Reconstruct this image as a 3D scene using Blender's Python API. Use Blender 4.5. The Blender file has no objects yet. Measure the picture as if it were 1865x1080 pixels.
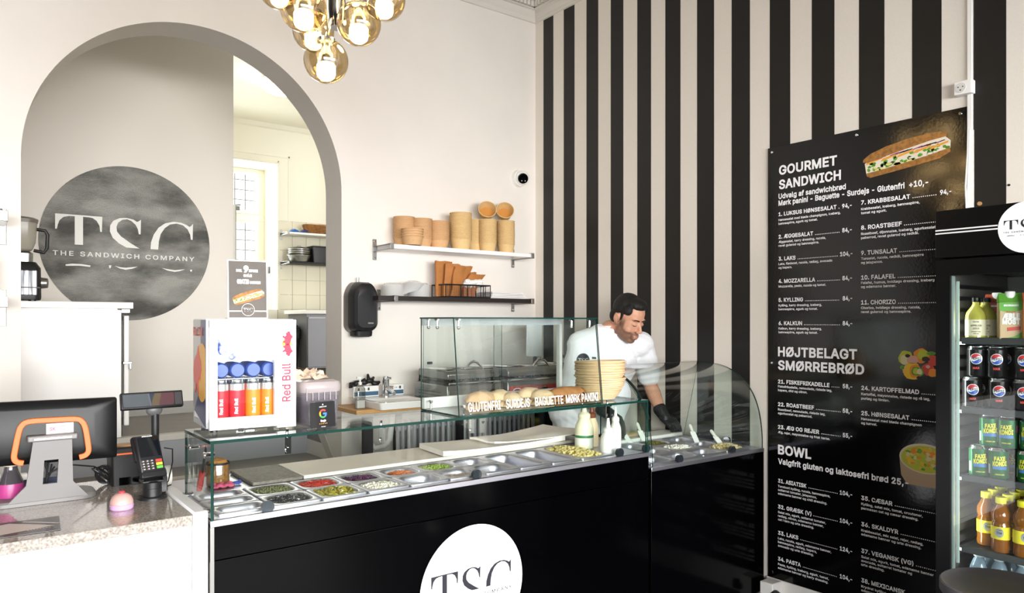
import bpy, bmesh, math, random, os
from mathutils import Vector, Matrix, noise
from mathutils.bvhtree import BVHTree
random.seed(7)
SC = bpy.context.scene
COL = SC.collection
# ------------------------------------------------------------------ camera
CAMH = 1.55
cam_d = bpy.data.cameras.new('camera'); cam = bpy.data.objects.new('camera', cam_d); COL.objects.link(cam)
cam.location = (0, 0, CAMH)
cam.rotation_euler = (math.radians(90), 0, math.radians(-37.26))
cam_d.sensor_width = 36; cam_d.lens = 1337/1865*36; cam_d.shift_y = 45/1865
cam_d.clip_start = 0.02; cam_d.clip_end = 200
SC.camera = cam
# ------------------------------------------------------------------ look
SC.view_settings.view_transform = 'Standard'
SC.view_settings.look = 'None'
SC.view_settings.gamma = 1.0
SC.view_settings.exposure = 0.6
SC.view_settings.use_curve_mapping = False
cy = SC.cycles
cy.use_denoising = True
cy.max_bounces = 10; cy.diffuse_bounces = 5; cy.glossy_bounces = 5; cy.transmission_bounces = 8; cy.transparent_max_bounces = 32
cy.caustics_reflective = False; cy.caustics_refractive = False
cy.sample_clamp_indirect = 6
# ------------------------------------------------------------------ world: bright overcast street sky
w = bpy.data.worlds.new('sky'); SC.world = w; w.use_nodes = True
nt = w.node_tree; nt.nodes.clear()
wo = nt.nodes.new('ShaderNodeOutputWorld'); bg = nt.nodes.new('ShaderNodeBackground')
bg.inputs[0].default_value = (0.86, 0.93, 1.0, 1); bg.inputs[1].default_value = 1.6
nt.links.new(bg.outputs[0], wo.inputs[0])
def area(name, loc, rot, sx, sy, power, col=(1, 1, 1)):
    l = bpy.data.lights.new(name, 'AREA'); l.shape = 'RECTANGLE'; l.size = sx; l.size_y = sy; l.energy = power; l.color = col
    o = bpy.data.objects.new(name, l); COL.objects.link(o); o.location = loc; o.rotation_euler = rot
    o['kind'] = 'helper'
    return o
R90 = math.radians(90)
# daylight through the shop windows (front wall and side wall behind the camera), and the kitchen window
area('street_daylight', (0.3, -6.2, 2.9), (R90, 0, 0), 12.0, 3.8, 2950, (1, .985, .965))
area('side_daylight', (-5.0, 0.2, 1.3), (R90, 0, -R90), 5.0, 3.0, 60, (1, .99, .97))
area('kitchen_daylight', (2.85, 10.25, 3.0), (R90, 0, math.radians(180)), 0.95, 1.6, 75, (1, .98, .94))

# ------------------------------------------------------------------ helpers
F_ = (0.60543, 0.79590); R_ = (0.79590, -0.60543)
def ray(u, v):
    a = (u-932.5)/1337.0
    return Vector((F_[0]+R_[0]*a, F_[1]+R_[1]*a, (585-v)/1337.0))
def onX(u, v, X): q = ray(u, v); t = X/q.x; return Vector((X, q.y*t, CAMH+q.z*t))
def onY(u, v, Y): q = ray(u, v); t = Y/q.y; return Vector((q.x*t, Y, CAMH+q.z*t))
def onZ(u, v, Z): q = ray(u, v); t = (Z-CAMH)/q.z; return Vector((q.x*t, q.y*t, Z))
def onT(u, v, t): q = ray(u, v); return Vector((q.x*t, q.y*t, CAMH+q.z*t))

def lin(c):
    c = c/255.0
    return c/12.92 if c <= 0.04045 else ((c+0.055)/1.055)**2.4
def hexc(h):
    return (lin(int(h[0:2], 16)), lin(int(h[2:4], 16)), lin(int(h[4:6], 16)), 1)
MATS = {}
def mat(name, col='808080', rough=.5, metal=0., spec=.5, coat=0., trans=0., emit=None, es=0., var=None, bump=None, ior=1.45, col2=None, stretch=(1, 1, 1), alpha=1., sheen=0., sss=0.):
    if name in MATS: return MATS[name]
    m = bpy.data.materials.new(name); m.use_nodes = True; MATS[name] = m
    nt = m.node_tree; b = nt.nodes['Principled BSDF']
    c = hexc(col)
    b.inputs['Base Color'].default_value = c
    b.inputs['Roughness'].default_value = rough
    b.inputs['Metallic'].default_value = metal
    b.inputs['Specular IOR Level'].default_value = spec
    b.inputs['Coat Weight'].default_value = coat
    b.inputs['Coat Roughness'].default_value = .04
    b.inputs['Transmission Weight'].default_value = trans
    b.inputs['IOR'].default_value = ior
    b.inputs['Alpha'].default_value = alpha
    b.inputs['Sheen Weight'].default_value = sheen
    if sss:
        b.inputs['Subsurface Weight'].default_value = sss
        b.inputs['Subsurface Radius'].default_value = (.012, .005, .003)
        b.inputs['Subsurface Scale'].default_value = .5
    if emit:
        b.inputs['Emission Color'].default_value = hexc(emit); b.inputs['Emission Strength'].default_value = es
    if var or bump:
        tc = nt.nodes.new('ShaderNodeTexCoord'); mp = nt.nodes.new('ShaderNodeMapping')
        mp.inputs['Scale'].default_value = stretch
        nt.links.new(tc.outputs['Object'], mp.inputs[0])
    if var:
        n = nt.nodes.new('ShaderNodeTexNoise'); n.inputs['Scale'].default_value = var[0]; n.inputs['Detail'].default_value = 6
        r = nt.nodes.new('ShaderNodeValToRGB')
        k = var[1]
        c2 = hexc(col2) if col2 else tuple(x*(1-k) for x in c[:3])+(1,)
        r.color_ramp.elements[0].color = c2; r.color_ramp.elements[1].color = c
        lo, hi = (var[2], var[3]) if len(var) > 2 else (.35, .65)
        r.color_ramp.elements[0].position = lo; r.color_ramp.elements[1].position = hi
        nt.links.new(mp.outputs[0], n.inputs['Vector']); nt.links.new(n.outputs['Fac'], r.inputs[0]); nt.links.new(r.outputs[0], b.inputs['Base Color'])
    if bump:
        n2 = nt.nodes.new('ShaderNodeTexNoise'); n2.inputs['Scale'].default_value = bump[0]; n2.inputs['Detail'].default_value = 5
        bp = nt.nodes.new('ShaderNodeBump'); bp.inputs['Strength'].default_value = bump[1]; bp.inputs['Distance'].default_value = bump[2] if len(bump) > 2 else .01
        nt.links.new(mp.outputs[0], n2.inputs['Vector']); nt.links.new(n2.outputs['Fac'], bp.inputs['Height']); nt.links.new(bp.outputs[0], b.inputs['Normal'])
    return m
def clear_mat(name, tint='F4FAF8', ior=1.5, rough=0.0, extra=0.0):
    """thin clear pane or film: sees through, reflects by Fresnel"""
    if name in MATS: return MATS[name]
    m = bpy.data.materials.new(name); m.use_nodes = True; MATS[name] = m
    nt = m.node_tree; nt.nodes.clear()
    o = nt.nodes.new('ShaderNodeOutputMaterial'); mx = nt.nodes.new('ShaderNodeMixShader')
    t = nt.nodes.new('ShaderNodeBsdfTransparent'); t.inputs[0].default_value = hexc(tint)
    g = nt.nodes.new('ShaderNodeBsdfGlossy'); g.inputs['Roughness'].default_value = rough
    ge = nt.nodes.new('ShaderNodeNewGeometry'); dt = nt.nodes.new('ShaderNodeVectorMath'); dt.operation = 'DOT_PRODUCT'
    nt.links.new(ge.outputs['Incoming'], dt.inputs[0]); nt.links.new(ge.outputs['Normal'], dt.inputs[1])
    def M_(op, a, b_):
        n = nt.nodes.new('ShaderNodeMath'); n.operation = op
        for i, x in enumerate((a, b_)):
            if x is None: continue
            if isinstance(x, (int, float)): n.inputs[i].default_value = x
            else: nt.links.new(x, n.inputs[i])
        return n.outputs[0]
    f0 = ((ior-1)/(ior+1))**2
    c_ = M_('ABSOLUTE', dt.outputs['Value'], None); k_ = M_('POWER', M_('SUBTRACT', 1.0, c_), 5.0)
    fr = M_('MINIMUM', M_('ADD', M_('MULTIPLY', k_, 1-f0), f0+extra), 1.0)   # Schlick reflectance, same from both sides
    nt.links.new(fr, mx.inputs[0])
    nt.links.new(t.outputs[0], mx.inputs[1]); nt.links.new(g.outputs[0], mx.inputs[2]); nt.links.new(mx.outputs[0], o.inputs[0])
    return m

class B:
    """collects geometry for ONE mesh object"""
    def __init__(s): s.v = []; s.f = []; s.mi = []
    def add(s, vs, fs, mi=0):
        n = len(s.v); s.v += [tuple(p) for p in vs]
        for f in fs: s.f.append([i+n for i in f]); s.mi.append(mi)
        return s
    def box(s, x0, x1, y0, y1, z0, z1, mi=0):
        vs = [(x, y, z) for z in (z0, z1) for y in (y0, y1) for x in (x0, x1)]
        s.add(vs, [(0, 2, 3, 1), (4, 5, 7, 6), (0, 1, 5, 4), (2, 6, 7, 3), (0, 4, 6, 2), (1, 3, 7, 5)], mi); return s
    def obox(s, c, ax, ay, az, mi=0):
        c = Vector(c); ax = Vector(ax); ay = Vector(ay); az = Vector(az)
        vs = [c+ax*i+ay*j+az*k for k in (-1, 1) for j in (-1, 1) for i in (-1, 1)]
        s.add(vs, [(0, 2, 3, 1), (4, 5, 7, 6), (0, 1, 5, 4), (2, 6, 7, 3), (0, 4, 6, 2), (1, 3, 7, 5)], mi); return s
    def tube(s, pts, r, n=10, mi=0, cap=True):
        pts = [Vector(p) for p in pts]; m = len(pts)
        rr = r if isinstance(r, (list, tuple)) else [r]*m
        rings = []; ref = None
        for i, p in enumerate(pts):
            d = (pts[min(i+1, m-1)]-pts[max(i-1, 0)])
            if d.length < 1e-9: d = Vector((0, 0, 1))
            d.normalize()
            if ref is None:
                ref = Vector((0, 0, 1)) if abs(d.z) < .9 else Vector((1, 0, 0))
            a = (ref-d*ref.dot(d))
            if a.length < 1e-6: a = d.orthogonal()
            a.normalize(); ref = a; b = d.cross(a)
            rings.append([p+(a*math.cos(2*math.pi*k/n)+b*math.sin(2*math.pi*k/n))*rr[i] for k in range(n)])
        vs = [q for rg in rings for q in rg]; fs = []
        for i in range(m-1):
            for k in range(n):
                k2 = (k+1) % n; fs.append((i*n+k, i*n+k2, (i+1)*n+k2, (i+1)*n+k))
        if cap: fs.append(tuple(range(n-1, -1, -1))); fs.append(tuple((m-1)*n+k for k in range(n)))
        s.add(vs, fs, mi); return s
    def lathe(s, prof, c=(0, 0, 0), n=24, mi=0, sx=1, sy=1, cap0=False, cap1=False):
        vs = []; fs = []
        for r, z in prof:
            for k in range(n):
                a = 2*math.pi*k/n; vs.append((c[0]+r*sx*math.cos(a), c[1]+r*sy*math.sin(a), c[2]+z))
        for i in range(len(prof)-1):
            for k in range(n):
                k2 = (k+1) % n; fs.append((i*n+k, i*n+k2, (i+1)*n+k2, (i+1)*n+k))
        if cap0: fs.append(tuple(range(n-1, -1, -1)))
        if cap1: fs.append(tuple((len(prof)-1)*n+k for k in range(n)))
        s.add(vs, fs, mi); return s
    def ell(s, c, r, n=14, m=8, rot=None, mi=0):
        vs = []; fs = []; c = Vector(c)
        for i in range(m+1):
            ph = math.pi*i/m
            for k in range(n):
                a = 2*math.pi*k/n
                p = Vector((r[0]*math.sin(ph)*math.cos(a), r[1]*math.sin(ph)*math.sin(a), -r[2]*math.cos(ph)))
                vs.append(c+(rot @ p if rot else p))
        for i in range(m):
            for k in range(n):
                k2 = (k+1) % n
                if i == 0: fs.append((k, (i+1)*n+k2, (i+1)*n+k))
                elif i == m-1: fs.append((i*n+k, i*n+k2, (i+1)*n+k))
                else: fs.append((i*n+k, i*n+k2, (i+1)*n+k2, (i+1)*n+k))
        s.add(vs, fs, mi); return s
    def prism(s, poly, o, ux, uy, d, mi=0, front_only=False):
        """poly in 2D placed at o with axes ux,uy; extruded by vector d"""
        o = Vector(o); ux = Vector(ux); uy = Vector(uy); d = Vector(d); n = len(poly)
        a = [o+ux*p[0]+uy*p[1] for p in poly]
        if front_only: s.add(a, [tuple(range(n))], mi); return s
        b = [p+d for p in a]
        s.add(a+b, [tuple(range(n-1, -1, -1)), tuple(range(n, 2*n))]+[(i, (i+1) % n, n+(i+1) % n, n+i) for i in range(n)], mi); return s
    def loops(s, lps, mi=0, cap0=False, cap1=False, closed=True):
        n = len(lps[0]); vs = [p for l in lps for p in l]; fs = []
        for i in range(len(lps)-1):
            for k in range(n if closed else n-1):
                k2 = (k+1) % n; fs.append((i*n+k, i*n+k2, (i+1)*n+k2, (i+1)*n+k))
        if cap0: fs.append(tuple(range(n-1, -1, -1)))
        if cap1: fs.append(tuple((len(lps)-1)*n+k for k in range(n)))
        s.add(vs, fs, mi); return s
def disc2(r, n=40, cx=0, cy_=0): return [(cx+r*math.cos(2*math.pi*k/n), cy_+r*math.sin(2*math.pi*k/n)) for k in range(n)]
def rrect(w, d, r, cx=0, cy_=0, n=5):
    out = []
    for (sx, sy, a0) in ((1, 1, 0), (-1, 1, 90), (-1, -1, 180), (1, -1, 270)):
        for k in range(n+1):
            a = math.radians(a0+90*k/n); out.append((cx+sx*(w/2-r)+r*math.cos(a), cy_+sy*(d/2-r)+r*math.sin(a)))
    return out

LOCAL = {}
def thing(name, label, cat, loc=(0, 0, 0), rz=0, group=None, local=False):
    o = bpy.data.objects.new(name, None); COL.objects.link(o); o.empty_display_size = .05
    o.location = loc; o.rotation_euler = (0, 0, rz); o['label'] = label; o['category'] = cat
    if group: o['group'] = group
    LOCAL[o.name] = local
    return o
def tag(o, label, cat, group=None, kind=None):
    o['label'] = label; o['category'] = cat
    if group: o['group'] = group
    if kind: o['kind'] = kind
    return o
def obj(name, b, m, parent=None, smooth=True, bev=0, ang=35, label=None, kind=None, inv=None):
    me = bpy.data.meshes.new(name); me.from_pydata(b.v, [], b.f); me.validate(); me.update()
    ms = m if isinstance(m, (list, tuple)) else [m]
    for x in ms: me.materials.append(x)
    if len(ms) > 1 and len(me.polygons) == len(b.mi): me.polygons.foreach_set('material_index', b.mi)
    bm = bmesh.new(); bm.from_mesh(me); bmesh.ops.recalc_face_normals(bm, faces=bm.faces); bm.to_mesh(me); bm.free()
    if smooth:
        me.polygons.foreach_set('use_smooth', [True]*len(me.polygons)); me.set_sharp_from_angle(angle=math.radians(ang))
    o = bpy.data.objects.new(name, me); COL.objects.link(o)
    if bev:
        md = o.modifiers.new('bevel', 'BEVEL'); md.width = bev; md.segments = 2; md.limit_method = 'ANGLE'; md.angle_limit = math.radians(40)
    if parent:
        o.parent = parent
        if not LOCAL.get(parent.name, False) if inv is None else inv:
            pl = parent
            M = Matrix.Translation(pl.location)
            if pl.rotation_euler.z: M = M @ Matrix.Rotation(pl.rotation_euler.z, 4, 'Z')
            if pl.type != 'EMPTY': M = Matrix.Identity(4)
            o.matrix_parent_inverse = M.inverted()
        else: LOCAL[o.name] = True
    if label: o['label'] = label
    if kind: o['kind'] = kind
    return o
def struct(name, b, m, parent=None, **k):
    o = obj(name, b, m, parent, **k)
    if not parent: o['kind'] = 'structure'
    return o
def kids(o, _m={}):
    return [c for c in o.children]
def dup(root, loc, rz=None, label=None, group=None):
    r = root.copy(); COL.objects.link(r); r.location = loc
    if rz is not None: r.rotation_euler = (0, 0, rz)
    if label: r['label'] = label
    if group: r['group'] = group
    for ch in CH.get(root.name, []):
        c = ch.copy(); COL.objects.link(c); c.parent = r
        for g in CH.get(ch.name, []):
            d = g.copy(); COL.objects.link(d); d.parent = c
    return r
CH = {}
def reg(o):
    """remember the children of a finished prototype so that dup() need not search"""
    CH[o.name] = [c for c in COL.objects if c.parent == o]
    for c in CH[o.name]: CH[c.name] = [g for g in COL.objects if g.parent == c]
    return o
_fc = {}
_font = None
try: _font = bpy.data.fonts.load(os.path.join(bpy.utils.resource_path('LOCAL'), 'datafiles', 'fonts', 'Inter.woff2'))   # ships inside Blender; falls back to the built-in face
except Exception: _font = None
from mathutils.geometry import interpolate_bezier
_glyph = {}
def fill_nonzero(polys):
    """trapezoids covering the non-zero winding area of a set of closed contours (overlapping strokes stay solid)"""
    key = tuple(tuple((round(x*2000), round(y*2000)) for x, y in P) for P in polys)
    if key in _glyph: return _glyph[key]
    E = []
    for P in polys:
        for i in range(len(P)):
            a, b_ = P[i-1], P[i]
            if abs(a[1]-b_[1]) > 1e-6: E.append((a, b_, 1) if a[1] < b_[1] else (b_, a, -1))
    ys = {round(p[1], 5) for P in polys for p in P}
    X = lambda e, y: e[0][0]+(e[1][0]-e[0][0])*(y-e[0][1])/(e[1][1]-e[0][1])
    for i in range(len(E)):
        for j in range(i):
            lo = max(E[i][0][1], E[j][0][1]); hi = min(E[i][1][1], E[j][1][1])
            if hi-lo < 1e-4: continue
            d0 = X(E[i], lo)-X(E[j], lo); d1 = X(E[i], hi)-X(E[j], hi)
            if d0*d1 < -1e-10: ys.add(round(lo+(hi-lo)*d0/(d0-d1), 5))
    ys = sorted(ys); out = []
    for y0, y1 in zip(ys, ys[1:]):
        if y1-y0 < 2e-5: continue
        ym = (y0+y1)/2; act = sorted(((X(e, ym), e) for e in E if e[0][1] < ym < e[1][1]), key=lambda t: t[0])
        w_ = 0; st_ = None
        for x, e in act:
            if w_ == 0: st_ = e
            w_ += e[2]
            if w_ == 0: out.append(((X(st_, y0), y0), (X(e, y0), y0), (X(e, y1), y1), (X(st_, y1), y1)))
    _glyph[key] = out; return out
def text2d(body, bold=0.0, res=2, spacing=1.0):
    key = (body, bold, res, spacing)
    if key in _fc: return _fc[key]
    c = bpy.data.curves.new('lettering', 'FONT'); c.body = body; c.space_character = spacing
    if _font: c.font = _font
    o = bpy.data.objects.new('lettering', c)
    cu = o.to_curve(bpy.context.evaluated_depsgraph_get())
    polys = []
    for s in cu.splines:
        pts = []; bp = s.bezier_points; n = len(bp)
        if s.type == 'BEZIER':
            for i in range(n):
                p, q = bp[i], bp[(i+1) % n]; d1 = q.co-p.co
                if d1.length < 1e-6: continue
                if abs(d1.cross(p.handle_right-p.co).z) < 1e-5 and abs(d1.cross(q.handle_left-q.co).z) < 1e-5: pts.append((p.co.x, p.co.y))
                else: pts += [(v.x, v.y) for v in interpolate_bezier(p.co, p.handle_right, q.handle_left, q.co, res+2)[:-1]]
        else: pts = [(p.co.x, p.co.y) for p in s.points]
        if len(pts) > 2: polys.append(pts)
    o.to_curve_clear(); bpy.data.objects.remove(o); bpy.data.curves.remove(c)
    ar = lambda P: sum(P[i-1][0]*P[i][1]-P[i][0]*P[i-1][1] for i in range(len(P)))/2
    if sum(ar(P) for P in polys) < 0: polys = [P[::-1] for P in polys]
    if bold > 0:   # heavier weight: every contour moved outwards
        NP = []
        for P in polys:
            Q = []; n = len(P)
            for i in range(n):
                a, p, b_ = P[i-1], P[i], P[(i+1) % n]
                u = Vector((p[0]-a[0], p[1]-a[1])); v = Vector((b_[0]-p[0], b_[1]-p[1]))
                if u.length < 1e-6 or v.length < 1e-6: Q.append(p); continue
                u.normalize(); v.normalize(); m = Vector((u.y+v.y, -u.x-v.x))
                if m.length < 1e-3: Q.append(p); continue
                m.normalize(); k = bold/max(.5, m.dot(Vector((u.y, -u.x)))); Q.append((p[0]+m.x*k, p[1]+m.y*k))
            NP.append(Q)
        polys = NP
    groups = []
    for P in sorted(polys, key=lambda P: min(p[0] for p in P)):
        x0, x1 = min(p[0] for p in P), max(p[0] for p in P)
        if groups and x0 < groups[-1][1]: groups[-1][0].append(P); groups[-1][1] = max(groups[-1][1], x1)
        else: groups.append([[P], x1])
    vs = []; fs = []
    for G, _ in groups:
        ox = min(p[0] for P in G for p in P)
        for q in fill_nonzero([[(x-ox, y) for x, y in P] for P in G]):
            n = len(vs); vs += [(x+ox, y, 0) for x, y in q]; fs.append((n, n+1, n+2, n+3))
    _fc[key] = (vs, fs); return vs, fs
CAP = max(p[1] for p in text2d('H')[0])
def letter(b, body, p0, ux, uy, cap, width=None, bold=0.0, align='L', mi=0, res=2, spacing=1.0, xs=1.0):
    vs, fs = text2d(body, bold, res, spacing*(1+bold*1.4))
    if not vs: return
    s = cap/CAP; x0 = min(p[0] for p in vs); x1 = max(p[0] for p in vs)
    k = s*xs if width is None else width/(x1-x0)
    off = {'L': x0, 'C': (x0+x1)/2, 'R': x1}[align]
    ux = Vector(ux); uy = Vector(uy); p0 = Vector(p0)
    nn = ux.cross(uy).normalized()
    b.add([p0+ux*((p[0]-off)*k)+uy*(p[1]*s)+nn*p[2] for p in vs], fs, mi)
ORD = ['first', 'second', 'third', 'fourth', 'fifth', 'sixth', 'seventh', 'eighth', 'ninth', 'tenth', 'eleventh', 'twelfth', 'thirteenth', 'fourteenth', 'fifteenth', 'sixteenth', 'seventeenth', 'eighteenth', 'nineteenth', 'twentieth', 'twenty-first', 'twenty-second', 'twenty-third', 'twenty-fourth', 'twenty-fifth', 'twenty-sixth', 'twenty-seventh', 'twenty-eighth', 'twenty-ninth', 'thirtieth']
def remeshed(b, name, vox, smooth_it=2):
    me = bpy.data.meshes.new(name); me.from_pydata(b.v, [], b.f)
    bm = bmesh.new(); bm.from_mesh(me); bmesh.ops.recalc_face_normals(bm, faces=bm.faces); bm.to_mesh(me); bm.free()
    o = bpy.data.objects.new(name, me); COL.objects.link(o)
    md = o.modifiers.new('r', 'REMESH'); md.mode = 'VOXEL'; md.voxel_size = vox
    ms = o.modifiers.new('s', 'SMOOTH'); ms.factor = .6; ms.iterations = smooth_it
    dg = bpy.context.evaluated_depsgraph_get(); dg.update()
    ev = o.evaluated_get(dg); m2 = bpy.data.meshes.new_from_object(ev)
    bpy.data.objects.remove(o); bpy.data.meshes.remove(me)
    m2.name = name
    m2.polygons.foreach_set('use_smooth', [True]*len(m2.polygons))
    return m2
def meshobj(name, me, m, parent=None, label=None):
    me.materials.clear()
    for x in (m if isinstance(m, (list, tuple)) else [m]): me.materials.append(x)
    o = bpy.data.objects.new(name, me); COL.objects.link(o)
    if parent:
        o.parent = parent
        o.matrix_parent_inverse = Matrix.Translation(parent.location).inverted()
    if label: o['label'] = label
    return o
# ------------------------------------------------------------------ shared materials
M_wall = mat('wall_paint', 'E9E3DC', .7, var=(3, .03), bump=(180, .06, .002))
M_wallK = mat('kitchen_wall_paint', 'F3F0E4', .7, bump=(60, .05, .002))
M_ceil = mat('ceiling_paint', 'DDD8D0', .8)
M_floor = mat('floor_tiles', '322F2D', .45, var=(6, .2), bump=(30, .05))
M_white = mat('white_laminate', 'F3F1EF', .3)
M_whitem = mat('white_satin', 'F0EEEA', .45)
M_black = mat('black_gloss', '020203', .12, spec=.14)
M_blackm = mat('black_matt', '121214', .55)
M_rubber = mat('black_plastic', '1A1A1C', .42)
M_steel = mat('brushed_steel', 'CBCAD4', .38, 1., bump=(240, .03, .001), stretch=(1, 12, 1))
M_steeld = mat('dull_steel', '9C9B98', .34, 1.)
M_chrome = mat('chrome', 'E6E6E6', .08, 1.)
M_glass = clear_mat('clear_glass', 'FAFDFC')
M_edge = mat('glass_edge', '12352E', .15)
M_film = clear_mat('clear_plastic', 'EEF0F0', extra=.06)
M_print = mat('white_print', 'ECECEC', .5)
M_wood = mat('oak_wood', 'C79A62', .45, var=(14, .25), stretch=(1, 8, 8))
M_grey = mat('grey_paint', 'A09C98', .45)
M_stripe = mat('black_wall_paint', '141312', .45, var=(90, .12), bump=(220, .1, .002))
M_cream = mat('cream_wall_paint', 'E9E2D8', .6, var=(120, .03), bump=(220, .12, .002))

WX = 3.61; WY = 4.444; WT = .25; CEIL = 4.25
LZ = .838   # landing and kitchen floor
# ------------------------------------------------------------------ floor, ceiling
struct('floor', B().box(-3, 4.7, -2.7, 5.3, -.1, 0), M_floor, smooth=False)
struct('ceiling', B().box(-3.1, WX+.2, -2.8, WY, CEIL, CEIL+.1), M_ceil, smooth=False)
# ------------------------------------------------------------------ arch wall
AX, AR, AS = 1.133, .863, 2.383
b = B()
xs = [AX-AR+2*AR*i/64 for i in range(65)]
def archz(x): return AS+math.sqrt(max(0, AR*AR-(x-AX)**2))
# use angle samples for a smooth curve
pts = [(AX-AR*math.cos(math.pi*i/64), AS+AR*math.sin(math.pi*i/64)) for i in range(65)]
for y in (WY, WY+WT):
    b.add([(-3, y, 0), (AX-AR, y, 0), (AX-AR, y, CEIL), (-3, y, CEIL)], [(0, 1, 2, 3)])
    b.add([(AX+AR, y, 0), (WX, y, 0), (WX, y, CEIL), (AX+AR, y, CEIL)], [(0, 1, 2, 3)])
    for i in range(64):
        (xa, za), (xb, zb) = pts[i], pts[i+1]
        b.add([(xa, y, za), (xb, y, zb), (xb, y, CEIL), (xa, y, CEIL)], [(0, 1, 2, 3)])
out = [(AX-AR, 0)]+pts+[(AX+AR, 0)]
b.add([(x, y, z) for y in (WY, WY+WT) for x, z in out], [(i, i+1, i+1+len(out), i+len(out)) for i in range(len(out)-1)])
b.add([(-3, WY, CEIL), (WX, WY, CEIL), (WX, WY+WT, CEIL), (-3, WY+WT, CEIL)], [(0, 1, 2, 3)])
struct('wall_back', b, M_wall, ang=30)
# ------------------------------------------------------------------ striped wall (painted stripes)
b = B()
b.box(WX, WX+.2, -2.7, WY+WT, 0, CEIL)
wr = struct('wall_right', b, M_cream, smooth=False)
st = [(4.345, 4.229), (4.109, 3.991), (3.863, 3.743), (3.619, 3.5), (3.372, 3.252), (3.131, 3.009), (2.88, 2.755), (2.63, 2.507), (2.379, 2.254), (2.128, 2.003), (1.874, 1.748), (1.618, 1.488), (1.355, 1.228)]
y = 1.228
while y > -2.3:
    st.append((y-.126, y-.252)); y -= .252
for y0, y1 in st:
    obj('stripe', B().box(WX-.0012, WX, y1, y0, .16, 3.863), M_stripe, wr, smooth=False)
# other walls: left and front of the shop with big windows behind the viewer
b = B()
b.box(-3.15, -3, -2.7, -1.4, 0, CEIL); b.box(-3.15, -3, .9, WY, 0, CEIL); b.box(-3.15, -3, -1.4, .9, 0, .8); b.box(-3.15, -3, -1.4, .9, 2.5, CEIL)
M_char = mat('charcoal_wall_paint', '3C3A3A', .8)
struct('wall_left', b, M_char, smooth=False)
b = B()
b.box(-3, -2.7, -2.8, -2.7, 0, CEIL); b.box(3.4, WX, -2.8, -2.7, 0, CEIL); b.box(-2.7, 3.4, -2.8, -2.7, 0, .66); b.box(-2.7, 3.4, -2.8, -2.7, 2.52, CEIL)
struct('wall_front', b, M_char, smooth=False)
b = B()
for x in (-2.7, -.7, 1.35, 3.34): b.box(x, x+.06, -2.79, -2.72, .66, 2.52)
for z in (.66, 2.46): b.box(-2.7, 3.4, -2.788, -2.722, z, z+.06)
wf = struct('window_1', b, M_whitem, smooth=False)
# ------------------------------------------------------------------ cornices
def cornice(name, p0, p1, inw):
    p0 = Vector(p0); p1 = Vector(p1); inw = Vector(inw)
    prof = [(0, 3.865), (.012, 3.868), (.012, 3.90), (.03, 3.925), (.03, 3.95), (.05, 3.955), (.05, 3.962), (.035, 3.962), (.035, 4.005), (.075, 4.008), (.085, 4.03), (.09, 4.06), (.13, 4.12), (.19, 4.17), (.21, 4.18), (.21, 4.21), (.24, CEIL), (0, CEIL)]
    lps = []
    for p, s in ((p0, 0), (p1, 1)):
        lps.append([(p+inw*d).to_tuple()[:2]+(z,) for d, z in prof])
    b = B().loops([[Vector(q) for q in l] for l in lps])
    c = struct(name, b, M_ceil, ang=20)
    d = B(); L = (p1-p0).length; dr = (p1-p0).normalized(); n = int(L/.036)
    for i in range(n):
        q = p0+dr*(.012+i*.036)
        m = q+inw*.045
        d.obox((m.x, m.y, 3.985), dr*.013, inw*.022, (0, 0, .019))
    obj('dentil_band', d, M_ceil, c, smooth=False, kind='stuff')
cornice('trim_1', (-3, WY, 0), (WX, WY, 0), (0, -1, 0))
cornice('trim_2', (WX, WY, 0), (WX, -2.7, 0), (-1, 0, 0))
b = B().box(WX-.018, WX, -2.6, 2.39, 0, .135)
struct('baseboard_right', b, M_whitem, smooth=False, bev=.003)
# ------------------------------------------------------------------ landing, steps, room behind the arch
M_step = mat('grey_step_paint', '8E8A86', .5, var=(8, .08))
M_riser = mat('pale_riser_paint', 'A9AAB0', .5)
M_nose = mat('white_step_nosing', 'C9C4BC', .4)
stairs = thing('staircase', 'grey painted stair with pale nosings leading up through the arch', 'stairs', (AX, 4.4, 0))
lv = [(.205, 4.00), (.41, 4.33), (.62, 4.66), (.838, 5.00)]
for i, (z, y) in enumerate(lv):
    zb = 0 if i == 0 else lv[i-1][0]
    yb = lv[i+1][1] if i < 3 else 5.3
    x0, x1 = (AX-AR+.005, AX+AR-.005) if y < 4.69 else (-.8, 1.995)
    if i < 3: obj('tread', B().box(x0, x1, y+.005, yb+.02, z-.03, z), M_step, stairs, smooth=False)
    obj('riser', B().box(x0, x1, y+.02, y+.04, zb, z-.03), M_riser, stairs, smooth=False)
    obj('nosing', B().box(x0, x1, y-.02, y+.045, z-.04, z+.004), M_nose, stairs, bev=.006)
obj('stringer', B().prism([(3.86, 0), (3.72, 0), (4.60, .68), (4.83, .90), (4.83, .78)], (AX+AR-.004, 0, 0), (0, 1, 0), (0, 0, 1), (.02, 0, 0)), M_nose, stairs, smooth=False)
struct('floor_landing', B().box(-.8, 4.6, 5.04, 10.3, LZ-.12, LZ).box(1.999, 4.6, WY+WT+.002, 5.04, LZ-.12, LZ), M_step, smooth=False)
struct('wall_stair_side', B().box(1.999, 2.06, WY+WT+.002, 5.038, 0, LZ-.12), M_wall, smooth=False)
wm = struct('wall_middle', B().box(-.8, 1.805, 6.1, 6.22, LZ, 4.35), mat('hall_wall_paint', 'E6E0D8', .7, bump=(90, .05, .002)), smooth=False)
struct('baseboard_middle', B().box(-.8, 1.80, 6.08, 6.1, LZ, LZ+.09), M_grey, smooth=False)
struct('wall_side_passage', B().box(1.685, 1.805, 6.22, 9.5, LZ, 4.35), M_wallK, smooth=False)
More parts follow.
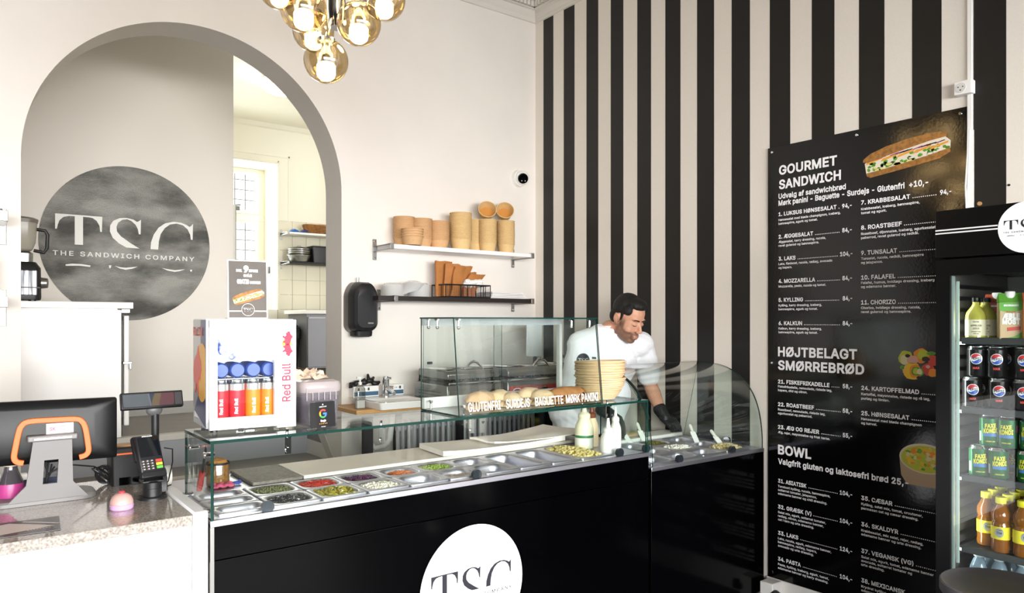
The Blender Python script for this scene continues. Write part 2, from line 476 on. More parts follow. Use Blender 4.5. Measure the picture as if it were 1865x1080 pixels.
struct('wall_landing_left', B().box(-.9, -.8, 4.694, 6.22, 0, 4.35), M_wall, smooth=False)
struct('wall_kitchen_right', B().box(4.6, 4.7, 4.694, 9.5, 0, 4.35), M_wallK, smooth=False)
struct('ceiling_kitchen', B().box(-.9, 4.7, 4.694, 10.6, 4.11, 4.2), M_wallK, smooth=False)
# kitchen back wall with window niche X 2.25..3.37, z 1.65..3.60
KY = 9.5; NX0, NX1, NZ0, NZ1 = 2.25, 3.37, 1.7, 3.60
b = B()
b.box(1.805, NX0, KY, KY+.2, LZ, 4.2); b.box(NX1, 4.7, KY, KY+.2, LZ, 4.2); b.box(NX0, NX1, KY, KY+.2, LZ, NZ0); b.box(NX0, NX1, KY, KY+.2, NZ1, 4.2)
b.box(NX1, NX1+.1, KY+.2, 10.1, NZ0, NZ1); b.box(NX0-.1, NX0, KY+.2, 10.1, NZ0, NZ1); b.box(NX0, NX1, KY+.2, 10.1, NZ1, NZ1+.1); b.box(NX0, NX1, KY+.2, 10.1, NZ0-.1, NZ0)
wk = struct('wall_kitchen_back', b, M_wallK, smooth=False)
b = B()
for x0, x1, z0, z1, d in ((NX0-.05, NX1+.02, NZ1+.02, NZ1+.05, .012), (NX1+.0, NX1+.03, NZ0, NZ1+.05, .012), (NX1+.14, NX1+.165, NZ0, NZ1+.12, .01), (NX0-.05, NX1+.165, NZ1+.095, NZ1+.12, .01)): b.box(x0, x1, KY-d, KY, z0, z1)
struct('trim_window_surround', b, M_wallK, bev=.004)
struct('trim_kitchen_cornice', B().prism([(0, 0), (.0, -.06), (-.03, -.045), (-.06, 0)], (1.805, KY, 4.11), (0, 1, 0), (0, 0, 1), (2.8, 0, 0)), M_wallK, smooth=False)
# the window
M_frame = mat('cream_window_frame', 'ECE7D8', .45)
b = B(); Y0, Y1 = 10.0, 10.06; kq = 0
for x0, x1, z0, z1 in ((NX0, NX1, NZ1-.05, NZ1), (NX1-.08, NX1, NZ0, NZ1), (NX0, NX0+.08, NZ0, NZ1), (NX0, NX1, NZ0, NZ0+.06), (NX0, NX1, 2.9, 2.99)):
    kq += 1; b.box(x0, x1, Y0-.002*kq, Y1+.002*kq, z0, z1)
win = struct('window_2', b, M_frame, bev=.006)
b = B()
for z0, z1 in ((NZ0+.06, 2.9), (2.99, NZ1-.05)):
    for x0, x1 in ((NX0+.08, NX0+.11), (NX1-.125, NX1-.08)): b.box(x0, x1, Y0-.02, Y0+.03, z0, z1)
    for a0, a1 in ((z0, z0+.05), (z1-.03, z1)): b.box(NX0+.11, NX1-.125, Y0-.018, Y0+.03, a0, a1)
obj('sash', b, M_frame, win, bev=.004)
M_lead = mat('lead_came', '6E6E6C', .4, .5)
b = B(); x = 3.245
while x > NX0+.1: b.box(x-.006, x+.006, Y0-.0015, Y0+.012, NZ0, NZ1-.05); x -= .135
z = 3.575
while z > NZ0: b.box(NX0+.1, NX1-.1, Y0+.0, Y0+.012, z-.006, z+.006); z -= .134
obj('leading', b, M_lead, win, smooth=False)
obj('pane', B().box(NX0+.08, NX1-.08, Y0+.004, Y0+.008, NZ0, NZ1-.04), M_glass, win, smooth=False)
# tiles on the kitchen wall
M_tile = mat('cream_wall_tile', 'E4DFCC', .2, coat=.2)
M_grout = mat('dark_grout', '8B8471', .8)
obj('grout_bed', B().box(3.372, 4.6, KY-.006, KY, LZ, 2.87), M_grout, wk, smooth=False)
tile0 = B().box(0, .188, 0, .008, 0, .192)
tm = None
for i in range(5):
    for j in range(11):
        x = 3.376+i*.192; z = 2.870-.194*(j+1)
        if z < LZ: continue
        if tm is None:
            t = obj('tile', tile0, M_tile, wk, smooth=False, inv=False); tm = t.data
            md = t.modifiers.new('bevel', 'BEVEL'); md.width = .002; md.segments = 1
            t0 = t
        else:
            t = t0.copy(); COL.objects.link(t)
        t.location = (x, KY-.0125, z)
# reveal tiles
for j in range(6):
    z = 2.870-.194*(j+1)
    for i in range(2):
        if z < NZ0: continue
        t = t0.copy(); COL.objects.link(t); t.location = (NX1-.003, 9.51+.2*i+.188, z); t.rotation_euler = (0, 0, -R90)
# kitchen furniture --------------------------------------------------
b = B().lathe([(.0, 0), (.12, 0), (.2, .02), (.235, .05), (.235, .085), (.225, .10)], n=40)
t = thing('ceiling_lamp', 'round white glowing ceiling lamp seen through the arch', 'lamp', (2.74, 7.5, 4.0), local=True)
obj('diffuser', B().lathe([(.0, -.095), (.10, -.09), (.19, -.065), (.228, -.03), (.232, 0.0), (.228, .03)], n=40), mat('lamp_glow', 'FFFFFF', .4, emit='FFF6E6', es=13), t)
obj('housing', B().lathe([(.228, .03), (.232, .03), (.232, .045), (.18, .06), (.18, .11)], n=40, cap1=True), M_whitem, t)
def shelf(name, label, x0, x1, y0, y1, z, th, m, br, group=None):
    t = thing(name, label, 'shelf', ((x0+x1)/2, y1, z-th), group=group)
    obj('board', B().box(x0, x1, y0, y1, z-th, z), m, t, bev=.002)
    for x in br:
        o = obj('bracket', B().box(x, x+.028, y0-.004, y1, z-th-.006, z-th).box(x, x+.028, y0-.006, y0-.002, z-th-.006, z+.004).box(x, x+.028, y0-.004, y0+.03, z, z+.004).box(x, x+.028, y1-.006, y1, z-th-.06, z+.05).box(x, x+.028, y0+.0, y1, z-.001, z+.003), M_steeld, t, bev=.002)
        for zz in (z-th-.045, z+.035): obj('screw', B().tube([(x+.014, y1-.010, zz), (x+.014, y1-.004, zz)], .005), M_chrome, o)
    return t
shelf('wall_shelf', 'white kitchen shelf above, holding blue packets and baskets', 3.43, 4.4, 9.22, 9.487, 2.70, .025, M_white, (3.40,), 'kitchen wall shelves')
shelf('wall_shelf', 'black kitchen shelf below, holding pan lids and black crate', 3.43, 4.4, 9.22, 9.487, 2.32, .025, M_blackm, (3.40,), 'kitchen wall shelves')
def packet(x, z, col, nm, lab, rx):
    b = B(); n = 8
    lp = []
    for i in range(5):
        s = i/4; wv = .006+.022*math.sin(math.pi*s)
        lp.append([Vector((x-.07+.14*s, 9.33+.05*math.cos(2*math.pi*k/n), z+wv+wv*math.sin(2*math.pi*k/n))) for k in range(n)])
    b.loops(lp, cap0=True, cap1=True)
    tag(obj('snack_packet', b, mat(nm, col, .3), None), lab, 'packet', 'packets on the kitchen shelf')
packet(3.53, 2.70, '2F6FC0', 'blue_foil', 'blue crumpled packet lying at the bracket end of white kitchen shelf', 0)
packet(3.66, 2.70, '3A4C8A', 'navy_foil', 'navy packet lying between blue packet and wooden basket', 0)
M_wick = mat('wicker', 'A9743F', .7, bump=(70, .6, .01), var=(30, .4))
for i, (x, z, lab) in enumerate(((3.76, 2.70, 'small brown wicker basket tilted on white kitchen shelf'), (3.90, 2.70, 'larger brown wicker basket next to the tilted one'))):
    b = B(); 
    for k in range(6): 
        r = .05+.012*k if i else .045+.008*k
        b.tube([(x+(r+.02)*math.cos(2*math.pi*q/20), 9.34+r*math.sin(2*math.pi*q/20), z+.012+.02*k) for q in range(21)], .0115, 6, cap=False)
    b.lathe([(0, .0), (.06, .0), (.06, .012)], (x, 9.34, z), 16)
    tag(obj('wicker_basket', b, M_wick, None), lab, 'basket', 'baskets on the kitchen shelf')
for i in range(4):
    b = B().lathe([(.0, .03), (.09, .026), (.13, .01), (.14, 0), (.145, .0), (.145, -.01), (.12, -.03)] if i else [(.0, .0), (.12, 0), (.15, .08), (.155, .08), (.155, .085)], (3.60, 9.335, 2.325 if i == 0 else 2.412+.026*i), 28)
    if i: b.tube([(3.57, 9.335, 2.44+.026*i), (3.58, 9.335, 2.458+.026*i), (3.62, 9.335, 2.458+.026*i), (3.63, 9.335, 2.44+.026*i)], .004, 6)
    tag(obj('pan_lid' if i else 'frying_pan', b, M_steeld, None), ['wide steel pan standing at bottom of the stack of lids', 'steel pan lid lying directly on the wide pan', 'steel pan lid in the middle of the lid stack', 'topmost steel pan lid of the kitchen stack'][i], 'lid' if i else 'pan', 'pan lids on the black kitchen shelf')
t = thing('storage_crate', 'black plastic crate beside the pan lids', 'crate', (3.92, 9.34, 2.32))
obj('crate_body', B().loops([[Vector((3.92+p[0]*s, 9.34+p[1]*s, z)) for p in rrect(.36, .22, .02)] for s, z in ((.9, 2.322), (1, 2.50), (1.03, 2.50), (1.03, 2.52), (.97, 2.52), (.88, 2.335))], cap0=True, cap1=True), M_rubber, t)
obj('crate_lid', B().box(3.735, 4.11, 9.22, 9.46, 2.522, 2.54), M_rubber, t, bev=.006)
# steel refrigerated counter in kitchen
t = thing('refrigerated_counter', 'stainless steel refrigerated counter with white top in kitchen', 'counter', (3.9, 8.9, LZ))
obj('worktop', B().box(3.37, 4.55, 8.52, 9.25, 1.64, 1.685), M_white, t, bev=.003)
obj('body', B().box(3.42, 4.52, 8.62, 9.24, .975, 1.64), mat('kitchen_steel', '85858A', .45, .7), t, smooth=False)
for i, x in enumerate((3.425, 3.665, 3.97)):
    o = obj('door', B().box(x, x+.232 if i == 0 else x+.298, 8.595, 8.62, .99, 1.60), mat('kitchen_steel', '85858A', .45, .7), t, bev=.004)
    obj('door_grip', B().box(x+.01, x+.22, 8.588, 8.596, 1.585, 1.60), M_steeld, o, smooth=False)
for x in (3.56, 4.4): obj('leg', B().tube([(x, 8.68, LZ), (x, 8.68, .85), (x, 8.68, .975)], [.024, .018, .018]), M_steel, t)
t = thing('waste_bin', 'black kitchen waste bin with bag folded over its rim', 'bin', (3.28, 8.9, LZ))
obj('bin_body', B().loops([[Vector((3.28+p[0]*s, 8.9+p[1]*s, z)) for p in rrect(.25, .25, .05)] for s, z in ((.78, LZ), (1, 1.42), (1.04, 1.42), (1.04, 1.45))], cap0=True, cap1=True), M_rubber, t)
b = B(); 
for k in range(9): 
    a = k*.7; b.ell((3.29+.07*math.cos(a), 8.9+.07*math.sin(a), 1.48+.02*math.sin(3*a)), (.06, .05, .035+.02*random.random()), 8, 5)
b.loops([[Vector((3.28+p[0]*s*(1+.03*random.random()), 8.9+p[1]*s, z)) for p in rrect(.255, .255, .05)] for s, z in ((1.0, 1.47), (1.06, 1.45), (1.06, 1.34))])
obj('bin_bag', b, mat('bin_bag', '0C0C0D', .3, bump=(40, .8, .02)), t)
# tall white appliance whose edge shows past the logo wall
t = thing('tall_fridge', 'tall white upright fridge edge beside the kitchen window', 'fridge', (2.0, 6.7, LZ))
obj('cabinet', B().box(1.81, 2.063, 6.9, 7.5, LZ, 2.62), M_whitem, t, bev=.01)
obj('door', B().box(1.83, 2.10, 7.0, 7.06, LZ+.05, 2.60), M_grey, t, bev=.01)
obj('hinge', B().box(2.06, 2.12, 6.97, 7.0, 2.58, 2.62).tube([(2.06, 6.98, 2.625), (2.13, 6.98, 2.635)], .006), M_steeld, t)
b = B().box(NX1-.014, NX1, 9.77, 9.83, 2.19, 2.28)
tag(obj('light_switch', b, M_rubber, None, bev=.004), 'small black switch on the window reveal', 'switch')
# ------------------------------------------------------------------ round emblem
GL = [
 [(-.827,.322),(-.71,.323),(-.526,.323),(-.311,.322),(-.316,.128),(-.336,.129),(-.343,.203),(-.376,.267),(-.42,.297),(-.472,.304),(-.526,.304),(-.526,-.051),(-.617,-.051),(-.617,.304),(-.68,.302),(-.738,.285),(-.78,.241),(-.797,.191),(-.808,.133),(-.827,.131)],
 [(.138,.322),(.133,.129),(.112,.129),(.101,.194),(.073,.252),(.026,.295),(-.024,.315),(-.082,.304),(-.131,.262),(-.15,.206),(-.143,.145),(-.098,.087),(.01,.009),(.119,-.059),(-.035,-.054),(-.121,-.005),(-.192,.061),(-.226,.143),(-.222,.22),(-.185,.283),(-.112,.323),(-.028,.332),(.051,.315),(.089,.29),(.11,.299)],
 [(.785,.322),(.78,.1),(.757,.101),(.748,.17),(.715,.24),(.656,.29),(.575,.308),(.491,.287),(.427,.233),(.378,.152),(.355,.054),(.346,-.058),(.253,-.058),(.26,.038),(.292,.138),(.35,.234),(.432,.299),(.533,.329),(.633,.323),(.701,.299),(.738,.274),(.76,.287)],
 [(-.717,-.306),(-.645,-.292),(-.537,-.294),(-.444,-.306),(-.448,-.325),(-.566,-.315),(-.713,-.323)],
 [(-.236,-.294),(-.208,-.295),(-.217,-.33),(-.234,-.33)],
 [(-.173,-.297),(-.112,-.313),(-.044,-.318),(.035,-.306),(.1,-.297),(.035,-.327),(-.044,-.344),(-.112,-.33)],
 [(.388,-.301),(.467,-.315),(.551,-.325),(.617,-.316),(.684,-.306),(.617,-.334),(.551,-.348),(.467,-.334)],
 [(.748,-.309),(.773,-.309),(.771,-.336),(.748,-.334)]]
def emblem(b, c, r, ux, uy, mi=0, words=True):
    for g in GL: b.prism([(x*r, y*r) for x, y in g], c, ux, uy, (0, 0, 0), mi, front_only=True)
    if words:
        c = Vector(c); ux = Vector(ux); uy = Vector(uy)
        letter(b, 'THE SANDWICH COMPANY', c-ux*(.853*r)-uy*(.193*r), ux, uy, .056*r, 1.655*r, bold=.012, mi=mi, spacing=1.25)
M_foil = mat('grey_foil', 'A3A29E', .34, .8, bump=(110, .8, .008), stretch=(1, 1, 2.0), var=(2.6, .72, .36, .62))  # noise darkens the colour in patches, imitating uneven reflection in crinkled foil
X_, Z_ = (1, 0, 0), (0, 0, 1)
lg = thing('wall_emblem', 'large round grey foil emblem with white letters on the wall inside the arch', 'wall logo', (1.045, 6.1, 2.13))
obj('foil_disc', B().prism(disc2(.574, 96), (1.045, 6.097, 2.13), X_, Z_, (0, .003, 0)), M_foil, lg, smooth=False)
b = B(); emblem(b, (1.045, 6.095, 2.13), .572, X_, Z_)
obj('lettering', b, mat('white_letter', 'E8E6E2', .6), lg, smooth=False)
# ------------------------------------------------------------------ white cabinet inside arch, small worktop and blender
t = thing('base_cabinet', 'tall white cabinet with worktop inside the arch under the blender', 'cabinet', (.3, 5.2, LZ))
obj('worktop', B().box(-.7, .869, 4.94, 5.6, 1.626, 1.664), M_white, t, bev=.003)
obj('carcass', B().box(-.7, .79, 4.985, 5.58, .88, 1.626), M_white, t, smooth=False)
for x0, x1 in ((-.69, .04), (.045, .808)): obj('door', B().box(x0, x1, 4.965, 4.984, .848, 1.618), M_white, t, bev=.002)
obj('hinge_strip', B().box(.812, .86, 4.99, 5.03, 1.60, 1.624), M_steeld, t, bev=.002)
obj('plinth', B().box(-.69, .76, 5.05, 5.5, LZ, .88), M_blackm, t, smooth=False)
t = thing('upright_cooler', 'narrow white cooler door edge with chrome handle behind the white cabinet', 'cooler', (.83, 5.3, LZ))
obj('door', B().box(.842, .872, 5.09, 5.14, .90, 1.585), M_white, t, bev=.006)
obj('cabinet', B().box(.80, .835, 5.10, 5.6, LZ, 1.60), M_blackm, t, bev=.004)
obj('door_handle', B().box(.83, .88, 5.05, 5.09, 1.285, 1.30).box(.868, .88, 5.06, 5.12, 1.25, 1.30), M_chrome, t, bev=.003)
# blender
t = thing('blender', 'black and steel blender with smoky jug on the white cabinet', 'blender', (.30, 5.16, 1.664))
cx_, cy0 = .285, 5.18
b = B().loops([[Vector((cx_+p[0]*s, cy0+p[1]*s, z)) for p in rrect(.25, .24, .04)] for s, z in ((.98, 1.675), (1, 1.69), (.98, 1.86), (.80, 1.895))], cap0=True, cap1=True)
obj('motor_base', b, M_rubber, t)
obj('face_panel', B().box(cx_-.10, cx_+.10, cy0-.128, cy0-.116, 1.70, 1.845), mat('mirror_streaks', 'A9ACB6', .3, .2, var=(26, .85, .45, .55), stretch=(3, 1, .1)), t, bev=.004)  # pale and dark streaks in the colour imitate reflections in the mirror panel
obj('trim_line', B().box(cx_-.11, cx_+.115, cy0-.131, cy0-.114, 1.742, 1.748), M_rubber, t, smooth=False)
obj('dial', B().tube([(cx_+.12, cy0-.05, 1.775), (cx_+.158, cy0-.06, 1.775)], [.035, .028], 20), M_steeld, t)
for sx in (-.08, .08): obj('foot', B().tube([(cx_+sx, cy0-.08, 1.664), (cx_+sx, cy0-.08, 1.69)], .02), M_rubber, t)
obj('jug_collar', B().loops([[Vector((cx_+p[0]*s, cy0+p[1]*s, z)) for p in rrect(.17, .17, .03)] for s, z in ((1, 1.893), (1.02, 1.945), (.8, 1.96))], cap0=True, cap1=True), M_steeld, t)
b = B().loops([[Vector((cx_+p[0]*s, cy0+p[1]*s, z)) for p in rrect(.20, .19, .05)] for s, z in ((.62, 1.955), (.85, 1.97), (1.0, 2.01), (1.08, 2.13), (1.08, 2.135))], cap0=True)
obj('jug', b, mat('smoky_plastic', 'BDB6A8', .25, trans=.3, alpha=.75), t)
obj('jug_lid', B().loops([[Vector((cx_+p[0]*s, cy0+p[1]*s, z)) for p in rrect(.21, .2, .05)] for s, z in ((1.05, 2.125), (1.08, 2.145), (.9, 2.155), (.4, 2.165))], cap0=True, cap1=True), mat('smoky_lid', '6E675C', .3), t)
obj('jug_handle', B().tube([(cx_+.10, cy0-.05, 2.09), (cx_+.145, cy0-.06, 2.085), (cx_+.158, cy0-.06, 2.06), (cx_+.155, cy0-.06, 1.98), (cx_+.14, cy0-.06, 1.955), (cx_+.09, cy0-.05, 1.965)], .010, 10), M_rubber, t)
# ------------------------------------------------------------------ shelves on the wall left of the arch
def wshelf(z, th, m, lab):
    t = thing('wall_shelf', lab, 'shelf', (-.6, WY, z-th))
    obj('board', B().box(-1.4, .165, 4.20, WY-.006, z-th, z), m, t, bev=.002)
    o = obj('bracket', B().box(.168, .205, 4.19, WY, z-th-.008, z+.012).box(.165, .21, WY-.006, WY, z-th-.10, z+.05), M_steeld, t, bev=.002)
    for zz in (z-th-.07, z+.04): obj('screw', B().tube([(.188, WY-.011, zz), (.188, WY-.005, zz)], .008), M_chrome, o)
wshelf(2.06, .03, M_white, 'white wall shelf with steel bracket left of the arch, upper one')
wshelf(1.655, .03, M_blackm, 'black wall shelf with steel bracket left of the arch, lower one')
t = thing('canister', 'white jar with blue label and wooden lid on left black shelf', 'jar', (.105, 4.30, 1.655), local=True)
obj('jar_body', B().lathe([(.05, 0), (.055, .004), (.055, .19), (.05, .2)], n=24, cap0=True, cap1=True), M_white, t)
obj('jar_label', B().lathe([(.0558, .03), (.0558, .14)], n=24), mat('blue_label', '7E8BC0', .4, col2='1C2458', var=(16, .8)), t)
obj('wooden_lid', B().ell((0, 0, .225), (.04, .04, .028)), M_wood, t)
# ------------------------------------------------------------------ shelves right of the arch
su = shelf('wall_shelf', 'white wall shelf holding the paper bowls', 2.245, 3.40, 4.20, WY-.002, 2.045, .028, M_white, (2.215, 3.37), 'wall shelves right of the arch')
sl = shelf('wall_shelf', 'black wall shelf holding plastic lids and wire basket', 2.135, 3.40, 4.20, WY-.002, 1.712, .03, mat('wenge', '241C1A', .4), (2.245, 3.37), 'wall shelves right of the arch')
M_kraft = mat('kraft_paper', 'D6AB7C', .7, var=(60, .08)); M_kraft2 = mat('kraft_paper_yellow', 'E0BF88', .7, var=(60, .08)); M_krin = mat('kraft_inside', 'C58B45', .6)
def bowl_proto(name, R, H, m, cat):
    t = thing(name, 'bowl', cat, (0, 0, 0), local=True)
    obj('bowl_wall', B().lathe([(R*.80, .004), (R*.80, 0), (R*.81, 0), (R*.985, H-.006), (R*.955, H-.004), (R*.79, .006)], n=28), m, t)
    obj('rim', B().lathe([(R*.98, H-.005), (R*1.035, H-.0045), (R*1.045, H-.0015), (R*1.03, H+.0005), (R*.97, H+.0005), (R*.965, H-.005)], n=28), m, t)
    obj('base', B().lathe([(0, .006), (R*.79, .006)], n=28), M_krin, t)
    return reg(t)
def stack(proto, x, y, z, n, pitch, who, grp, first=False, tilt_top=None, nm='paper bowl'):
    for i in range(n):
        lab = '%s bowl, %s up in %s' % (who[0], ORD[i], who[1])
        jx, jy = random.uniform(-.0012, .0012), random.uniform(-.0012, .0012)
        d = dup(proto, (x+jx, y+jy, z+i*pitch), random.uniform(0, 6), lab, grp)
def drop(root):
    for c in CH.get(root.name, []):
        for g in CH.get(c.name, []): bpy.data.objects.remove(g)
        bpy.data.objects.remove(c)
    bpy.data.objects.remove(root)
ZS = 2.046
pA = bowl_proto('paper_bowl', .070, .060, M_kraft, 'bowl')
G = 'brown paper bowls stacked on the white shelf'
def ux(u, y=4.31): return onY(u, 430, y).x
stack(pA, ux(736, 4.35), 4.35, ZS, 19, .0078, ('brown', 'the leftmost tall bowl stack'), G)
stack(pA, ux(745, 4.265)-.002, 4.215+.0, ZS, 4, .016, ('brown', 'the short stack before the leftmost'), G)
stack(pA, ux(768, 4.31), 4.31, ZS, 18, .0078, ('brown', 'the second tall bowl stack from the left'), G)
stack(pA, ux(799, 4.30), 4.30, ZS, 17, .0078, ('brown', 'third bowl stack, right of two taller'), G)
drop(pA)
pB = bowl_proto('paper_bowl', .075, .075, M_kraft2, 'bowl'); pC = bowl_proto('paper_bowl', .064, .065, M_kraft2, 'bowl')
G2 = 'yellowish paper bowls stacked on the white shelf'
stack(pB, ux(839, 4.285), 4.285, ZS, 23, .0082, ('yellowish wide', 'the widest and tallest stack'), G2)
stack(pC, ux(866, 4.375), 4.375, ZS, 22, .0080, ('yellowish', 'half hidden stack behind the widest'), G2)
stack(pC, ux(888, 4.29), 4.29, ZS, 21, .0082, ('yellowish', 'the stack under the left tilted bowl'), G2)
stack(pC, ux(921, 4.29), 4.29, ZS, 22, .0080, ('yellowish', 'the rightmost bowl stack on the shelf'), G2)
for u, n_, lab in ((888, 21, 'yellowish paper bowl tipped on its side atop second stack from right'), (921, 22, 'yellowish paper bowl tipped on its side atop the rightmost stack')):
    d = dup(pC, (ux(u, 4.29)+.012, 4.325, ZS+.065+(n_-1)*.0081+.052), None, lab, G2)
    d.rotation_euler = (math.radians(68), 0, math.radians(-26 if u == 888 else -30))
drop(pB); drop(pC)
# plastic lids on the black shelf
M_lid = mat('lid_plastic', 'F2F2F1', .15, alpha=.42, coat=.5)
pL = thing('plastic_lid', 'lid', 'lid', (0, 0, 0), local=True)
obj('lid_dome', B().lathe([(0, .016), (.05, .016), (.058, .012), (.066, .004), (.074, .002), (.076, -.004), (.073, -.004)], n=28), M_lid, pL)
reg(pL); ZL = 1.712
for k, (u, y, n, who) in enumerate(((716, 4.30, 13, 'left lid stack on the black shelf'), (743, 4.28, 11, 'slanting middle lid stack on the black shelf'), (763, 4.30, 14, 'rightmost lid stack on the black shelf'))):
    for i in range(n):
        d = dup(pL, (onY(u, 540, y).x+(.004*i*(i < 99) if k == 1 else 0), y, ZL+.006+.0056*i+(.02 if k == 1 else 0)), None, 'clear plastic lid, %s up in %s' % (ORD[i], who), 'clear lids on the black shelf')
        if k == 1: d.rotation_euler = (math.radians(-8), math.radians(-14+2.0*i), 0)
drop(pL)
# wire basket with napkins and bags
t = thing('wire_basket', 'black rectangular wire mesh basket with napkins on the black shelf', 'basket', (2.93, 4.31, ZL))
x0, x1, y0, y1 = onY(812, 535, 4.22).x, onY(893, 535, 4.22).x, 4.22, 4.40
b = B()
for z in (ZL+.004, ZL+.088):
    b.tube([(x0, y0, z), (x1, y0, z), (x1, y1, z), (x0, y1, z), (x0, y0, z)], .0045, 8)
for x in (x0, x0+(x1-x0)*.33, x0+(x1-x0)*.48, x0+(x1-x0)*.84, x1):
    b.tube([(x, y0, ZL), (x, y0, ZL+.088)], .0035, 6); b.tube([(x, y1, ZL), (x, y1, ZL+.088)], .0035, 6)
for y in (y0+.06, y0+.12, y1):
    for x in (x0, x1): b.tube([(x, y, ZL), (x, y, ZL+.088)], .003, 6)
obj('frame', b, M_rubber, t)
b = B()
n = 26
for i in range(n+1):
    x = x0+(x1-x0)*i/n
    b.obox((x, y0, ZL+.044), (.0006, 0, 0), (0, .0006, 0), (0, 0, .044))
for i in range(8):
    z = ZL+.01+.0105*i; b.obox(((x0+x1)/2, y0, z), ((x1-x0)/2, 0, 0), (0, .0006, 0), (0, 0, .0006)); b.obox(((x0+x1)/2, y1, z), ((x1-x0)/2, 0, 0), (0, .0006, 0), (0, 0, .0006))
b.box(x0, x1, y0, y1, ZL+.001, ZL+.003)
obj('mesh', b, M_rubber, t, smooth=False)
M_bag = mat('brown_paper', 'B5763E', .75, bump=(60, .3, .004), var=(16, .15))
def crumple(b, w_, h_, n, m, org, ax, ay, nrm, amp, seed):
    random.seed(seed)
    vs = []
    for j in range(m+1):
        for i in range(n+1):
            p = Vector(org)+Vector(ax)*(w_*(i/n-.5))+Vector(ay)*(h_*j/m)
            q = amp*(noise.noise(Vector((i*.9+seed, j*.7, seed)))*1.6)
            p += Vector(nrm)*q+Vector(ax)*amp*.4*noise.noise(Vector((j*.8, i, seed*3)))
            vs.append(p)
    fs = [(j*(n+1)+i, j*(n+1)+i+1, (j+1)*(n+1)+i+1, (j+1)*(n+1)+i) for j in range(m) for i in range(n)]
    b.add(vs, fs)
def bag(x, y, z, w_, h_, lean, yaw, lab, seed, m=M_bag, d=.012):
    b = B(); ax = Vector((math.cos(yaw), math.sin(yaw), 0)); ay = Vector((math.sin(lean), 0, math.cos(lean))); nr = ax.cross(ay).normalized()
    random.seed(seed)
    n, mm = 6, 7; vs = []
    lps = []
    for j in range(mm+1):
        s = j/mm; dd = d*(.5+.9*s); ww = w_*(1+.16*s)
        ring = []
        for k in range(12):
            a = 2*math.pi*k/12
            px = ww/2*max(-1, min(1, 1.25*math.cos(a))); py = dd*math.sin(a)*(1+.5*noise.noise(Vector((k, j, seed))))
            top = .014*noise.noise(Vector((k*1.3, seed, 0))) if j == mm else 0
            ring.append(Vector((x, y, z))+ax*px+nr*py+ay*(h_*s+top)+nr*(.02*noise.noise(Vector((seed, s*2, 0)))))
        lps.append(ring)
    b.loops(lps, cap0=True)
    return tag(obj('paper_bag', b, m, None, ang=20), lab, 'paper bag', 'brown paper bags in the wire basket')
bx = x0+.05
for i, (dx, dy, w_, h_, le, yw, lab) in enumerate(((0, .10, .12, .245, .02, .1, 'tall upright brown paper bag at the back left of wire basket'), (.03, .06, .10, .225, .10, -.1, 'brown paper bag in front of the tallest upright bag'), (.05, .03, .08, .21, .22, .1, 'narrow brown paper bag standing nearest the basket front'), (.10, .10, .11, .23, .35, .0, 'brown paper bag leaning right behind the napkins'), (.16, .08, .12, .20, .62, .1, 'wide brown paper bag leaning furthest right over the napkins'), (.13, .13, .10, .21, .55, .0, 'brown paper bag squeezed behind the wide leaning one'))):
    bag(bx+dx-.01, y0+dy, ZL+.008, w_, h_, le, yw, lab, i+3)
b = B(); 
for k in range(5): crumple(b, .10+.02*k, .05, 8, 4, (x0+.235-.008*k, y0+.05+.018*k, ZL+.075+.006*k), (1, .1, 0), (.15, .5, .5), (0, -.7, .7), .03, 11+k)
for k in range(7): b.ell((x0+.20+.02*k, y0+.06+.01*math.sin(k), ZL+.095+.022*abs(math.sin(k*1.3))), (.028, .03, .02), 7, 5)
tag(obj('napkin', b, mat('white_tissue', 'F0EDEA', .85, bump=(50, .6, .006)), None, ang=25), 'crumpled white napkins heaped in the right half of wire basket', 'napkins', kind='stuff')
for i in range(3):
    xx = x0+.155+i*.034
    tag(obj('napkin_pack', B().box(xx, xx+.030, y0+.012, y0+.10, ZL+.005, ZL+.068), mat('terracotta_paper', 'B0724F', .7, bump=(200, .5, .003), stretch=(1, 1, 8)), None, bev=.003), 'terracotta napkin pack inside wire basket, %s from the left' % ORD[i], 'napkins', 'napkin packs in the wire basket')
# flat stack of white papers to the right
for i in range(9):
    a = random.uniform(-.05, .05); c = Vector((3.19+random.uniform(-.012, .012), 4.315, ZL+.004+.0052*i)); w_ = .17-.004*i
    b = B().obox(c, (w_*math.cos(a), w_*math.sin(a), random.uniform(-.001, .001)), (-.085*math.sin(a), .085*math.cos(a), 0), (0, 0, .0019))
    tag(obj('folded_sheet', b, mat('white_paper', 'F2F0EE', .7), None, smooth=False), 'white folded wrapping sheet, %s from the bottom of flat pile at shelf end' % ORD[i], 'paper', 'flat white sheets beside the basket')
# ------------------------------------------------------------------ security camera
t = thing('security_camera', 'small white dome security camera near the corner by the stripes', 'camera', (3.43, WY, 2.639))
c = Vector((3.44, 4.40, 2.64))
obj('mount', B().tube([(3.44, WY, 2.64), (3.44, WY-.035, 2.64)], [.066, .06], 28), M_whitem, t)
obj('dome', B().ell((3.44, WY-.045, 2.64), (.056, .056, .056), 24, 14), M_whitem, t)
dv = Vector((-.40, -.86, -.28)).normalized()
e = Vector((3.44, WY-.045, 2.64))
o = obj('lens_window', B().tube([e+dv*.02, e+dv*.055, e+dv*.060], [.043, .037, .030], 24), M_black, t)
sd = dv.cross(Vector((0, 0, 1))).normalized(); up = sd.cross(dv)
obj('led', B().ell(e+dv*.061-sd*.013-up*.016, (.004,)*3, 8, 5).ell(e+dv*.061+sd*.013-up*.016, (.004,)*3, 8, 5), M_white, t)
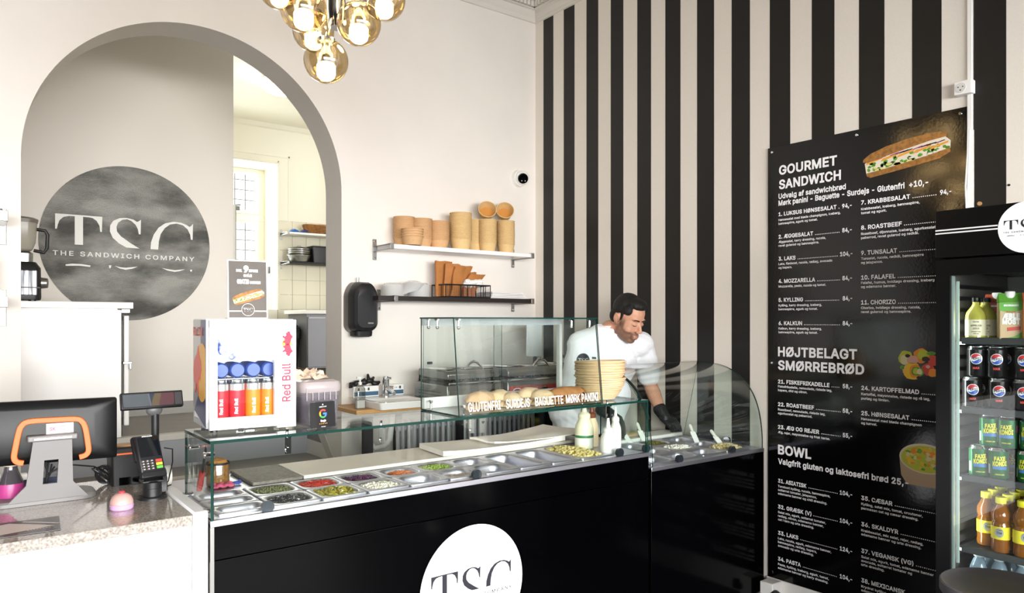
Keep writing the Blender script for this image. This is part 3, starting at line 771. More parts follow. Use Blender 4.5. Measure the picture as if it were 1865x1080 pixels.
# ------------------------------------------------------------------ towel dispenser
t = thing('towel_dispenser', 'black wall mounted paper towel dispenser right of the arch', 'dispenser', (2.13, WY, 1.637))
def disp(y, s, h0, h1, w0=.172):
    c0 = 2.095; pts = rrect(w0*s, (h1-h0), .052*s, c0, (h0+h1)/2, 7)
    return [Vector((x, y, z+((.05*(1-((x-c0)/(w0/2))**2)-.05) if z > (h0+h1)/2 else -.006*(1-((x-c0)/(w0/2))**2)))) for x, z in pts]
obj('back_shell', B().loops([disp(WY-.001, 1.0, 1.478, 1.81), disp(WY-.07, 1.0, 1.478, 1.81)], cap0=True, cap1=True), mat('smoked_plastic', '5B5652', .3), t)
obj('cover', B().loops([disp(WY-.07, 1.0, 1.482, 1.81), disp(WY-.12, .99, 1.484, 1.808), disp(WY-.155, .93, 1.495, 1.797), disp(WY-.170, .76, 1.515, 1.765)], cap1=True), M_rubber, t)
obj('badge', B().box(2.10, 2.138, WY-.1725, WY-.168, 1.532, 1.543), M_steeld, t, bev=.001)
obj('paper_slot', B().loops([[Vector((2.095+p[0]*s, WY-.08+p[1]*s, z)) for p in rrect(.125, .12, .03)] for s, z in ((1, 1.485), (.95, 1.455), (.7, 1.448))], cap1=True), M_blackm, t)
obj('key_tab', B().tube([(2.095, WY-.03, 1.80), (2.095, WY-.03, 1.835)], [.014, .012], 12), M_film, t)
# ------------------------------------------------------------------ sink bench
t = thing('wash_bench', 'oak worktop on a black leg under the wash basin', 'bench', (2.3, 4.25, 0))
obj('worktop', B().box(1.93, 2.415, 4.08, WY-.002, .985, 1.012), M_wood, t, bev=.003)
obj('leg', B().box(1.985, 2.045, 4.09, 4.13, 0, .985), M_blackm, t, bev=.003)
obj('leg', B().box(2.36, 2.41, 4.39, 4.43, 0, .985), M_blackm, t, bev=.003)
t = thing('wash_basin', 'white rectangular ceramic wash basin with chrome tap', 'sink', (2.3, 4.2, 1.012))
M_cer = mat('ceramic', 'F7F4F0', .15, coat=.3)
b = B()
def rl(cx, cy_, w_, d_, r, z): return [Vector((p[0], p[1], z)) for p in rrect(w_, d_, r, cx, cy_)]
sx_, sy_ = 2.225, 4.17
b.loops([rl(sx_, sy_, .345, .34, .02, 1.013), rl(sx_, sy_, .37, .37, .02, 1.052), rl(sx_, sy_, .365, .365, .02, 1.056), rl(sx_, sy_-.03, .31, .24, .03, 1.056), rl(sx_, sy_-.03, .28, .21, .05, 1.035), rl(sx_, sy_-.03, .20, .12, .05, 1.018)], cap1=True)
obj('bowl', b, M_cer, t)
obj('drain', B().tube([(sx_, sy_-.03, 1.018), (sx_, sy_-.03, 1.021)], .02, 16), M_chrome, t)
b = B().tube([(2.255, 4.33, 1.055), (2.255, 4.33, 1.17)], .021, 16).tube([(2.255, 4.33, 1.115), (2.255, 4.25, 1.10), (2.255, 4.215, 1.085)], [.013, .012, .012], 12).tube([(2.255, 4.33, 1.12), (2.295, 4.30, 1.115)], .012, 12)
o = obj('tap', b, M_chrome, t)
obj('tap_lever', B().tube([(2.255, 4.33, 1.165), (2.255, 4.33, 1.19)], .019, 16).box(2.23, 2.28, 4.30, 4.315, 1.17, 1.185), M_chrome, o, bev=.002)
obj('waste_pipe', B().tube([(2.22, 4.17, .984), (2.20, 4.17, .80), (2.18, 4.2, .76), (2.14, 4.25, .74), (2.10, 4.27, .78), (2.08, 4.28, .86), (2.06, 4.36, .88), (2.05, WY, .88)], .019, 14), M_whitem, t)
t = thing('soap_bottle', 'clear pump bottle half full of white soap on the oak bench', 'soap bottle', (2.0, 4.18, 1.012), local=True)
obj('bottle', B().loops([[Vector((p[0]*s, p[1]*s, z)) for p in rrect(.062, .045, .012)] for s, z in ((1, 0), (1, .10), (.9, .125), (.45, .14), (.4, .15))], cap0=True), clear_mat('soap_plastic', 'E2E2E0', extra=.08, rough=.1), t)
obj('soap', B().loops([[Vector((p[0], p[1], z)) for p in rrect(.056, .039, .01)] for z in (.003, .05)], cap0=True, cap1=True), mat('white_soap', 'F8F8F6', .3), t)
obj('pump', B().tube([(0, 0, .145), (0, 0, .162), (0, 0, .163), (0, 0, .185)], [.012, .012, .005, .005], 12).box(-.022, .008, -.006, .006, .183, .195), M_whitem, t)
t = None
for i, (x0_, x1_, lab) in enumerate(((2.045, 2.225, 'white and blue glove box left of the tap'), (2.275, 2.41, 'white and blue glove box right of the tap'))):
    t = thing('glove_box', lab, 'box', ((x0_+x1_)/2, 4.40, 1.056), group='glove boxes behind the basin')
    obj('carton', B().box(x0_, x1_, 4.37, WY-.003, 1.057, 1.128), M_white, t, bev=.002)
    obj('blue_band', B().box(x0_+.005, x1_-.004, 4.3685, 4.370, 1.066, 1.092), mat('blue_band', '3E6480', .5), t, smooth=False)
    b = B(); letter(b, 'ABENA' if 0 else 'S  M  L', (x0_+.055, 4.3683, 1.104), X_, Z_, .010)
    obj('box_print', b, mat('navy_print', '28323C', .5), t, smooth=False)
    for k in (.03, .10): obj('print_mark', B().box(x0_+k, x0_+k+.012, 4.3683, 4.3695, 1.100, 1.118), mat('navy_print', '28323C', .5), t, smooth=False)
random.seed(4); b = B()
pts0 = [(2.09, 4.40, 1.135), (2.12, 4.40, 1.15), (2.17, 4.40, 1.15), (2.21, 4.40, 1.16), (2.25, 4.40, 1.14)]
for p in pts0: b.ell(p, (.03, .022, .018), 9, 6)
for p, q in (((2.20, 4.40, 1.15), (2.19, 4.39, 1.205)), ((2.21, 4.40, 1.15), (2.235, 4.39, 1.185)), ((2.15, 4.40, 1.15), (2.165, 4.38, 1.175)), ((2.09, 4.39, 1.135), (2.055, 4.38, 1.125)), ((2.1, 4.4, 1.14), (2.065, 4.39, 1.15)), ((2.24, 4.40, 1.14), (2.28, 4.39, 1.15))):
    b.tube([p, ((p[0]+q[0])/2+.004, p[1], (p[2]+q[2])/2), q], [.014, .012, .008], 8)
M_glove = mat('black_nitrile', '1B1B1D', .38, bump=(40, .4, .004))
b.v = [(x-.035, y, z) for x, y, z in b.v]
g = remeshed(b, 'disposable_gloves', .004, 2)
tag(meshobj('disposable_gloves', g, M_glove), 'crumpled black disposable gloves on the left glove box', 'gloves')
# ------------------------------------------------------------------ radiator
t = thing('radiator', 'silver grey column radiator under the grill bench', 'radiator', (2.95, 4.35, .2))
M_rad = mat('radiator_silver', 'CDCED1', .38, .1)
p0r = None
for i in range(26):
    x = 2.36+i*.044
    b = B()
    if p0r is None:
        for y in (4.29, 4.36): b.tube([(0, y-4.3, .14), (0, y-4.3, .87)], .0125, 8, cap=False)
        b.tube([(0, -.01, .87), (0, .0, .885), (0, .05, .885), (0, .06, .87)], .0125, 8, cap=False); b.tube([(0, -.01, .14), (0, .0, .125), (0, .05, .125), (0, .06, .14)], .0125, 8, cap=False)
        o = obj('column', b, M_rad, t, inv=True); p0r = o; o.location = (x, 4.3, 0)
    else:
        c = p0r.copy(); COL.objects.link(c); c.location = (x, 4.3, 0)
obj('manifold', B().tube([(2.33, 4.325, .84), (3.50, 4.325, .84)], .02, 10).tube([(2.33, 4.325, .16), (3.50, 4.325, .16)], .02, 10), M_rad, t)
obj('pipe', B().tube([(2.33, 4.325, .16), (2.30, 4.325, .16), (2.30, 4.325, 0)], .011, 8).tube([(3.50, 4.325, .16), (3.54, 4.325, .16), (3.54, 4.325, 0)], .011, 8), M_rad, t)
t = thing('heat_meter', 'white heat meter box with small dark display on radiator', 'meter', (2.83, 4.27, .80))
xm = onY(876, 790, 4.27).x
obj('case', B().box(xm-.024, xm+.024, 4.25, 4.275, .76, .865), M_whitem, t, bev=.006)
obj('display', B().prism([(-.012, .0), (.012, 0), (.012, -.01), (.0, -.02), (-.012, -.01)], (xm+.004, 4.2495, .845), X_, Z_, (0, -.001, 0)), M_blackm, t, smooth=False)
# ------------------------------------------------------------------ grill bench and grills
t = thing('grill_bench', 'steel bench along the back wall carrying the two grills', 'bench', (3.0, 4.1, 0))
obj('bench_top', B().box(2.42, 3.60, 3.82, WY-.003, .985, 1.015), M_steeld, t, bev=.003)
obj('apron', B().box(2.42, 3.60, 3.825, 3.84, .965, .985), M_steeld, t, smooth=False)
obj('leg', B().box(3.52, 3.59, 3.84, 3.91, 0, .985), M_blackm, t, smooth=False)
obj('back_support', B().box(2.74, 2.78, 4.2, 4.24, 0, .985), M_blackm, t, smooth=False)
struct('trim_corner_panel', B().box(3.47, 3.605, 4.05, WY-.002, 0, .93), M_blackm, smooth=False)
def grill(x0, x1, y0, z0, lab, red):
    t = thing('contact_grill', lab, 'grill', ((x0+x1)/2, y0+.25, z0), group='contact grills on the bench')
    W = x1-x0
    for dx in (.03, W-.03):
        for dy in (.04, .36): obj('foot', B().tube([(x0+dx, y0+dy, z0), (x0+dx, y0+dy, z0+.03)], .014), M_rubber, t)
    obj('body', B().box(x0, x1, y0, y0+.40, z0+.03, z0+.135), M_steeld if not red else M_steeld, t, bev=.006)
    obj('front_panel', B().box(x0+.01, x1-.01, y0-.006, y0+.002, z0+.035, z0+.105), mat('red_panel', 'C23A38', .35) if red else M_steeld, t, bev=.002)
    for k in range(2 if W > .35 else 1):
        xk = x0+W*(.5+.33*k) if red else x0+W*(.8)
        o = obj('knob', B().tube([(xk, y0-.006, z0+.07), (xk, y0-.035, z0+.07)], [.024, .020], 18), M_rubber, t)
        obj('knob_ring', B().tube([(xk, y0-.004, z0+.07), (xk, y0-.012, z0+.07)], .028, 20), M_chrome, o)
    obj('lower_plate', B().box(x0+.02, x1-.02, y0+.03, y0+.36, z0+.136, z0+.152), M_blackm, t, smooth=False)
    obj('drip_rail', B().tube([(x0+.01, y0-.012, z0+.145), (x1-.01, y0-.012, z0+.145)], .007, 8), M_chrome, t)
    # lid, slightly raised
    b = B().prism([(0, 0), (.34, .006), (.36, .03), (.33, .058), (.02, .052), (0, .035)], (x0+.015, y0+.015, z0+.168), (0, 1, 0), (0, 0, 1), (W-.03, 0, 0))
    obj('lid', b, M_steeld, t, bev=.006)
    b = B()
    for k in range(int((W-.08)/.02)): b.box(x0+.04+k*.02, x0+.05+k*.02, y0+.03, y0+.35, z0+.158, z0+.168)
    obj('ribs', b, M_blackm, t, smooth=False)
    obj('hinge_arm', B().tube([(x0+.02, y0+.38, z0+.14), (x0+.02, y0+.36, z0+.225), (x0+.03, y0+.05, z0+.232), (x1-.03, y0+.05, z0+.232), (x1-.02, y0+.36, z0+.225), (x1-.02, y0+.38, z0+.14)], .009, 8), M_chrome, t)
    obj('handle', B().tube([(x0+W*.5-.07+.14*i/8, y0+.02-.0*i, z0+.228+.05*math.sin(math.pi*i/8)) for i in range(9)], .008, 10), M_chrome, t)
    return t
g1 = grill(2.43, 2.86, 3.86, 1.015, 'steel contact grill with curved chrome handle, on the left', False)
g2 = grill(2.90, 3.50, 3.86, 1.015, 'wide contact grill with red front panel, beside the corner', True)
obj('side_vent', B().box(2.4285, 2.4305, 3.93, 4.2, 1.06, 1.064).box(2.4285, 2.4305, 3.93, 4.2, 1.08, 1.084).box(2.4285, 2.4305, 3.93, 4.2, 1.10, 1.104), M_blackm, g1, smooth=False)
b = B(); letter(b, 'BTG', (2.66, 3.8525, 1.065), X_, Z_, .03, bold=.02)
for k in range(2): b.tube([(2.695+.055*math.cos(a*.3)*(1+.0*k), 3.852, 1.08+.028*math.sin(a*.3)) for a in range(22)], .0012, 4)
obj('badge', b, M_print, g1, smooth=False)
b = B().prism([(x*.035, z*.018) for x, z in disc2(1, 24)], (2.975, 3.8525, 1.09), X_, Z_, (0, -.001, 0))
obj('oval_badge', b, M_print, g2, smooth=False)
b = B().prism([(x*.027, z*.012) for x, z in disc2(1, 24)], (2.975, 3.8512, 1.09), X_, Z_, (0, -.001, 0))
obj('oval_badge_centre', b, mat('badge_red', '9A3030', .5), g2, smooth=False)
# two wall sockets above the grills
for u, v, lab in ((782, 661, 'small black wall socket above the left grill'),):
    p = onY(u, v, WY)
    tag(obj('wall_socket', B().box(p.x-.02, p.x+.02, WY-.012, WY, p.z-.009, p.z+.009), M_rubber, None, bev=.003), lab, 'socket')
p = onX(1032, 649, WX); q = Vector((WX, p.y, p.z))
tag(obj('wall_socket', B().box(WX-.014, WX-.001, q.y-.03, q.y+.03, q.z-.012, q.z+.012), M_rubber, None, bev=.003), 'black socket on a black stripe behind the chef', 'socket')
# ------------------------------------------------------------------ main display counter
CY = 2.394; CX0, CX1 = .637, 2.640; CT = .925
t = c1 = thing('display_counter', 'long black fronted sandwich counter with steel top and glass sneeze guard', 'counter', (1.64, 2.7, 0))
obj('front_panel', B().box(CX0+.012, CX1, CY, CY+.02, .80, .918), M_black, t, bev=.001)
obj('front_panel', B().box(CX0+.012, CX1, CY, CY+.02, .06, .797), M_black, t, bev=.001)
obj('plinth', B().box(CX0+.03, CX1, CY+.05, CY+.65, 0, .06), M_blackm, t, smooth=False)
obj('side_panel', B().box(CX0, CX0+.012, CY-.002, CY+.70, .06, .915).box(CX0-.001, CX0+.0, CY, CY+.02, .06, .797), M_steeld, t, smooth=False)
obj('side_panel', B().box(CX1-.012, CX1, CY+.022, CY+.70, .06, .915), M_steeld, t, smooth=False)
obj('back_panel', B().box(CX0, CX1, CY+.69, CY+.70, .06, .915), M_steeld, t, smooth=False)
b = B()
PX0, PX1, PY0, PY1 = .70, 2.455, 2.436, 2.778
b.box(CX0, CX1, CY-.003, PY0, .905, CT).box(CX0, CX1, PY1, CY+.70, .905, CT).box(CX0, PX0, PY0, PY1, .905, CT).box(PX1, CX1, PY0, PY1, .905, CT)
obj('steel_top', b, M_steel, t, bev=.0015)
obj('well', B().box(PX0, PX1, PY0, PY1, .70, .71).box(PX0-.004, PX0, PY0, PY1, .70, .905).box(PX1, PX1+.004, PY0, PY1, .70, .905).box(PX0, PX1, PY0-.004, PY0, .70, .905).box(PX0, PX1, PY1, PY1+.004, .70, .905), M_steeld, t, smooth=False)
# round emblem on the front
b = B().prism(disc2(.243, 80), (1.63, CY-.0008, .505), X_, Z_, (0, -.0006, 0))
o = obj('emblem_disc', b, mat('emblem_white', 'FBFBFD', .35), t, smooth=False, label='large round white emblem with black letters')
b = B(); emblem(b, (1.63, CY-.0022, .505), .235, X_, Z_)
obj('lettering', b, mat('navy_black_print', '24232C', .5), o, smooth=False)
# glass structure
GZ = 1.165
def pane(x0, x1, y0, y1, z0, z1):
    """box pane: broad faces glass, narrow faces edge colour"""
    b = B(); b.box(x0, x1, y0, y1, z0, z1)
    d = (x1-x0, y1-y0, z1-z0); k = d.index(min(d))
    # face order: z0,z1,y0,y1,x0,x1
    ax = [2, 2, 1, 1, 0, 0]
    b.mi = [0 if a == k else 1 for a in ax]
    return b
GM = [M_glass, M_edge]
obj('top_shelf', pane(CX0, CX1, CY, CY+.32, GZ, GZ+.010), GM, t, smooth=False, label='clear glass shelf with green edges')
obj('front_glass', pane(CX0+.012, CX1-.012, CY+.002, CY+.010, CT, GZ), GM, t, smooth=False)
obj('side_glass', pane(CX0+.002, CX0+.010, CY+.0, CY+.32, CT, GZ), GM, t, smooth=False)
obj('side_glass', pane(CX1-.010, CX1-.002, CY+.0, CY+.32, CT, GZ), GM, t, smooth=False)
def clamp(p, parent, down=True):
    x, y, z = p
    b = B().tube([(x, y-.004, z+.006), (x, y+.02, z+.006)], .0075, 10).box(x-.011, x+.011, y+.012, y+.017, z-.055, z+.002).tube([(x, y+.008, z-.043), (x, y+.019, z-.043)], .009, 12).tube([(x, y+.02, z+.0), (x, y+.02, z+.028)], .005, 8)
    obj('clamp', b, M_chrome, parent)
for u, v in ((528, 800), (700, 778), (864, 762), (1113, 742)):
    q = onY(u, v, CY); clamp((q.x, CY+.006, GZ-.004), t)
for x, y, z in ((CX0-.004, CY+.02, GZ-.035), (CX0-.004, CY+.20, GZ-.035), (CX0-.004, CY+.02, CT+.03), (CX0-.004, CY+.28, CT+.03)):
    obj('stud', B().tube([(x-.008, y, z), (x+.022, y, z)], .008, 10).ell((x-.008, y, z), (.004, .011, .011), 10, 6), M_chrome, t)
# round suction stops along the front rail
for u, v in ((472, 915), (857, 862), (1143, 828), (1162, 815)):
    q = onZ(u, v, CT+.012)
    obj('glass_rest', B().tube([(q.x, CY+.012, CT+.014), (q.x, CY+.030, CT+.014)], [.021, .019], 20), mat('dark_knob', '3A3F48', .3, .6), t)
# display case on top (bread box)
BX0, BX1, BZ = 1.566, 2.341, 1.566
t = bc = thing('bread_case', 'square glass bread case standing on the counter shelf', 'glass case', (1.95, 2.54, GZ+.01))
z0 = GZ+.011
def slanted(xa, xb, ya0, ya1, zb, zt, th=.006):
    b = B()
    vs = [(xa, ya0, zb), (xb, ya0, zb), (xb, ya1, zt), (xa, ya1, zt)]
    vs += [(x, y+th, z) for x, y, z in vs]
    b.add(vs, [(0, 1, 2, 3), (4, 7, 6, 5), (0, 4, 5, 1), (1, 5, 6, 2), (2, 6, 7, 3), (3, 7, 4, 0)]); b.mi = [0, 0, 1, 1, 1, 1]
    return b
fg = obj('front_pane', slanted(BX0, BX1, CY+.002, CY+.042, z0, BZ-.006), GM, t, smooth=False, label='slanted front pane with white lettering')
for x in (BX0, BX1-.006):
    b = B(); vs = [(x, CY+.009, z0), (x, CY+.30, z0), (x, CY+.30, BZ-.006), (x, CY+.049, BZ-.006)]
    vs += [(a+.006, y, z) for a, y, z in vs]
    b.add(vs, [(0, 1, 2, 3), (4, 7, 6, 5), (0, 4, 5, 1), (1, 5, 6, 2), (2, 6, 7, 3), (3, 7, 4, 0)]); b.mi = [0, 0, 1, 1, 1, 1]
    obj('side_pane', b, GM, t, smooth=False)
obj('top_pane', pane(BX0-.002, BX1+.002, CY+.040, CY+.305, BZ-.006, BZ), GM, t, smooth=False)
obj('floor_pane', pane(BX0, BX1, CY+.012, CY+.30, z0, z0+.006), GM, t, smooth=False)
obj('sliding_door', pane(BX0+.01, BX0+.42, CY+.292, CY+.296, z0+.05, BZ-.03), GM, t, smooth=False)
obj('sliding_door', pane(BX0+.37, BX1-.01, CY+.284, CY+.288, z0+.05, BZ-.03), GM, t, smooth=False)
obj('rear_rail', B().box(BX0+.006, BX1-.006, CY+.278, CY+.30, z0+.006, z0+.052), M_whitem, t, bev=.002, label='white plastic door rail')
obj('upper_rail', B().box(BX0+.006, BX1-.006, CY+.278, CY+.30, BZ-.034, BZ-.006), mat('frosted_rail', 'C9D2D6', .4, alpha=.55), t, smooth=False)
obj('corner_post', B().box(BX1-.022, BX1-.006, CY+.276, CY+.30, z0+.05, BZ-.03), mat('alu_post', 'CFCFCB', .4, .3), t, smooth=False)
for x, y, z in ((BX0+.03, CY+.055, BZ-.012), (BX0+.02, CY+.20, BZ-.012), (BX0+.02, CY+.27, BZ-.012), (BX1-.14, CY+.06, BZ-.012), (BX1-.03, CY+.06, BZ-.012), (BX0+.03, CY+.02, z0+.035), (BX0+.02, CY+.25, z0+.035), (BX1-.03, CY+.02, z0+.035), (BX1-.02, CY+.12, z0+.035)):
    o = obj('clip', B().tube([(x, y, z+.008), (x, y, z-.028)], .0042, 8).ell((x, y, z-.03), (.007, .007, .007), 10, 6).tube([(x, y-.008, z+.004), (x, y+.012, z+.004)], .006, 8), M_chrome, t)
for body, ua, ub in (('GLUTENFRI', 853, 912), ('SURDEJS', 922, 965), ('BAGUETTE', 975, 1026), ('MØRK PANINI', 1031, 1090)):
    p = onY(ua, 585, CY+.0035).x; q = onY(ub, 585, CY+.0035).x; b = B()
    letter(b, body, (p, CY+.002+.1026*.018-.0014, z0+.018), X_, (0, .1026, 1), .034, q-p, bold=.014)
    obj('lettering', b, M_print, fg, smooth=False)
# bread
M_crumb = mat('bread_crust', 'D9B287', .8, var=(30, .28), bump=(45, .5, .006)); M_flour = mat('floury_bread', 'DFC399', .85, var=(22, .2), bump=(45, .5, .006)); M_dark = mat('dark_bread', 'BD8350', .75, var=(28, .3), bump=(45, .5, .006)); M_open = mat('bread_cut', 'E2C49A', .9)
def loaf(x, y, L, W, H, yaw, m, lab, seed, flat=False):
    random.seed(seed); t = thing('bread_roll', lab, 'bread', (x, y, z0+.006), yaw, 'bread in the glass case', local=True)
    for k, (za, hh) in enumerate(((0.0, H*.42), (H*.45, H*.60))):
        lps = []; N = 11
        for i in range(N+1):
            s = i/N; q = max(.12, math.sin(math.pi*s)**.42); xx = (s-.5)*L
            ring = []
            for j in range(14):
                a = 2*math.pi*j/14
                yy = W/2*q*math.cos(a); zz = math.sin(a)
                zz = zz*hh*q if (zz > 0) else zz*hh*.12
                d = 1+.10*noise.noise(Vector((s*4+seed, a, k*5)))
                ring.append(Vector((xx, yy*d, za+hh*.12+zz*d)))
            lps.append(ring)
        obj('bread_half', B().loops(lps, cap0=True, cap1=True), m, t, ang=80)
    return t
def bread_at(u, v, y): q = onY(u, v, y); return q.x
loaf(bread_at(868, 735, 2.55)+.02, 2.55, .17, .10, .066, .25, M_crumb, 'reddish glossy sliced bread roll, leftmost in the case', 1)
loaf(bread_at(908, 732, 2.57), 2.57, .155, .10, .064, .4, M_flour, 'pale rounded bread half behind the lettering start', 2)
loaf(bread_at(928, 732, 2.52)+.01, 2.52, .10, .09, .055, -.2, M_flour, 'small pale bread half leaning on the bigger rounded one', 3)
loaf(bread_at(965, 725, 2.57), 2.57, .155, .10, .064, .2, M_flour, 'floury white baguette piece in the middle of the case', 4)
loaf(bread_at(985, 728, 2.50)+.01, 2.50, .11, .09, .06, -.3, M_flour, 'floury white baguette end in front of the middle piece', 5)
loaf(bread_at(1030, 720, 2.55)+.01, 2.55, .22, .10, .06, -.06, M_dark, 'long dark brown panini roll at the right of the case', 6)
# proofing baskets
M_cane = mat('cane', 'E6C397', .5, var=(14, .3, .3, .7), stretch=(1, 1, 8)); 
t = thing('cane_basket', 'basket', 'basket', (0, 0, 0), local=True)
def coil(b, z, R, rr=.0052, sx=1.0, sy=.86, n=44): b.tube([(R*sx*math.cos(2*math.pi*k/n), R*sy*math.sin(2*math.pi*k/n), z) for k in range(n+1)], rr, 7, cap=False)
b = B()
Rb = [.072, .082, .090, .097, .103, .108, .112]
for i, r in enumerate(Rb): coil(b, .006+i*.0085, r, .0047)
for r in (.012, .024, .036, .048, .060): coil(b, .005, r, .0055)
obj('coils', b, M_cane, t)
b = B(); coil(b, .006+.0085*7+.001, .1185, .0060)
obj('rim', b, M_cane, t)
reg(t)
BXC = onZ(1094, 735, 1.18).x+.07
q = onT(1093, 700, 3.52)
bxx, byy = q.x, q.y
for i in range(10):
    d = dup(t, (bxx+random.uniform(-.0035, .0035), byy+random.uniform(-.0035, .0035), GZ+.0115+i*.0126), random.uniform(-.12, .12), 'oval cane proofing basket, %s from the bottom of the stack on the glass shelf' % ORD[i], 'cane baskets stacked beside the bread case')
    d.rotation_euler = (random.uniform(-.035, .035), random.uniform(-.035, .035), -.65+random.uniform(-.2, .2)); s = .955+.0045*i; d.scale = (s, s, 1)
drop(t)
# ------------------------------------------------------------------ steel pans
_pan = {}
def pan(x0, x1, y0, y1, zt, lab, depth=.09, grp='steel pans in the counter', empty=True, tilt=0, r=.048):
    w_, d_ = x1-x0-.003, y1-y0-.003
    key = (round(w_, 3), round(d_, 3), depth, r)
    if key not in _pan:
        def L(i, z, rr): return [Vector((p[0], p[1], z)) for p in rrect(w_-2*i, d_-2*i, max(.003, rr-i*.5))]
        b = B().loops([L(.003, -.007, .008), L(0, -.006, .01), L(0, .0015, .01), L(.002, .003, .01), L(.013, .003, r), L(.016, .001, r), L(.019, -.012, r), L(.026, -depth*.8, r), L(.034, -depth, r)], cap1=True)
        o = obj('food_pan', b, M_steel, None, ang=50); _pan[key] = o; o.location = ((x0+x1)/2, (y0+y1)/2, zt)
    else:
        o = _pan[key].copy(); COL.objects.link(o); o.location = ((x0+x1)/2, (y0+y1)/2, zt)
    o.rotation_euler = (0, tilt, 0)
    tag(o, lab, 'pan', grp)
    return o
def heap(name, lab, x0, x1, y0, y1, z, h, n, piece, m, seed, cat, flat=False):
    random.seed(seed); b = B()
    # base mound so that no pan shows through
    N = 12; vs = []
    for j in range(N+1):
        for i in range(N+1):
            sx, sy = i/N*2-1, j/N*2-1
            hh = h*(.55+.45*max(0, 1-(sx*sx+sy*sy)*.6))+.004*noise.noise(Vector((i*.6, j*.6, seed)))
            ex, ey = sx*math.sqrt(1-.26*sy*sy*sy*sy), sy*math.sqrt(1-.26*sx*sx*sx*sx)
            vs.append(((x0+x1)/2+ex*(x1-x0)/2, (y0+y1)/2+ey*(y1-y0)/2, z+hh-.004))
    b.add(vs, [(j*(N+1)+i, j*(N+1)+i+1, (j+1)*(N+1)+i+1, (j+1)*(N+1)+i) for j in range(N) for i in range(N)])
    for k in range(n):
        sx, sy = random.uniform(-.97, .97), random.uniform(-.97, .97)
        if sx**4+sy**4 > 1.05: sx *= .8; sy *= .8
        hh = h*(.55+.45*max(0, 1-(sx*sx+sy*sy)*.6))
        piece(b, Vector(((x0+x1)/2+sx*(x1-x0)/2, (y0+y1)/2+sy*(y1-y0)/2, z+hh+random.uniform(-.002, .004))))
    return tag(obj(name, b, m, None, ang=50), lab, cat, kind='stuff')
def rrot(): return Matrix.Rotation(random.uniform(0, 6.3), 3, 'Z') @ Matrix.Rotation(random.uniform(-.9, .9), 3, 'X')
def bead(r): return lambda b, p: b.ell(p, (r*random.uniform(.8, 1.1),)*3, 7, 5)
def chunk(r, k=.6): return lambda b, p: b.ell(p, (r*random.uniform(.6, 1.2), r*k*random.uniform(.7, 1.2), r*.6), 6, 4, rrot())
def strip(l, w_): 
    def f(b, p):
        m = rrot(); b.obox(p, m @ Vector((l*random.uniform(.5, 1), 0, 0)), m @ Vector((0, w_, 0)), m @ Vector((0, 0, w_*.6)))
    return f
def ringp(r, rr=.0028):
    def f(b, p):
        m = Matrix.Rotation(random.uniform(0, 6.3), 3, 'Z') @ Matrix.Rotation(random.uniform(-1.0, 1.0), 3, 'X')
        b.tube([p+m @ Vector((r*math.cos(2*math.pi*k/9), r*math.sin(2*math.pi*k/9), 0)) for k in range(10)], rr, 5, cap=False)
    return f
FX = [.85+.1755*i for i in range(10)]
ZP = CT+.003
YF0, YF1, YR0, YR1 = 2.440, 2.607, 2.609, 2.776
for i, (a, c, lab) in enumerate(((2.440, 2.551, 'nearest of the three narrow empty steel pans by the left glass'), (2.553, 2.663, 'middle of the three narrow empty steel pans by the left glass'), (2.665, 2.776, 'furthest of the three narrow empty steel pans by the left glass'))):
    pan(.672, .848, a, c, ZP, lab, .06, r=.035)
fr = [(0, 'olives'), (1, 'jalapenos'), (2, 'feta'), (3, None), (4, 'sauce'), (5, None)]
names_f = ['steel pan of black olives', 'steel pan of pickled jalapeno slices', 'steel pan of white crumbled cheese', 'empty steel pan between white cheese and tan sauce, front row', 'steel pan of tan dressing', 'empty steel pan right of the tan dressing, front row']
names_r = ['steel pan of green capers', 'steel pan of chopped red peppers', 'steel pan of purple cabbage', 'steel pan with shredded carrot', 'steel pan of green peas', 'empty steel pan right of the peas, back row']
for i in range(6):
    pan(FX[i], FX[i+1], YF0, YF1, ZP, names_f[i], .08); pan(FX[i], FX[i+1], YR0, YR1, ZP, names_r[i], .08)
pan(FX[6], FX[7], YF0, YR1, ZP, 'long steel pan with a few rocket leaves left over', .10)
pan(FX[7], FX[8], YF0, YR1, ZP, 'long steel pan with shredded lettuce at the bottom', .10)
pan(FX[8], FX[8]+.19, YF0, YR1, ZP, 'long steel pan heaped with diced yellow potato', .10)
def hp(i, row, *a):
    y0, y1 = (YF0, YF1) if row == 'f' else (YR0, YR1)
    return (FX[i]+.019, FX[i+1]-.019, y0+.019, y1-.019)
M_olive = mat('black_olive', '1C1A1C', .22, coat=.3); 
heap('olive_slices', 'glossy black olive slices', *hp(0, 'f'), CT-.021, .022, 130, ringp(.0075, .0038), M_olive, 1, 'olives')
heap('jalapeno_slices', 'yellow green pickled jalapeno slices', *hp(1, 'f'), CT-.022, .026, 66, ringp(.011, .0036), mat('jalapeno', 'A69A2E', .25, coat=.3, var=(40, .35)), 2, 'peppers')
heap('cheese_crumbs', 'white crumbled cheese filling a pan', *hp(2, 'f'), CT-.020, .025, 300, chunk(.006), mat('white_cheese', 'F3EEDD', .7), 3, 'cheese')
heap('capers', 'small green capers', *hp(0, 'r'), CT-.023, .028, 480, bead(.0042), mat('capers', '7F8059', .45, var=(60, .4)), 4, 'capers')
heap('pepper_strips', 'chopped red peppers', *hp(1, 'r'), CT-.023, .028, 260, strip(.012, .0028), mat('red_pepper', 'C2392A', .35, var=(50, .3)), 5, 'peppers')
heap('cabbage_shreds', 'chopped purple cabbage', *hp(2, 'r'), CT-.027, .028, 260, chunk(.007), mat('purple_cabbage', '5A2B4E', .4, var=(50, .4)), 6, 'cabbage')
x0, x1, y0, y1 = hp(3, 'r')
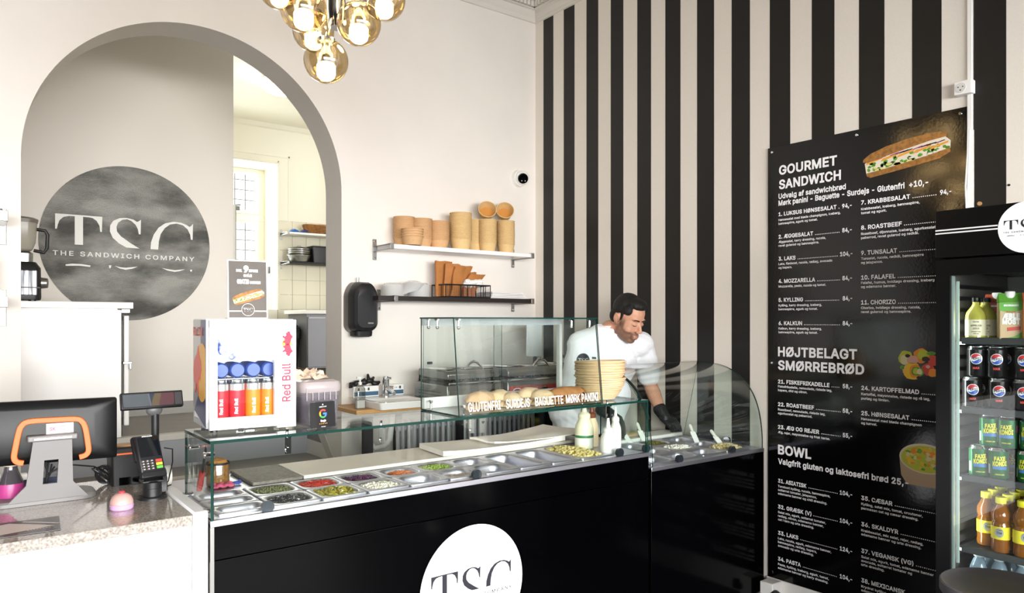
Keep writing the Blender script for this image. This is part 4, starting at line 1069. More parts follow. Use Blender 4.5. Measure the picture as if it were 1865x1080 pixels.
heap('carrot_shreds', 'orange carrot shreds pushed to one end of a pan', x0+.045, x1, y0, y1, CT-.030, .028, 170, strip(.012, .0018), mat('carrot', 'E68A4E', .5), 7, 'carrot')
heap('carrot_shreds', 'thin scatter of carrot shreds at the emptier pan end', x0+.01, x0+.04, y0+.01, y1-.01, CT-.058, .010, 30, strip(.010, .0016), mat('carrot', 'E68A4E', .5), 8, 'carrot')
heap('peas', 'bright green peas', *hp(4, 'r'), CT-.024, .026, 460, bead(.0045), mat('peas', '93AC46', .35, var=(30, .2)), 9, 'peas')
x0, x1, y0, y1 = hp(4, 'f')
b = B().loops([[Vector((p[0], p[1], z)) for p in rrect((x1-x0)*s, (y1-y0)*s, .028, (x0+x1)/2, (y0+y1)/2)] for s, z in ((1.0, CT-.028), (1.0, CT-.014), (.9, CT-.011), (.5, CT-.009), (.1, CT-.010))], cap1=True, cap0=True)
tag(obj('dressing', b, mat('tan_dressing', 'D9B68C', .25, coat=.3), None), 'smooth tan dressing filling a pan', 'dressing', kind='stuff')
heap('rocket_leaves', 'a few dark green rocket leaves in the long pan', FX[6]+.07, FX[7]-.03, YF0+.10, YR1-.16, CT-.098, .012, 26, chunk(.011), mat('rocket', '3F5A2B', .5), 10, 'leaves')
heap('lettuce_shreds', 'pale shredded lettuce in the long pan', FX[7]+.04, FX[8]-.03, YF0+.07, YR1-.06, CT-.095, .03, 150, strip(.014, .0035), mat('lettuce', 'C3CC8E', .5, var=(30, .3)), 11, 'lettuce')
heap('potato_cubes', 'heaped yellow diced potato', FX[8]+.02, FX[8]+.17, YF0+.02, YR1-.02, CT-.03, .045, 260, chunk(.0115, .9), mat('potato', 'E6D48A', .6, var=(30, .15)), 12, 'potato')
# worktop board and sheets behind the pans
M_board = mat('beige_board', 'DAD2C7', .5, var=(4, .05))
tag(obj('worktop_board', B().box(1.10, 2.62, 2.80, 3.09, CT+.001, CT+.017), M_board, None, bev=.003), 'long beige serving board behind the steel pans', 'board')
tag(obj('granite_offcut', B().box(.90, 1.095, 2.80, 3.09, CT+.001, CT+.015), mat('granite_dark', '8A8178', .6, var=(70, .5)), None, bev=.003), 'grey granite slab left of the beige board', 'slab')
M_sheet = mat('wrapping_paper', 'EFE8E0', .7, bump=(8, .1, .01))
def sheets(name, lab, corners, zb, th, curl, seed, n=16):
    a, b_, c, d = [Vector(p) for p in corners]; B_ = B(); top = []; bot = []
    for j in range(n+1):
        for i in range(n+1):
            s, r = i/n, j/n; p = (a*(1-s)+b_*s)*(1-r)+(d*(1-s)+c*s)*r
            w_ = curl*((2*s-1)**2)*.5+curl*.35*noise.noise(Vector((s*2, r*2, seed)))
            top.append(Vector((p.x, p.y, zb+th+max(0, w_)))); bot.append(Vector((p.x, p.y, zb+max(0, w_)*.5)))
    f = [(j*(n+1)+i, j*(n+1)+i+1, (j+1)*(n+1)+i+1, (j+1)*(n+1)+i) for j in range(n) for i in range(n)]
    m = len(top); B_.add(top+bot, f+[tuple(m+k for k in reversed(q)) for q in f])
    rim = [i for i in range(n+1)]+[j*(n+1)+n for j in range(1, n+1)]+[n*(n+1)+i for i in range(n-1, -1, -1)]+[j*(n+1) for j in range(n-1, 0, -1)]
    B_.add(top+bot, [(rim[k], rim[(k+1) % len(rim)], m+rim[(k+1) % len(rim)], m+rim[k]) for k in range(len(rim))])
    return tag(obj(name, B_, M_sheet, None, ang=30), lab, 'paper', 'wrapping paper on the board')
sheets('paper_stack', 'thick stack of beige wrapping paper behind the long pans', [(1.735, 2.785), (2.46, 2.79), (2.46, 3.06), (1.76, 3.04)], CT+.018, .018, .02, 1)
sheets('paper_sheets', 'thin loose sheets of wrapping paper fanned to the right', [(2.02, 2.79), (2.60, 2.785), (2.57, 3.10), (2.00, 2.97)], CT+.044, .004, .025, 2)
# squeeze bottles
M_sq = mat('squeeze_white', 'F4F3EE', .35); M_cr = mat('squeeze_cream', 'EFEBCB', .35); M_br = mat('squeeze_brown_cap', '6E3B28', .35); M_tan = mat('squeeze_tan', 'D8C3A0', .4)
def bottle(lab, x, y, z, R, H, mb, mc, tipH, lbl=None):
    t = thing('squeeze_bottle', lab, 'bottle', (x, y, z), group='squeeze bottles on the counter', local=True)
    obj('bottle_body', B().lathe([(R*.9, 0), (R, .004), (R, H*.62), (R*.93, H*.74), (R*.62, H*.93), (R*.55, H)], n=28, cap0=True), mb, t)
    obj('cap', B().lathe([(R*.62, H*.96), (R*.66, H*.98), (R*.66, H*1.08), (R*.5, H*1.13), (R*.30, H*1.16), (R*.13, H*1.16+tipH)], n=24, cap1=True), mc, t)
    if lbl:
        obj('label', B().lathe([(R*1.005, H*.14), (R*1.005, H*.46)], n=28), mat('bottle_label', 'EDEDE6', .5), t)
        obj('label_mark', B().lathe([(R*1.009, H*.36), (R*1.009, H*.44)], n=28), mat('label_green', '3E7E46', .5), t)
q = onZ(1113, 824, CT+.004); bottle('shorter white squeeze bottle with white pointed nozzle', q.x, q.y+.02, CT+.0, .037, .105, M_sq, M_sq, .05)
q = onZ(1128, 818, CT+.004); bottle('slim white squeeze bottle behind the shorter one', q.x+.035, q.y+.06, CT+.0, .028, .135, M_sq, M_sq, .045)
q = onZ(1070, 818, CT+.004); bottle('large cream bottle with green striped label and nozzle', q.x+.02, q.y+.045, CT+.0, .046, .155, M_cr, M_cr, .05, True)
q = onZ(1094, 818, CT+.004); bottle('tan bottle with brown pointed cap between the others', q.x+.035, q.y+.10, CT+.0, .034, .150, M_tan, M_br, .05)
# ------------------------------------------------------------------ second counter with curved glass
DX0, DX1, DT = 2.66, 3.575, .848
t = c2 = thing('curved_counter', 'lower black counter with curved glass guard beside the striped wall', 'counter', (3.1, 2.7, 0))
obj('front_panel', B().box(DX0, DX1, CY, CY+.02, .06, DT-.006), M_black, t, bev=.001)
obj('plinth', B().box(DX0, DX1, CY+.05, CY+.65, 0, .06), M_blackm, t, smooth=False)
obj('side_panel', B().box(DX1-.012, DX1, CY+.021, CY+.70, .06, DT-.02), M_steeld, t, smooth=False)
obj('side_panel', B().box(DX0, DX0+.010, CY+.021, CY+.70, .06, DT-.02), M_steeld, t, smooth=False)
obj('back_panel', B().box(DX0+.012, DX1-.012, CY+.69, CY+.70, .06, DT-.02), M_steeld, t, smooth=False)
QX0, QX1, QY0, QY1 = 2.70, 3.50, 2.43, 2.945
obj('steel_top', B().box(DX0, DX1, CY-.002, QY0, DT-.02, DT).box(DX0, DX1, QY1, CY+.70, DT-.02, DT).box(DX0, QX0, QY0, QY1, DT-.02, DT).box(QX1, DX1, QY0, QY1, DT-.02, DT), M_steel, t, bev=.0015)
obj('well', B().box(QX0, QX1, QY0, QY1, .60, .61).box(QX0-.004, QX0, QY0, QY1, .6, DT-.02).box(QX1, QX1+.004, QY0, QY1, .6, DT-.02).box(QX0, QX1, QY0-.004, QY0, .6, DT-.02).box(QX0, QX1, QY1, QY1+.004, .6, DT-.02), M_steeld, t, smooth=False)
prof = [(2.396, DT), (2.398, .93), (2.412, 1.03), (2.437, 1.11), (2.475, 1.175), (2.53, 1.232), (2.60, 1.274), (2.69, 1.30), (2.83, 1.312)]
# refine
def cr(P, n=5):
    out = []
    for i in range(len(P)-1):
        p0, p1, p2, p3 = [Vector(P[max(0, min(len(P)-1, i+k))]) for k in (-1, 0, 1, 2)]
        for k in range(n):
            s = k/n; out.append(.5*((2*p1)+(-p0+p2)*s+(2*p0-5*p1+4*p2-p3)*s*s+(-p0+3*p1-3*p2+p3)*s**3))
    return out+[Vector(P[-1])]
pf = cr(prof, 4)
b = B(); n = len(pf)
for x in (DX0+.012, DX1-.006):
    b.v += [(x, p.x, p.y) for p in pf]
b.v += [(x, p.x+.006, p.y-.004) for x in (DX0+.012, DX1-.006) for p in pf]
for i in range(n-1):
    b.f.append([i, i+1, n+i+1, n+i]); b.mi.append(0)
    b.f.append([2*n+i, 3*n+i, 3*n+i+1, 2*n+i+1]); b.mi.append(0)
    b.f.append([i, 2*n+i, 2*n+i+1, i+1]); b.mi.append(1)
    b.f.append([n+i, n+i+1, 3*n+i+1, 3*n+i]); b.mi.append(1)
b.f.append([n-1, 2*n-1, 4*n-1, 3*n-1]); b.mi.append(1)
obj('curved_glass', b, GM, t, ang=25, label='curved clear glass guard')
for x in (DX0+.004, DX1-.010):
    b = B(); pl = [Vector((x, p.x+.006, p.y-.004)) for p in pf]+[Vector((x, 2.95, DT))]; m_ = len(pl)
    b.add(pl+[p+Vector((.004, 0, 0)) for p in pl], [tuple(range(m_)), tuple(range(2*m_-1, m_-1, -1))]+[(i, i+m_, (i+1) % m_+m_, (i+1) % m_) for i in range(m_)]); b.mi = [0, 0]+[1]*m_
    obj('side_glass', b, GM, t, smooth=False)
for x in (DX0+.016,): obj('black_seal', B().tube([(x, p.x, p.y+.002) for p in pf[10:]], .0045, 6), M_rubber, t)
for u, v in ((1245, 838), (1340, 821)):
    q = onZ(u, v, DT+.012); obj('glass_rest', B().tube([(q.x, CY+.010, DT+.014), (q.x, CY+.030, DT+.014)], [.021, .019], 20), mat('dark_knob', '3A3F48', .3, .6), t)
for y in (2.62, 2.86): obj('glass_rest', B().tube([(DX1-.03, y, DT+.016), (DX1-.012, y, DT+.016)], [.021, .019], 20), M_chrome, t)
ZQ = DT+.003
cx4 = [2.70+.20*i for i in range(5)]; ry = [2.432, 2.603, 2.774, 2.945]
lab2 = [['empty steel pan nearest the corner where the two counters meet', 'empty steel pan second along the curved glass front', 'empty steel pan third along the curved glass front', 'steel pan heaped with yellow egg salad'],
        ['steel pan with a smear of pink ham salad', 'empty steel pan in the middle of the lower counter', 'steel pan of white cream cheese with a spatula', 'empty steel pan behind the egg salad'],
        ['steel pan of pale tuna salad', 'steel pan with a few cheese scraps', 'steel pan of green pickle relish', 'empty steel pan at the back by the striped wall']]
for j in range(3):
    for i in range(4): pan(cx4[i], cx4[i+1], ry[j], ry[j+1], ZQ, lab2[j][i], .08, 'steel pans in the lower counter')
def h2(i, j): return (cx4[i]+.022, cx4[i+1]-.022, ry[j]+.022, ry[j+1]-.022)
heap('egg_salad', 'lumpy yellow egg salad heap', *h2(3, 0), DT-.03, .05, 120, chunk(.010), mat('egg_salad', 'E5D59E', .7, var=(30, .15)), 21, 'salad')
x0, x1, y0, y1 = h2(0, 1)
b = B().loops([[Vector((p[0], p[1], z)) for p in rrect((x1-x0)*s, (y1-y0)*s, .03, (x0+x1)/2, (y0+y1)/2)] for s, z in ((.95, DT-.075), (.9, DT-.05), (.6, DT-.045), (.2, DT-.047))], cap1=True, cap0=True)
tag(obj('ham_salad', b, mat('ham_salad', 'E2B9A5', .5, bump=(80, .4, .005)), None), 'pink ham salad smear', 'salad', kind='stuff')
heap('cream_cheese', 'white lumpy cream cheese heap', *h2(2, 1), DT-.03, .04, 90, chunk(.011), mat('cream_cheese', 'F5F2E8', .6), 22, 'cheese')
heap('tuna_salad', 'pale flaky tuna salad heap', *h2(0, 2), DT-.03, .035, 140, chunk(.007), mat('tuna', 'DCC9AE', .7, var=(60, .2)), 23, 'salad')
heap('pickle_relish', 'green pickle relish heap', *h2(2, 2), DT-.03, .036, 200, chunk(.006), mat('relish', '7C7A3A', .5, var=(60, .3)), 24, 'relish')
heap('cheese_scraps', 'yellow cheese scraps in a nearly empty pan', cx4[1]+.05, cx4[2]-.05, ry[2]+.04, ry[3]-.04, DT-.07, .012, 24, chunk(.008), mat('cheese_scrap', 'E3C98A', .6), 25, 'cheese')
def spatula(u0, v0, z0_, u1, v1, z1_, lab):
    p = onZ(u0, v0, z0_); tt = (p.x*F_[0]+p.y*F_[1])
    q = onT(u1, v1, tt+.03)
    t = thing('spatula', lab, 'spatula', p, group='spatulas in the salads')
    ax = (q-p); L = ax.length; ax.normalize()
    obj('handle', B().tube([p+ax*.05, p+ax*(L*.5), p+ax*(L-.01), q], [.006, .008, .010, .006], 10), mat('spatula_white', 'EDEBDD', .4), t)
    sd = Vector(R_+(0,)); obj('blade', B().obox(p+ax*.02, ax*.035, sd*.016, ax.cross(sd)*.003), M_sq, t, bev=.003)
spatula(1268, 802, DT+.012, 1256, 773, 1, 'white spatula standing in the cream cheese')
spatula(1314, 810, DT+.012, 1294, 783, 1, 'white spatula leaning toward the egg salad')
spatula(1172, 800, DT+.015, 1160, 770, 1, 'white spatula seen through the glass beside the tuna salad')
spatula(1146, 803, DT+.015, 1130, 782, 1, 'short white spatula behind the slim white bottle')
# cutting board with bread
t = thing('cutting_board', 'white cutting board at the back of the lower counter', 'board', (3.05, 3.04, DT))
obj('board', B().box(2.675, 3.56, 2.952, 3.092, DT+.001, DT+.022), M_sq, t, bev=.004)
t = thing('open_baguette', 'flat open baguette half with green spread on the cutting board', 'bread', (3.12, 3.03, DT+.023))
lps = []
for i in range(13):
    s = i/12; q = max(.15, math.sin(math.pi*s)**.3); lps.append([Vector((2.90+.40*s, 3.02+.045*q*math.cos(a*math.pi/5), DT+.024+.010+.010*q*math.sin(a*math.pi/5))) for a in range(10)])
obj('crust', B().loops(lps, cap0=True, cap1=True), M_flour, t)
random.seed(3); b = B()
for k in range(60): b.ell((random.uniform(2.98, 3.27), random.uniform(2.99, 3.05), DT+.044), (.010, .008, .003), 6, 4)
obj('spread', b, mat('green_spread', 'A89A4A', .5), t, kind='stuff')
GT = GZ+.0105   # top of the glass shelf
# white panel on a black stand beside the grills
q = onY(973, 620, 4.15)
t = thing('panel_stand', 'white upright panel on a thin black stand behind the grills', 'screen', (q.x, 4.15, 1.015))
z_a, z_b = onY(973, 649, 4.15).z, onY(973, 590, 4.15).z; xa, xb = onY(959, 620, 4.15).x, onY(986, 620, 4.15).x
obj('upright_panel', B().box(xa, xb, 4.14, 4.155, z_a, z_b), mat('panel_face', 'F4F8FA', .2), t, bev=.003)
obj('pole', B().box(q.x+.01, q.x+.035, 4.16, 4.18, 1.02, z_a+.03), M_blackm, t, smooth=False)
obj('foot', B().box(q.x-.05, q.x+.09, 4.26, 4.36, 1.016, 1.024).box(q.x+.01, q.x+.035, 4.17, 4.30, 1.016, 1.026), M_blackm, t, smooth=False)
# ------------------------------------------------------------------ mini drink cooler on the shelf
t = rb = thing('mini_cooler', 'white and blue countertop drink cooler full of energy drink cans', 'cooler', (.80, 2.66, GT), math.radians(-4))
rb_rot = Matrix.Rotation(math.radians(-4), 4, 'Z')
def RB(name, b, m, parent=t, **k):
    """geometry given in the cooler's own frame: x 0..W, y 0..D, z 0..H from its front left corner"""
    b.v = [tuple(Vector((.675-.80, 2.535-2.66, 0))+Vector(p)) for p in b.v]
    o = obj(name, b, m, parent, inv=False, **k); return o
W_, D_, H_ = .290, .235, .382
M_cw = mat('cooler_white', 'F2F2F4', .35); M_silver = mat('cooler_silver', 'A9A7A3', .35, .6); M_navy = mat('cooler_blue', '2A2F5C', .35)
b = B().box(.0, .018, .012, D_, .015, H_-.02).box(W_-.018, W_, .012, D_, .015, H_-.02).box(0, W_, .012, D_, H_-.02, H_).box(0, W_, .012, D_, .015, .04).box(.018, W_-.018, D_-.015, D_, .04, H_-.02)
RB('cabinet', b, M_cw, bev=.002)
for x in (.03, W_-.03):
    for y in (.04, D_-.04): RB('foot', B().tube([(x, y, 0), (x, y, .016)], .012), M_rubber)
# side artwork
RB('side_print', B().prism([(D_, .02), (D_, H_-.003), (.10, H_-.003), (.10, .30), (.115, .2), (.14, .12), (D_-.02, .06)], (-.001, 0, 0), (0, 1, 0), (0, 0, 1), (.001, 0, 0)).add([], []), M_silver, smooth=False)
sp = RB('side_panel', B().prism([(.014, .018), (D_-.02, .06), (.14, .12), (.115, .2), (.10, .30), (.10, H_-.003), (.014, H_-.003)], (-.001, 0, 0), (0, 1, 0), (0, 0, 1), (.0009, 0, 0)), M_navy, smooth=False)
b = B().prism([(x*.095+.075, z*.10+.20) for x, z in disc2(1, 32) if x*.095+.075 > .014], (-.0022, 0, 0), (0, 1, 0), (0, 0, 1), (.001, 0, 0))
RB('yellow_disc', b, mat('yellow_print', 'E5A92C', .4), smooth=False)
bull = [(-.5, .05), (-.42, .22), (-.25, .30), (-.05, .36), (.12, .50), (.20, .40), (.30, .30), (.46, .24), (.50, .08), (.40, .02), (.34, -.10), (.22, -.04), (.12, -.16), (.20, -.32), (.08, -.36), (.0, -.20), (-.12, -.16), (-.20, -.30), (-.32, -.34), (-.30, -.18), (-.42, -.12)]
b = B().prism([(.15-x*.14, .19+z*.2) for x, z in bull], (-.0032, 0, 0), (0, 1, 0), (0, 0, 1), (.0009, 0, 0))
for k in range(1): letter(b, 'Red Bull', (-.0032, D_-.01, .325), (0, -1, 0), (0, 0, 1), .028, .17, bold=.03)
RB('red_print', b, mat('red_print', 'D0412F', .4), smooth=False)
# glowing interior
M_led = mat('cooler_light', 'FFFFFF', .4, emit='F4F8FF', es=.55)
RB('light_panel', B().box(.02, W_-.02, D_-.018, D_-.016, .17, H_-.022).box(.02, W_-.02, .03, D_-.02, H_-.024, H_-.0205).box(.0185, .020, .03, D_-.02, .045, H_-.03), M_led, smooth=False)
b = B()
for i in range(14): b.tube([(.02+.018*i, .03, .178), (.02+.018*i, D_-.02, .178)], .0014, 5)
b.tube([(.02, .03, .178), (W_-.02, .03, .178)], .003, 6)
RB('wire_shelf', b, M_chrome)
RB('upper_shelf', B().box(.02, W_-.02, .02, D_-.02, .2385, .2405), mat('frosted_shelf', 'EDF1F6', .4), smooth=False)
RB('interior', B().box(.0182, .0185, .02, D_-.02, .04, H_-.02).box(W_-.0185, W_-.0182, .02, D_-.02, .04, H_-.02).box(.018, W_-.018, .02, D_-.02, .0402, .0405), M_cw, smooth=False)
# door
d = RB('door', B().box(.006, .032, -.012, .008, .012, H_-.004).box(W_-.072, W_-.062, -.012, .008, .012, H_-.004).box(.006, W_-.05, -.012, .008, H_-.03, H_-.004).box(.006, W_-.05, -.012, .008, .012, .052), M_white, bev=.002)
RB('door_glass', B().box(.030, W_-.068, -.006, -.003, .05, H_-.028), clear_mat('coated_glass', 'FBFDFD', ior=1.2), d, smooth=False)
RB('brand_strip', B().box(W_-.064, W_+.002, -.016, .008, .006, H_-.002), M_white, d, bev=.002, label='white vertical strip with red drink lettering')
M_rbr = mat('magenta_red', 'C01F45', .5)
b = B(); letter(b, 'Red Bull', (W_-.019, -.0166, .095), (0, 0, 1), (-1, 0, 0), .028, .133, bold=.02)
RB('brand_lettering', b, M_rbr, d, smooth=False)
b = B().prism(disc2(.0165, 24, W_-.031, .298), (0, -.0165, 0), X_, Z_, (0, -.0004, 0))
RB('sun_print', b, mat('pale_yellow_print', 'E8BE3A', .5), d, smooth=False)
b = B().prism([(W_-.031+z*.042, .315+x*.05) for x, z in bull], (0, -.0172, 0), X_, Z_, (0, -.0004, 0)).prism([(W_-.031+z*.042, .275-x*.045) for x, z in bull], (0, -.0172, 0), X_, Z_, (0, -.0004, 0))
RB('bull_print', b, M_rbr, d, smooth=False)
RB('badge', B().box(.098, .115, -.0135, -.010, -.012+.014, .014), M_blackm, d, smooth=False)
rbM = Matrix.Translation((.80, 2.66, GT)) @ rb_rot @ Matrix.Translation((.675-.80, 2.535-2.66, 0))
def rbp(x, y, z): return rbM @ Vector((x, y, z))
# ------------------------------------------------------------------ cans
def cyl_disc(b, R, zc, r, matf, n=24, m=8, ph0=0, sx=1):
    """round decal wrapped on a can of radius R; matf(x,y) gives the material index"""
    for i in range(m):
        for k in range(n):
            q = []
            for rr, aa in ((i/m, k), ((i+1)/m, k), ((i+1)/m, k+1), (i/m, k+1)):
                a = 2*math.pi*aa/n; x = r*sx*rr*math.cos(a); y = r*rr*math.sin(a)
                q.append((x, y))
            cx_ = sum(p[0] for p in q)/4; cyy = sum(p[1] for p in q)/4
            vs = [(R*math.cos(ph0+x/R), R*math.sin(ph0+x/R), zc+y) for x, y in q]
            if i == 0: b.add(vs[1:3]+[vs[0]], [(0, 1, 2)], matf(cx_, cyy))
            else: b.add(vs, [(0, 1, 2, 3)], matf(cx_, cyy))
def cyl_text(b, body, R, zc, cap, width, ph0=0, bold=.03, mi=0, slope=0):
    tmp = B(); letter(tmp, body, (0, 0, 0), (1, 0, 0), (0, 1, 0), cap, width, bold=bold, align='C')
    b.add([((R+z)*math.cos(ph0+x/R), (R+z)*math.sin(ph0+x/R), zc+y+slope*x) for x, y, z in tmp.v], tmp.f, mi)
M_can_al = mat('can_aluminium', 'C9CACC', .25, 1.)
def can_proto(R, H, body, lab, cat='can', deco=None, name='drink_can'):
    t = thing(name, lab, cat, (0, 0, 0), local=True)
    obj('can_body', B().lathe([(R*.80, .0), (R*.97, H*.045), (R, H*.07), (R, H*.90)], n=28, cap0=True), body, t)
    obj('can_top', B().lathe([(R, H*.90), (R*.84, H*.975), (R*.85, H), (R*.82, H), (R*.80, H*.975), (.0, H*.975)], n=28).box(-.004, .014, -.005, .005, H*.975, H*.985), M_can_al, t)
    if deco: 
        b, ms = deco; obj('can_print', b, ms, t, smooth=False)
    return reg(t)
def enr(col, nm, txtc='F0E9E6'):
    R = .0262; b = B()
    b.add([(R*1.025*math.cos(a), R*1.025*math.sin(a), z) for z in (.098, .120) for a in [(-1.2+.3*k) for k in range(9)]], [(k, k+1, 10+k, 9+k) for k in range(8)], 1)
    tmp = B(); letter(tmp, 'Red Bull', (0, 0, 0), (1, 0, 0), (0, 1, 0), .011, .052, bold=.02, align='C')
    b.add([(R*1.012*math.cos(.15-y/R), R*1.012*math.sin(.15-y/R), .045+x) for x, y, z in tmp.v], tmp.f, 0)
    return can_proto(R, .133, mat(nm, col, .35), 'energy can', deco=(b, [mat('can_text_'+nm, txtc, .4), mat('can_silver_print', 'C8C4C2', .3, .6)]))
cr_ = enr('D02F3A', 'can_red'); co_ = enr('E8892A', 'can_orange'); cb_ = enr('3A55A5', 'can_blue')
face = math.radians(-105)
ar = [('red', cr_), ('red', cr_), ('orange', co_), ('orange', co_)]
for row in range(3):
    for i, (c_, p_) in enumerate(ar):
        q = rbp(.0515+.0528*i, .040+.056*row, .0412)
        who = ['first', 'second', 'third', 'last'][i]
        dup(p_, q, face+random.uniform(-.5, .5), '%s slim energy drink can on the cooler floor, %s from the left, %s row' % (c_, who, ('front', 'middle', 'back')[row]), 'energy drink cans in the mini cooler')
for i in range(4):
    d_ = dup(cb_, rbp(.0515+.0528*i, .025, .207), None, 'blue slim energy drink can lying on the wire shelf, %s from the left' % ['first', 'second', 'third', 'last'][i], 'energy drink cans on the cooler shelf')
    d_.rotation_euler = (math.radians(-90), 0, math.radians(-4))
for x in (cr_, co_, cb_): drop(x)
b = B(); e_ = [rbp(.075+.05*math.cos(k*.9)*.5, .05+.01*k, .262+.006*k) for k in range(5)]
for k, p in enumerate(e_): b.ell(p, (.030-.003*k, .022, .016+.004*math.sin(k)), 8, 5, Matrix.Rotation(-.5+.3*k, 3, 'Y'))
b.obox(rbp(.10, .05, .272), (.05, 0, -.012), (0, .03, 0), (.002, 0, .006)).obox(rbp(.065, .04, .292), (.016, 0, -.03), (0, .02, 0), (.01, 0, .006))
tag(obj('foil_bag', b, mat('blue_foil_bag', '5066B4', .25, .3, var=(60, .9, .45, .55), col2='E8E4EA'), None, ang=25), 'crumpled blue and white foil bag on the upper cooler shelf', 'bag')
# ------------------------------------------------------------------ poster on the cooler
def quad_sign(name, lab, cat, p00, p10, z0, z1, back=.02, face_m=None):
    """upright acrylic sign: p00,p10 front bottom corners (x,y)"""
    a = Vector((p00[0], p00[1], z0)); r = Vector((p10[0]-p00[0], p10[1]-p00[1], 0)); L = r.length; r.normalize()
    n = Vector((r.y, -r.x, 0)); u = (Vector((0, 0, 1))-n*.06).normalized()
    return a, r, L, n, u
zt = GT+H_+.001
a, r, L, n, u = quad_sign('x', '', '', (onY(415, 572, 2.60).x, 2.60), (onY(488, 572, 2.585).x, 2.585), zt, zt+.2)
Hh = .205
t = thing('loyalty_poster', 'small upright grey poster with a sandwich and coupon text on the cooler', 'sign', a)
obj('acrylic_stand', B().prism([(0, 0), (L, 0), (L, Hh), (0, Hh)], a, r, u, -n*.005).prism([(0, 0), (L, 0), (L, .05), (0, .05)], a, r, -n, Vector((0, 0, .003))), mat('white_card', 'F2F0EF', .4), t, smooth=False)
f = obj('poster_print', B().prism([(.004, .004), (L-.004, .004), (L-.004, Hh-.004), (.004, Hh-.004)], a+n*.0006, r, u, n*.0004), mat('poster_grey', '6B6560', .55, spec=.2, var=(14, .15)), t, smooth=False)
b = B(); e = a+n*.0014
letter(b, '9', e+r*(L*.46)+u*(Hh*.80), r, u, .020, bold=.06, align='C')
letter(b, 'SAML', e+r*(L*.36)+u*(Hh*.80), r, u, .0085, .020, bold=.05, align='R')
letter(b, 'KUPONER', e+r*(L*.53)+u*(Hh*.80), r, u, .0085, .031, bold=.05)
letter(b, 'OG FÅ EN', e+r*(L*.5)+u*(Hh*.715), r, u, .0085, .028, bold=.05, align='C')
letter(b, 'GRATIS', e+r*(L*.53)+u*(Hh*.60), r, u, .0135, .040, bold=.06, align='R')
letter(b, 'SANDWICH', e+r*(L*.55)+u*(Hh*.60), r, u, .0085, .036, bold=.05)
b.prism([(0, 0), (L*.33, 0), (L*.33, .004), (0, .004)], e+u*(Hh*.12), r, u, n*0, front_only=True).prism([(L*.67, 0), (L, 0), (L, .004), (L*.67, .004)], e+u*(Hh*.12), r, u, n*0, front_only=True)
cc = e+r*(L*.5)+u*(Hh*.155)
for k in range(32):
    a0, a1 = 2*math.pi*k/32, 2*math.pi*(k+1)/32
    b.add([cc+r*(R_c*math.cos(x))+u*(R_c*math.sin(x)) for R_c, x in ((.0205, a0), (.022, a0), (.022, a1), (.0205, a1))], [(0, 1, 2, 3)])
emblem(b, cc, .019, r, u, words=False)
obj('poster_lettering', b, M_print, f, smooth=False)
def sandwich(o, r_, u_, n_, S, parent, name, tilt):
    """flat printed picture of a filled baguette: many small patches"""
    random.seed(31); r2 = r_*math.cos(tilt)+u_*math.sin(tilt); u2 = u_*math.cos(tilt)-r_*math.sin(tilt)
    MS = [mat('print_crust', 'B27C3E', .6, var=(60, .45)), mat('print_cream', 'E9DFCB', .6), mat('print_green', '6FAE3A', .6, var=(80, .5)), mat('print_onion', 'A9487C', .6), mat('print_orange', 'E8A23A', .6), mat('print_yellow', 'E0D58A', .6)]
    b = B()
    top = [(-.5, .02), (-.49, .055), (-.40, .105), (-.2, .15), (.05, .175), (.28, .178), (.44, .16), (.5, .12), (.49, .09), (.3, .085), (0, .055), (-.3, .02), (-.45, .0)]
    bot = [(-.46, -.17), (-.42, -.195), (-.2, -.185), (.1, -.17), (.4, -.15), (.52, -.10), (.52, -.05), (.3, -.08), (0, -.105), (-.3, -.125), (-.47, -.13)]
    fill = [(-.47, -.13), (-.3, -.14), (0, -.12), (.3, -.10), (.52, -.06), (.53, .03), (.47, .10), (.3, .09), (0, .06), (-.3, .03), (-.48, .0)]
    b.prism([(x*S, y*S) for x, y in fill], o, r2, u2, n_*0, 1, True)
    def patch(n0, y0, y1, mi, rx, ry, dz):
        for k in range(n0):
            x = random.uniform(-.45, .50); y = random.uniform(y0, y1)+x*.02
            m_ = random.randint(5, 7); ph = random.uniform(0, 6)
            b.prism([((x+rx*random.uniform(.5, 1.1)*math.cos(ph+2*math.pi*j/m_))*S, (y+ry*random.uniform(.5, 1.1)*math.sin(ph+2*math.pi*j/m_))*S) for j in range(m_)], o+n_*dz, r2, u2, n_*0, mi, True)
    patch(46, -.10, .0, 2, .032, .026, .0004)
    patch(12, -.12, -.07, 5, .045, .02, .0006)
    patch(8, -.11, -.06, 1, .06, .018, .0007)
    for k in range(5):
        x = -.36+.19*k; b.prism([((x-.11)*S, (-.025)*S), ((x+.10)*S, .012*S), ((x+.11)*S, .035*S), ((x-.08)*S, .01*S)], o+n_*.0008, r2, u2, n_*0, 4, True)
    for k in range(16):
        x = random.uniform(-.44, .46); b.prism([((x-.06)*S, (.02+x*.03)*S), ((x+.06)*S, (.035+x*.03)*S), ((x+.05)*S, (.046+x*.03)*S), ((x-.05)*S, (.032+x*.03)*S)], o+n_*.001, r2, u2, n_*0, random.choice((3, 3, 1)), True)
    b.prism([(x*S, y*S) for x, y in top], o+n_*.0012, r2, u2, n_*0, 0, True); b.prism([(x*S, y*S) for x, y in bot], o+n_*.0012, r2, u2, n_*0, 0, True)
    return obj(name, b, MS, parent, smooth=False)
sandwich(e+r*(L*.50)+u*(Hh*.38), r, u, n, L*.80, f, 'sandwich_picture', math.radians(14))
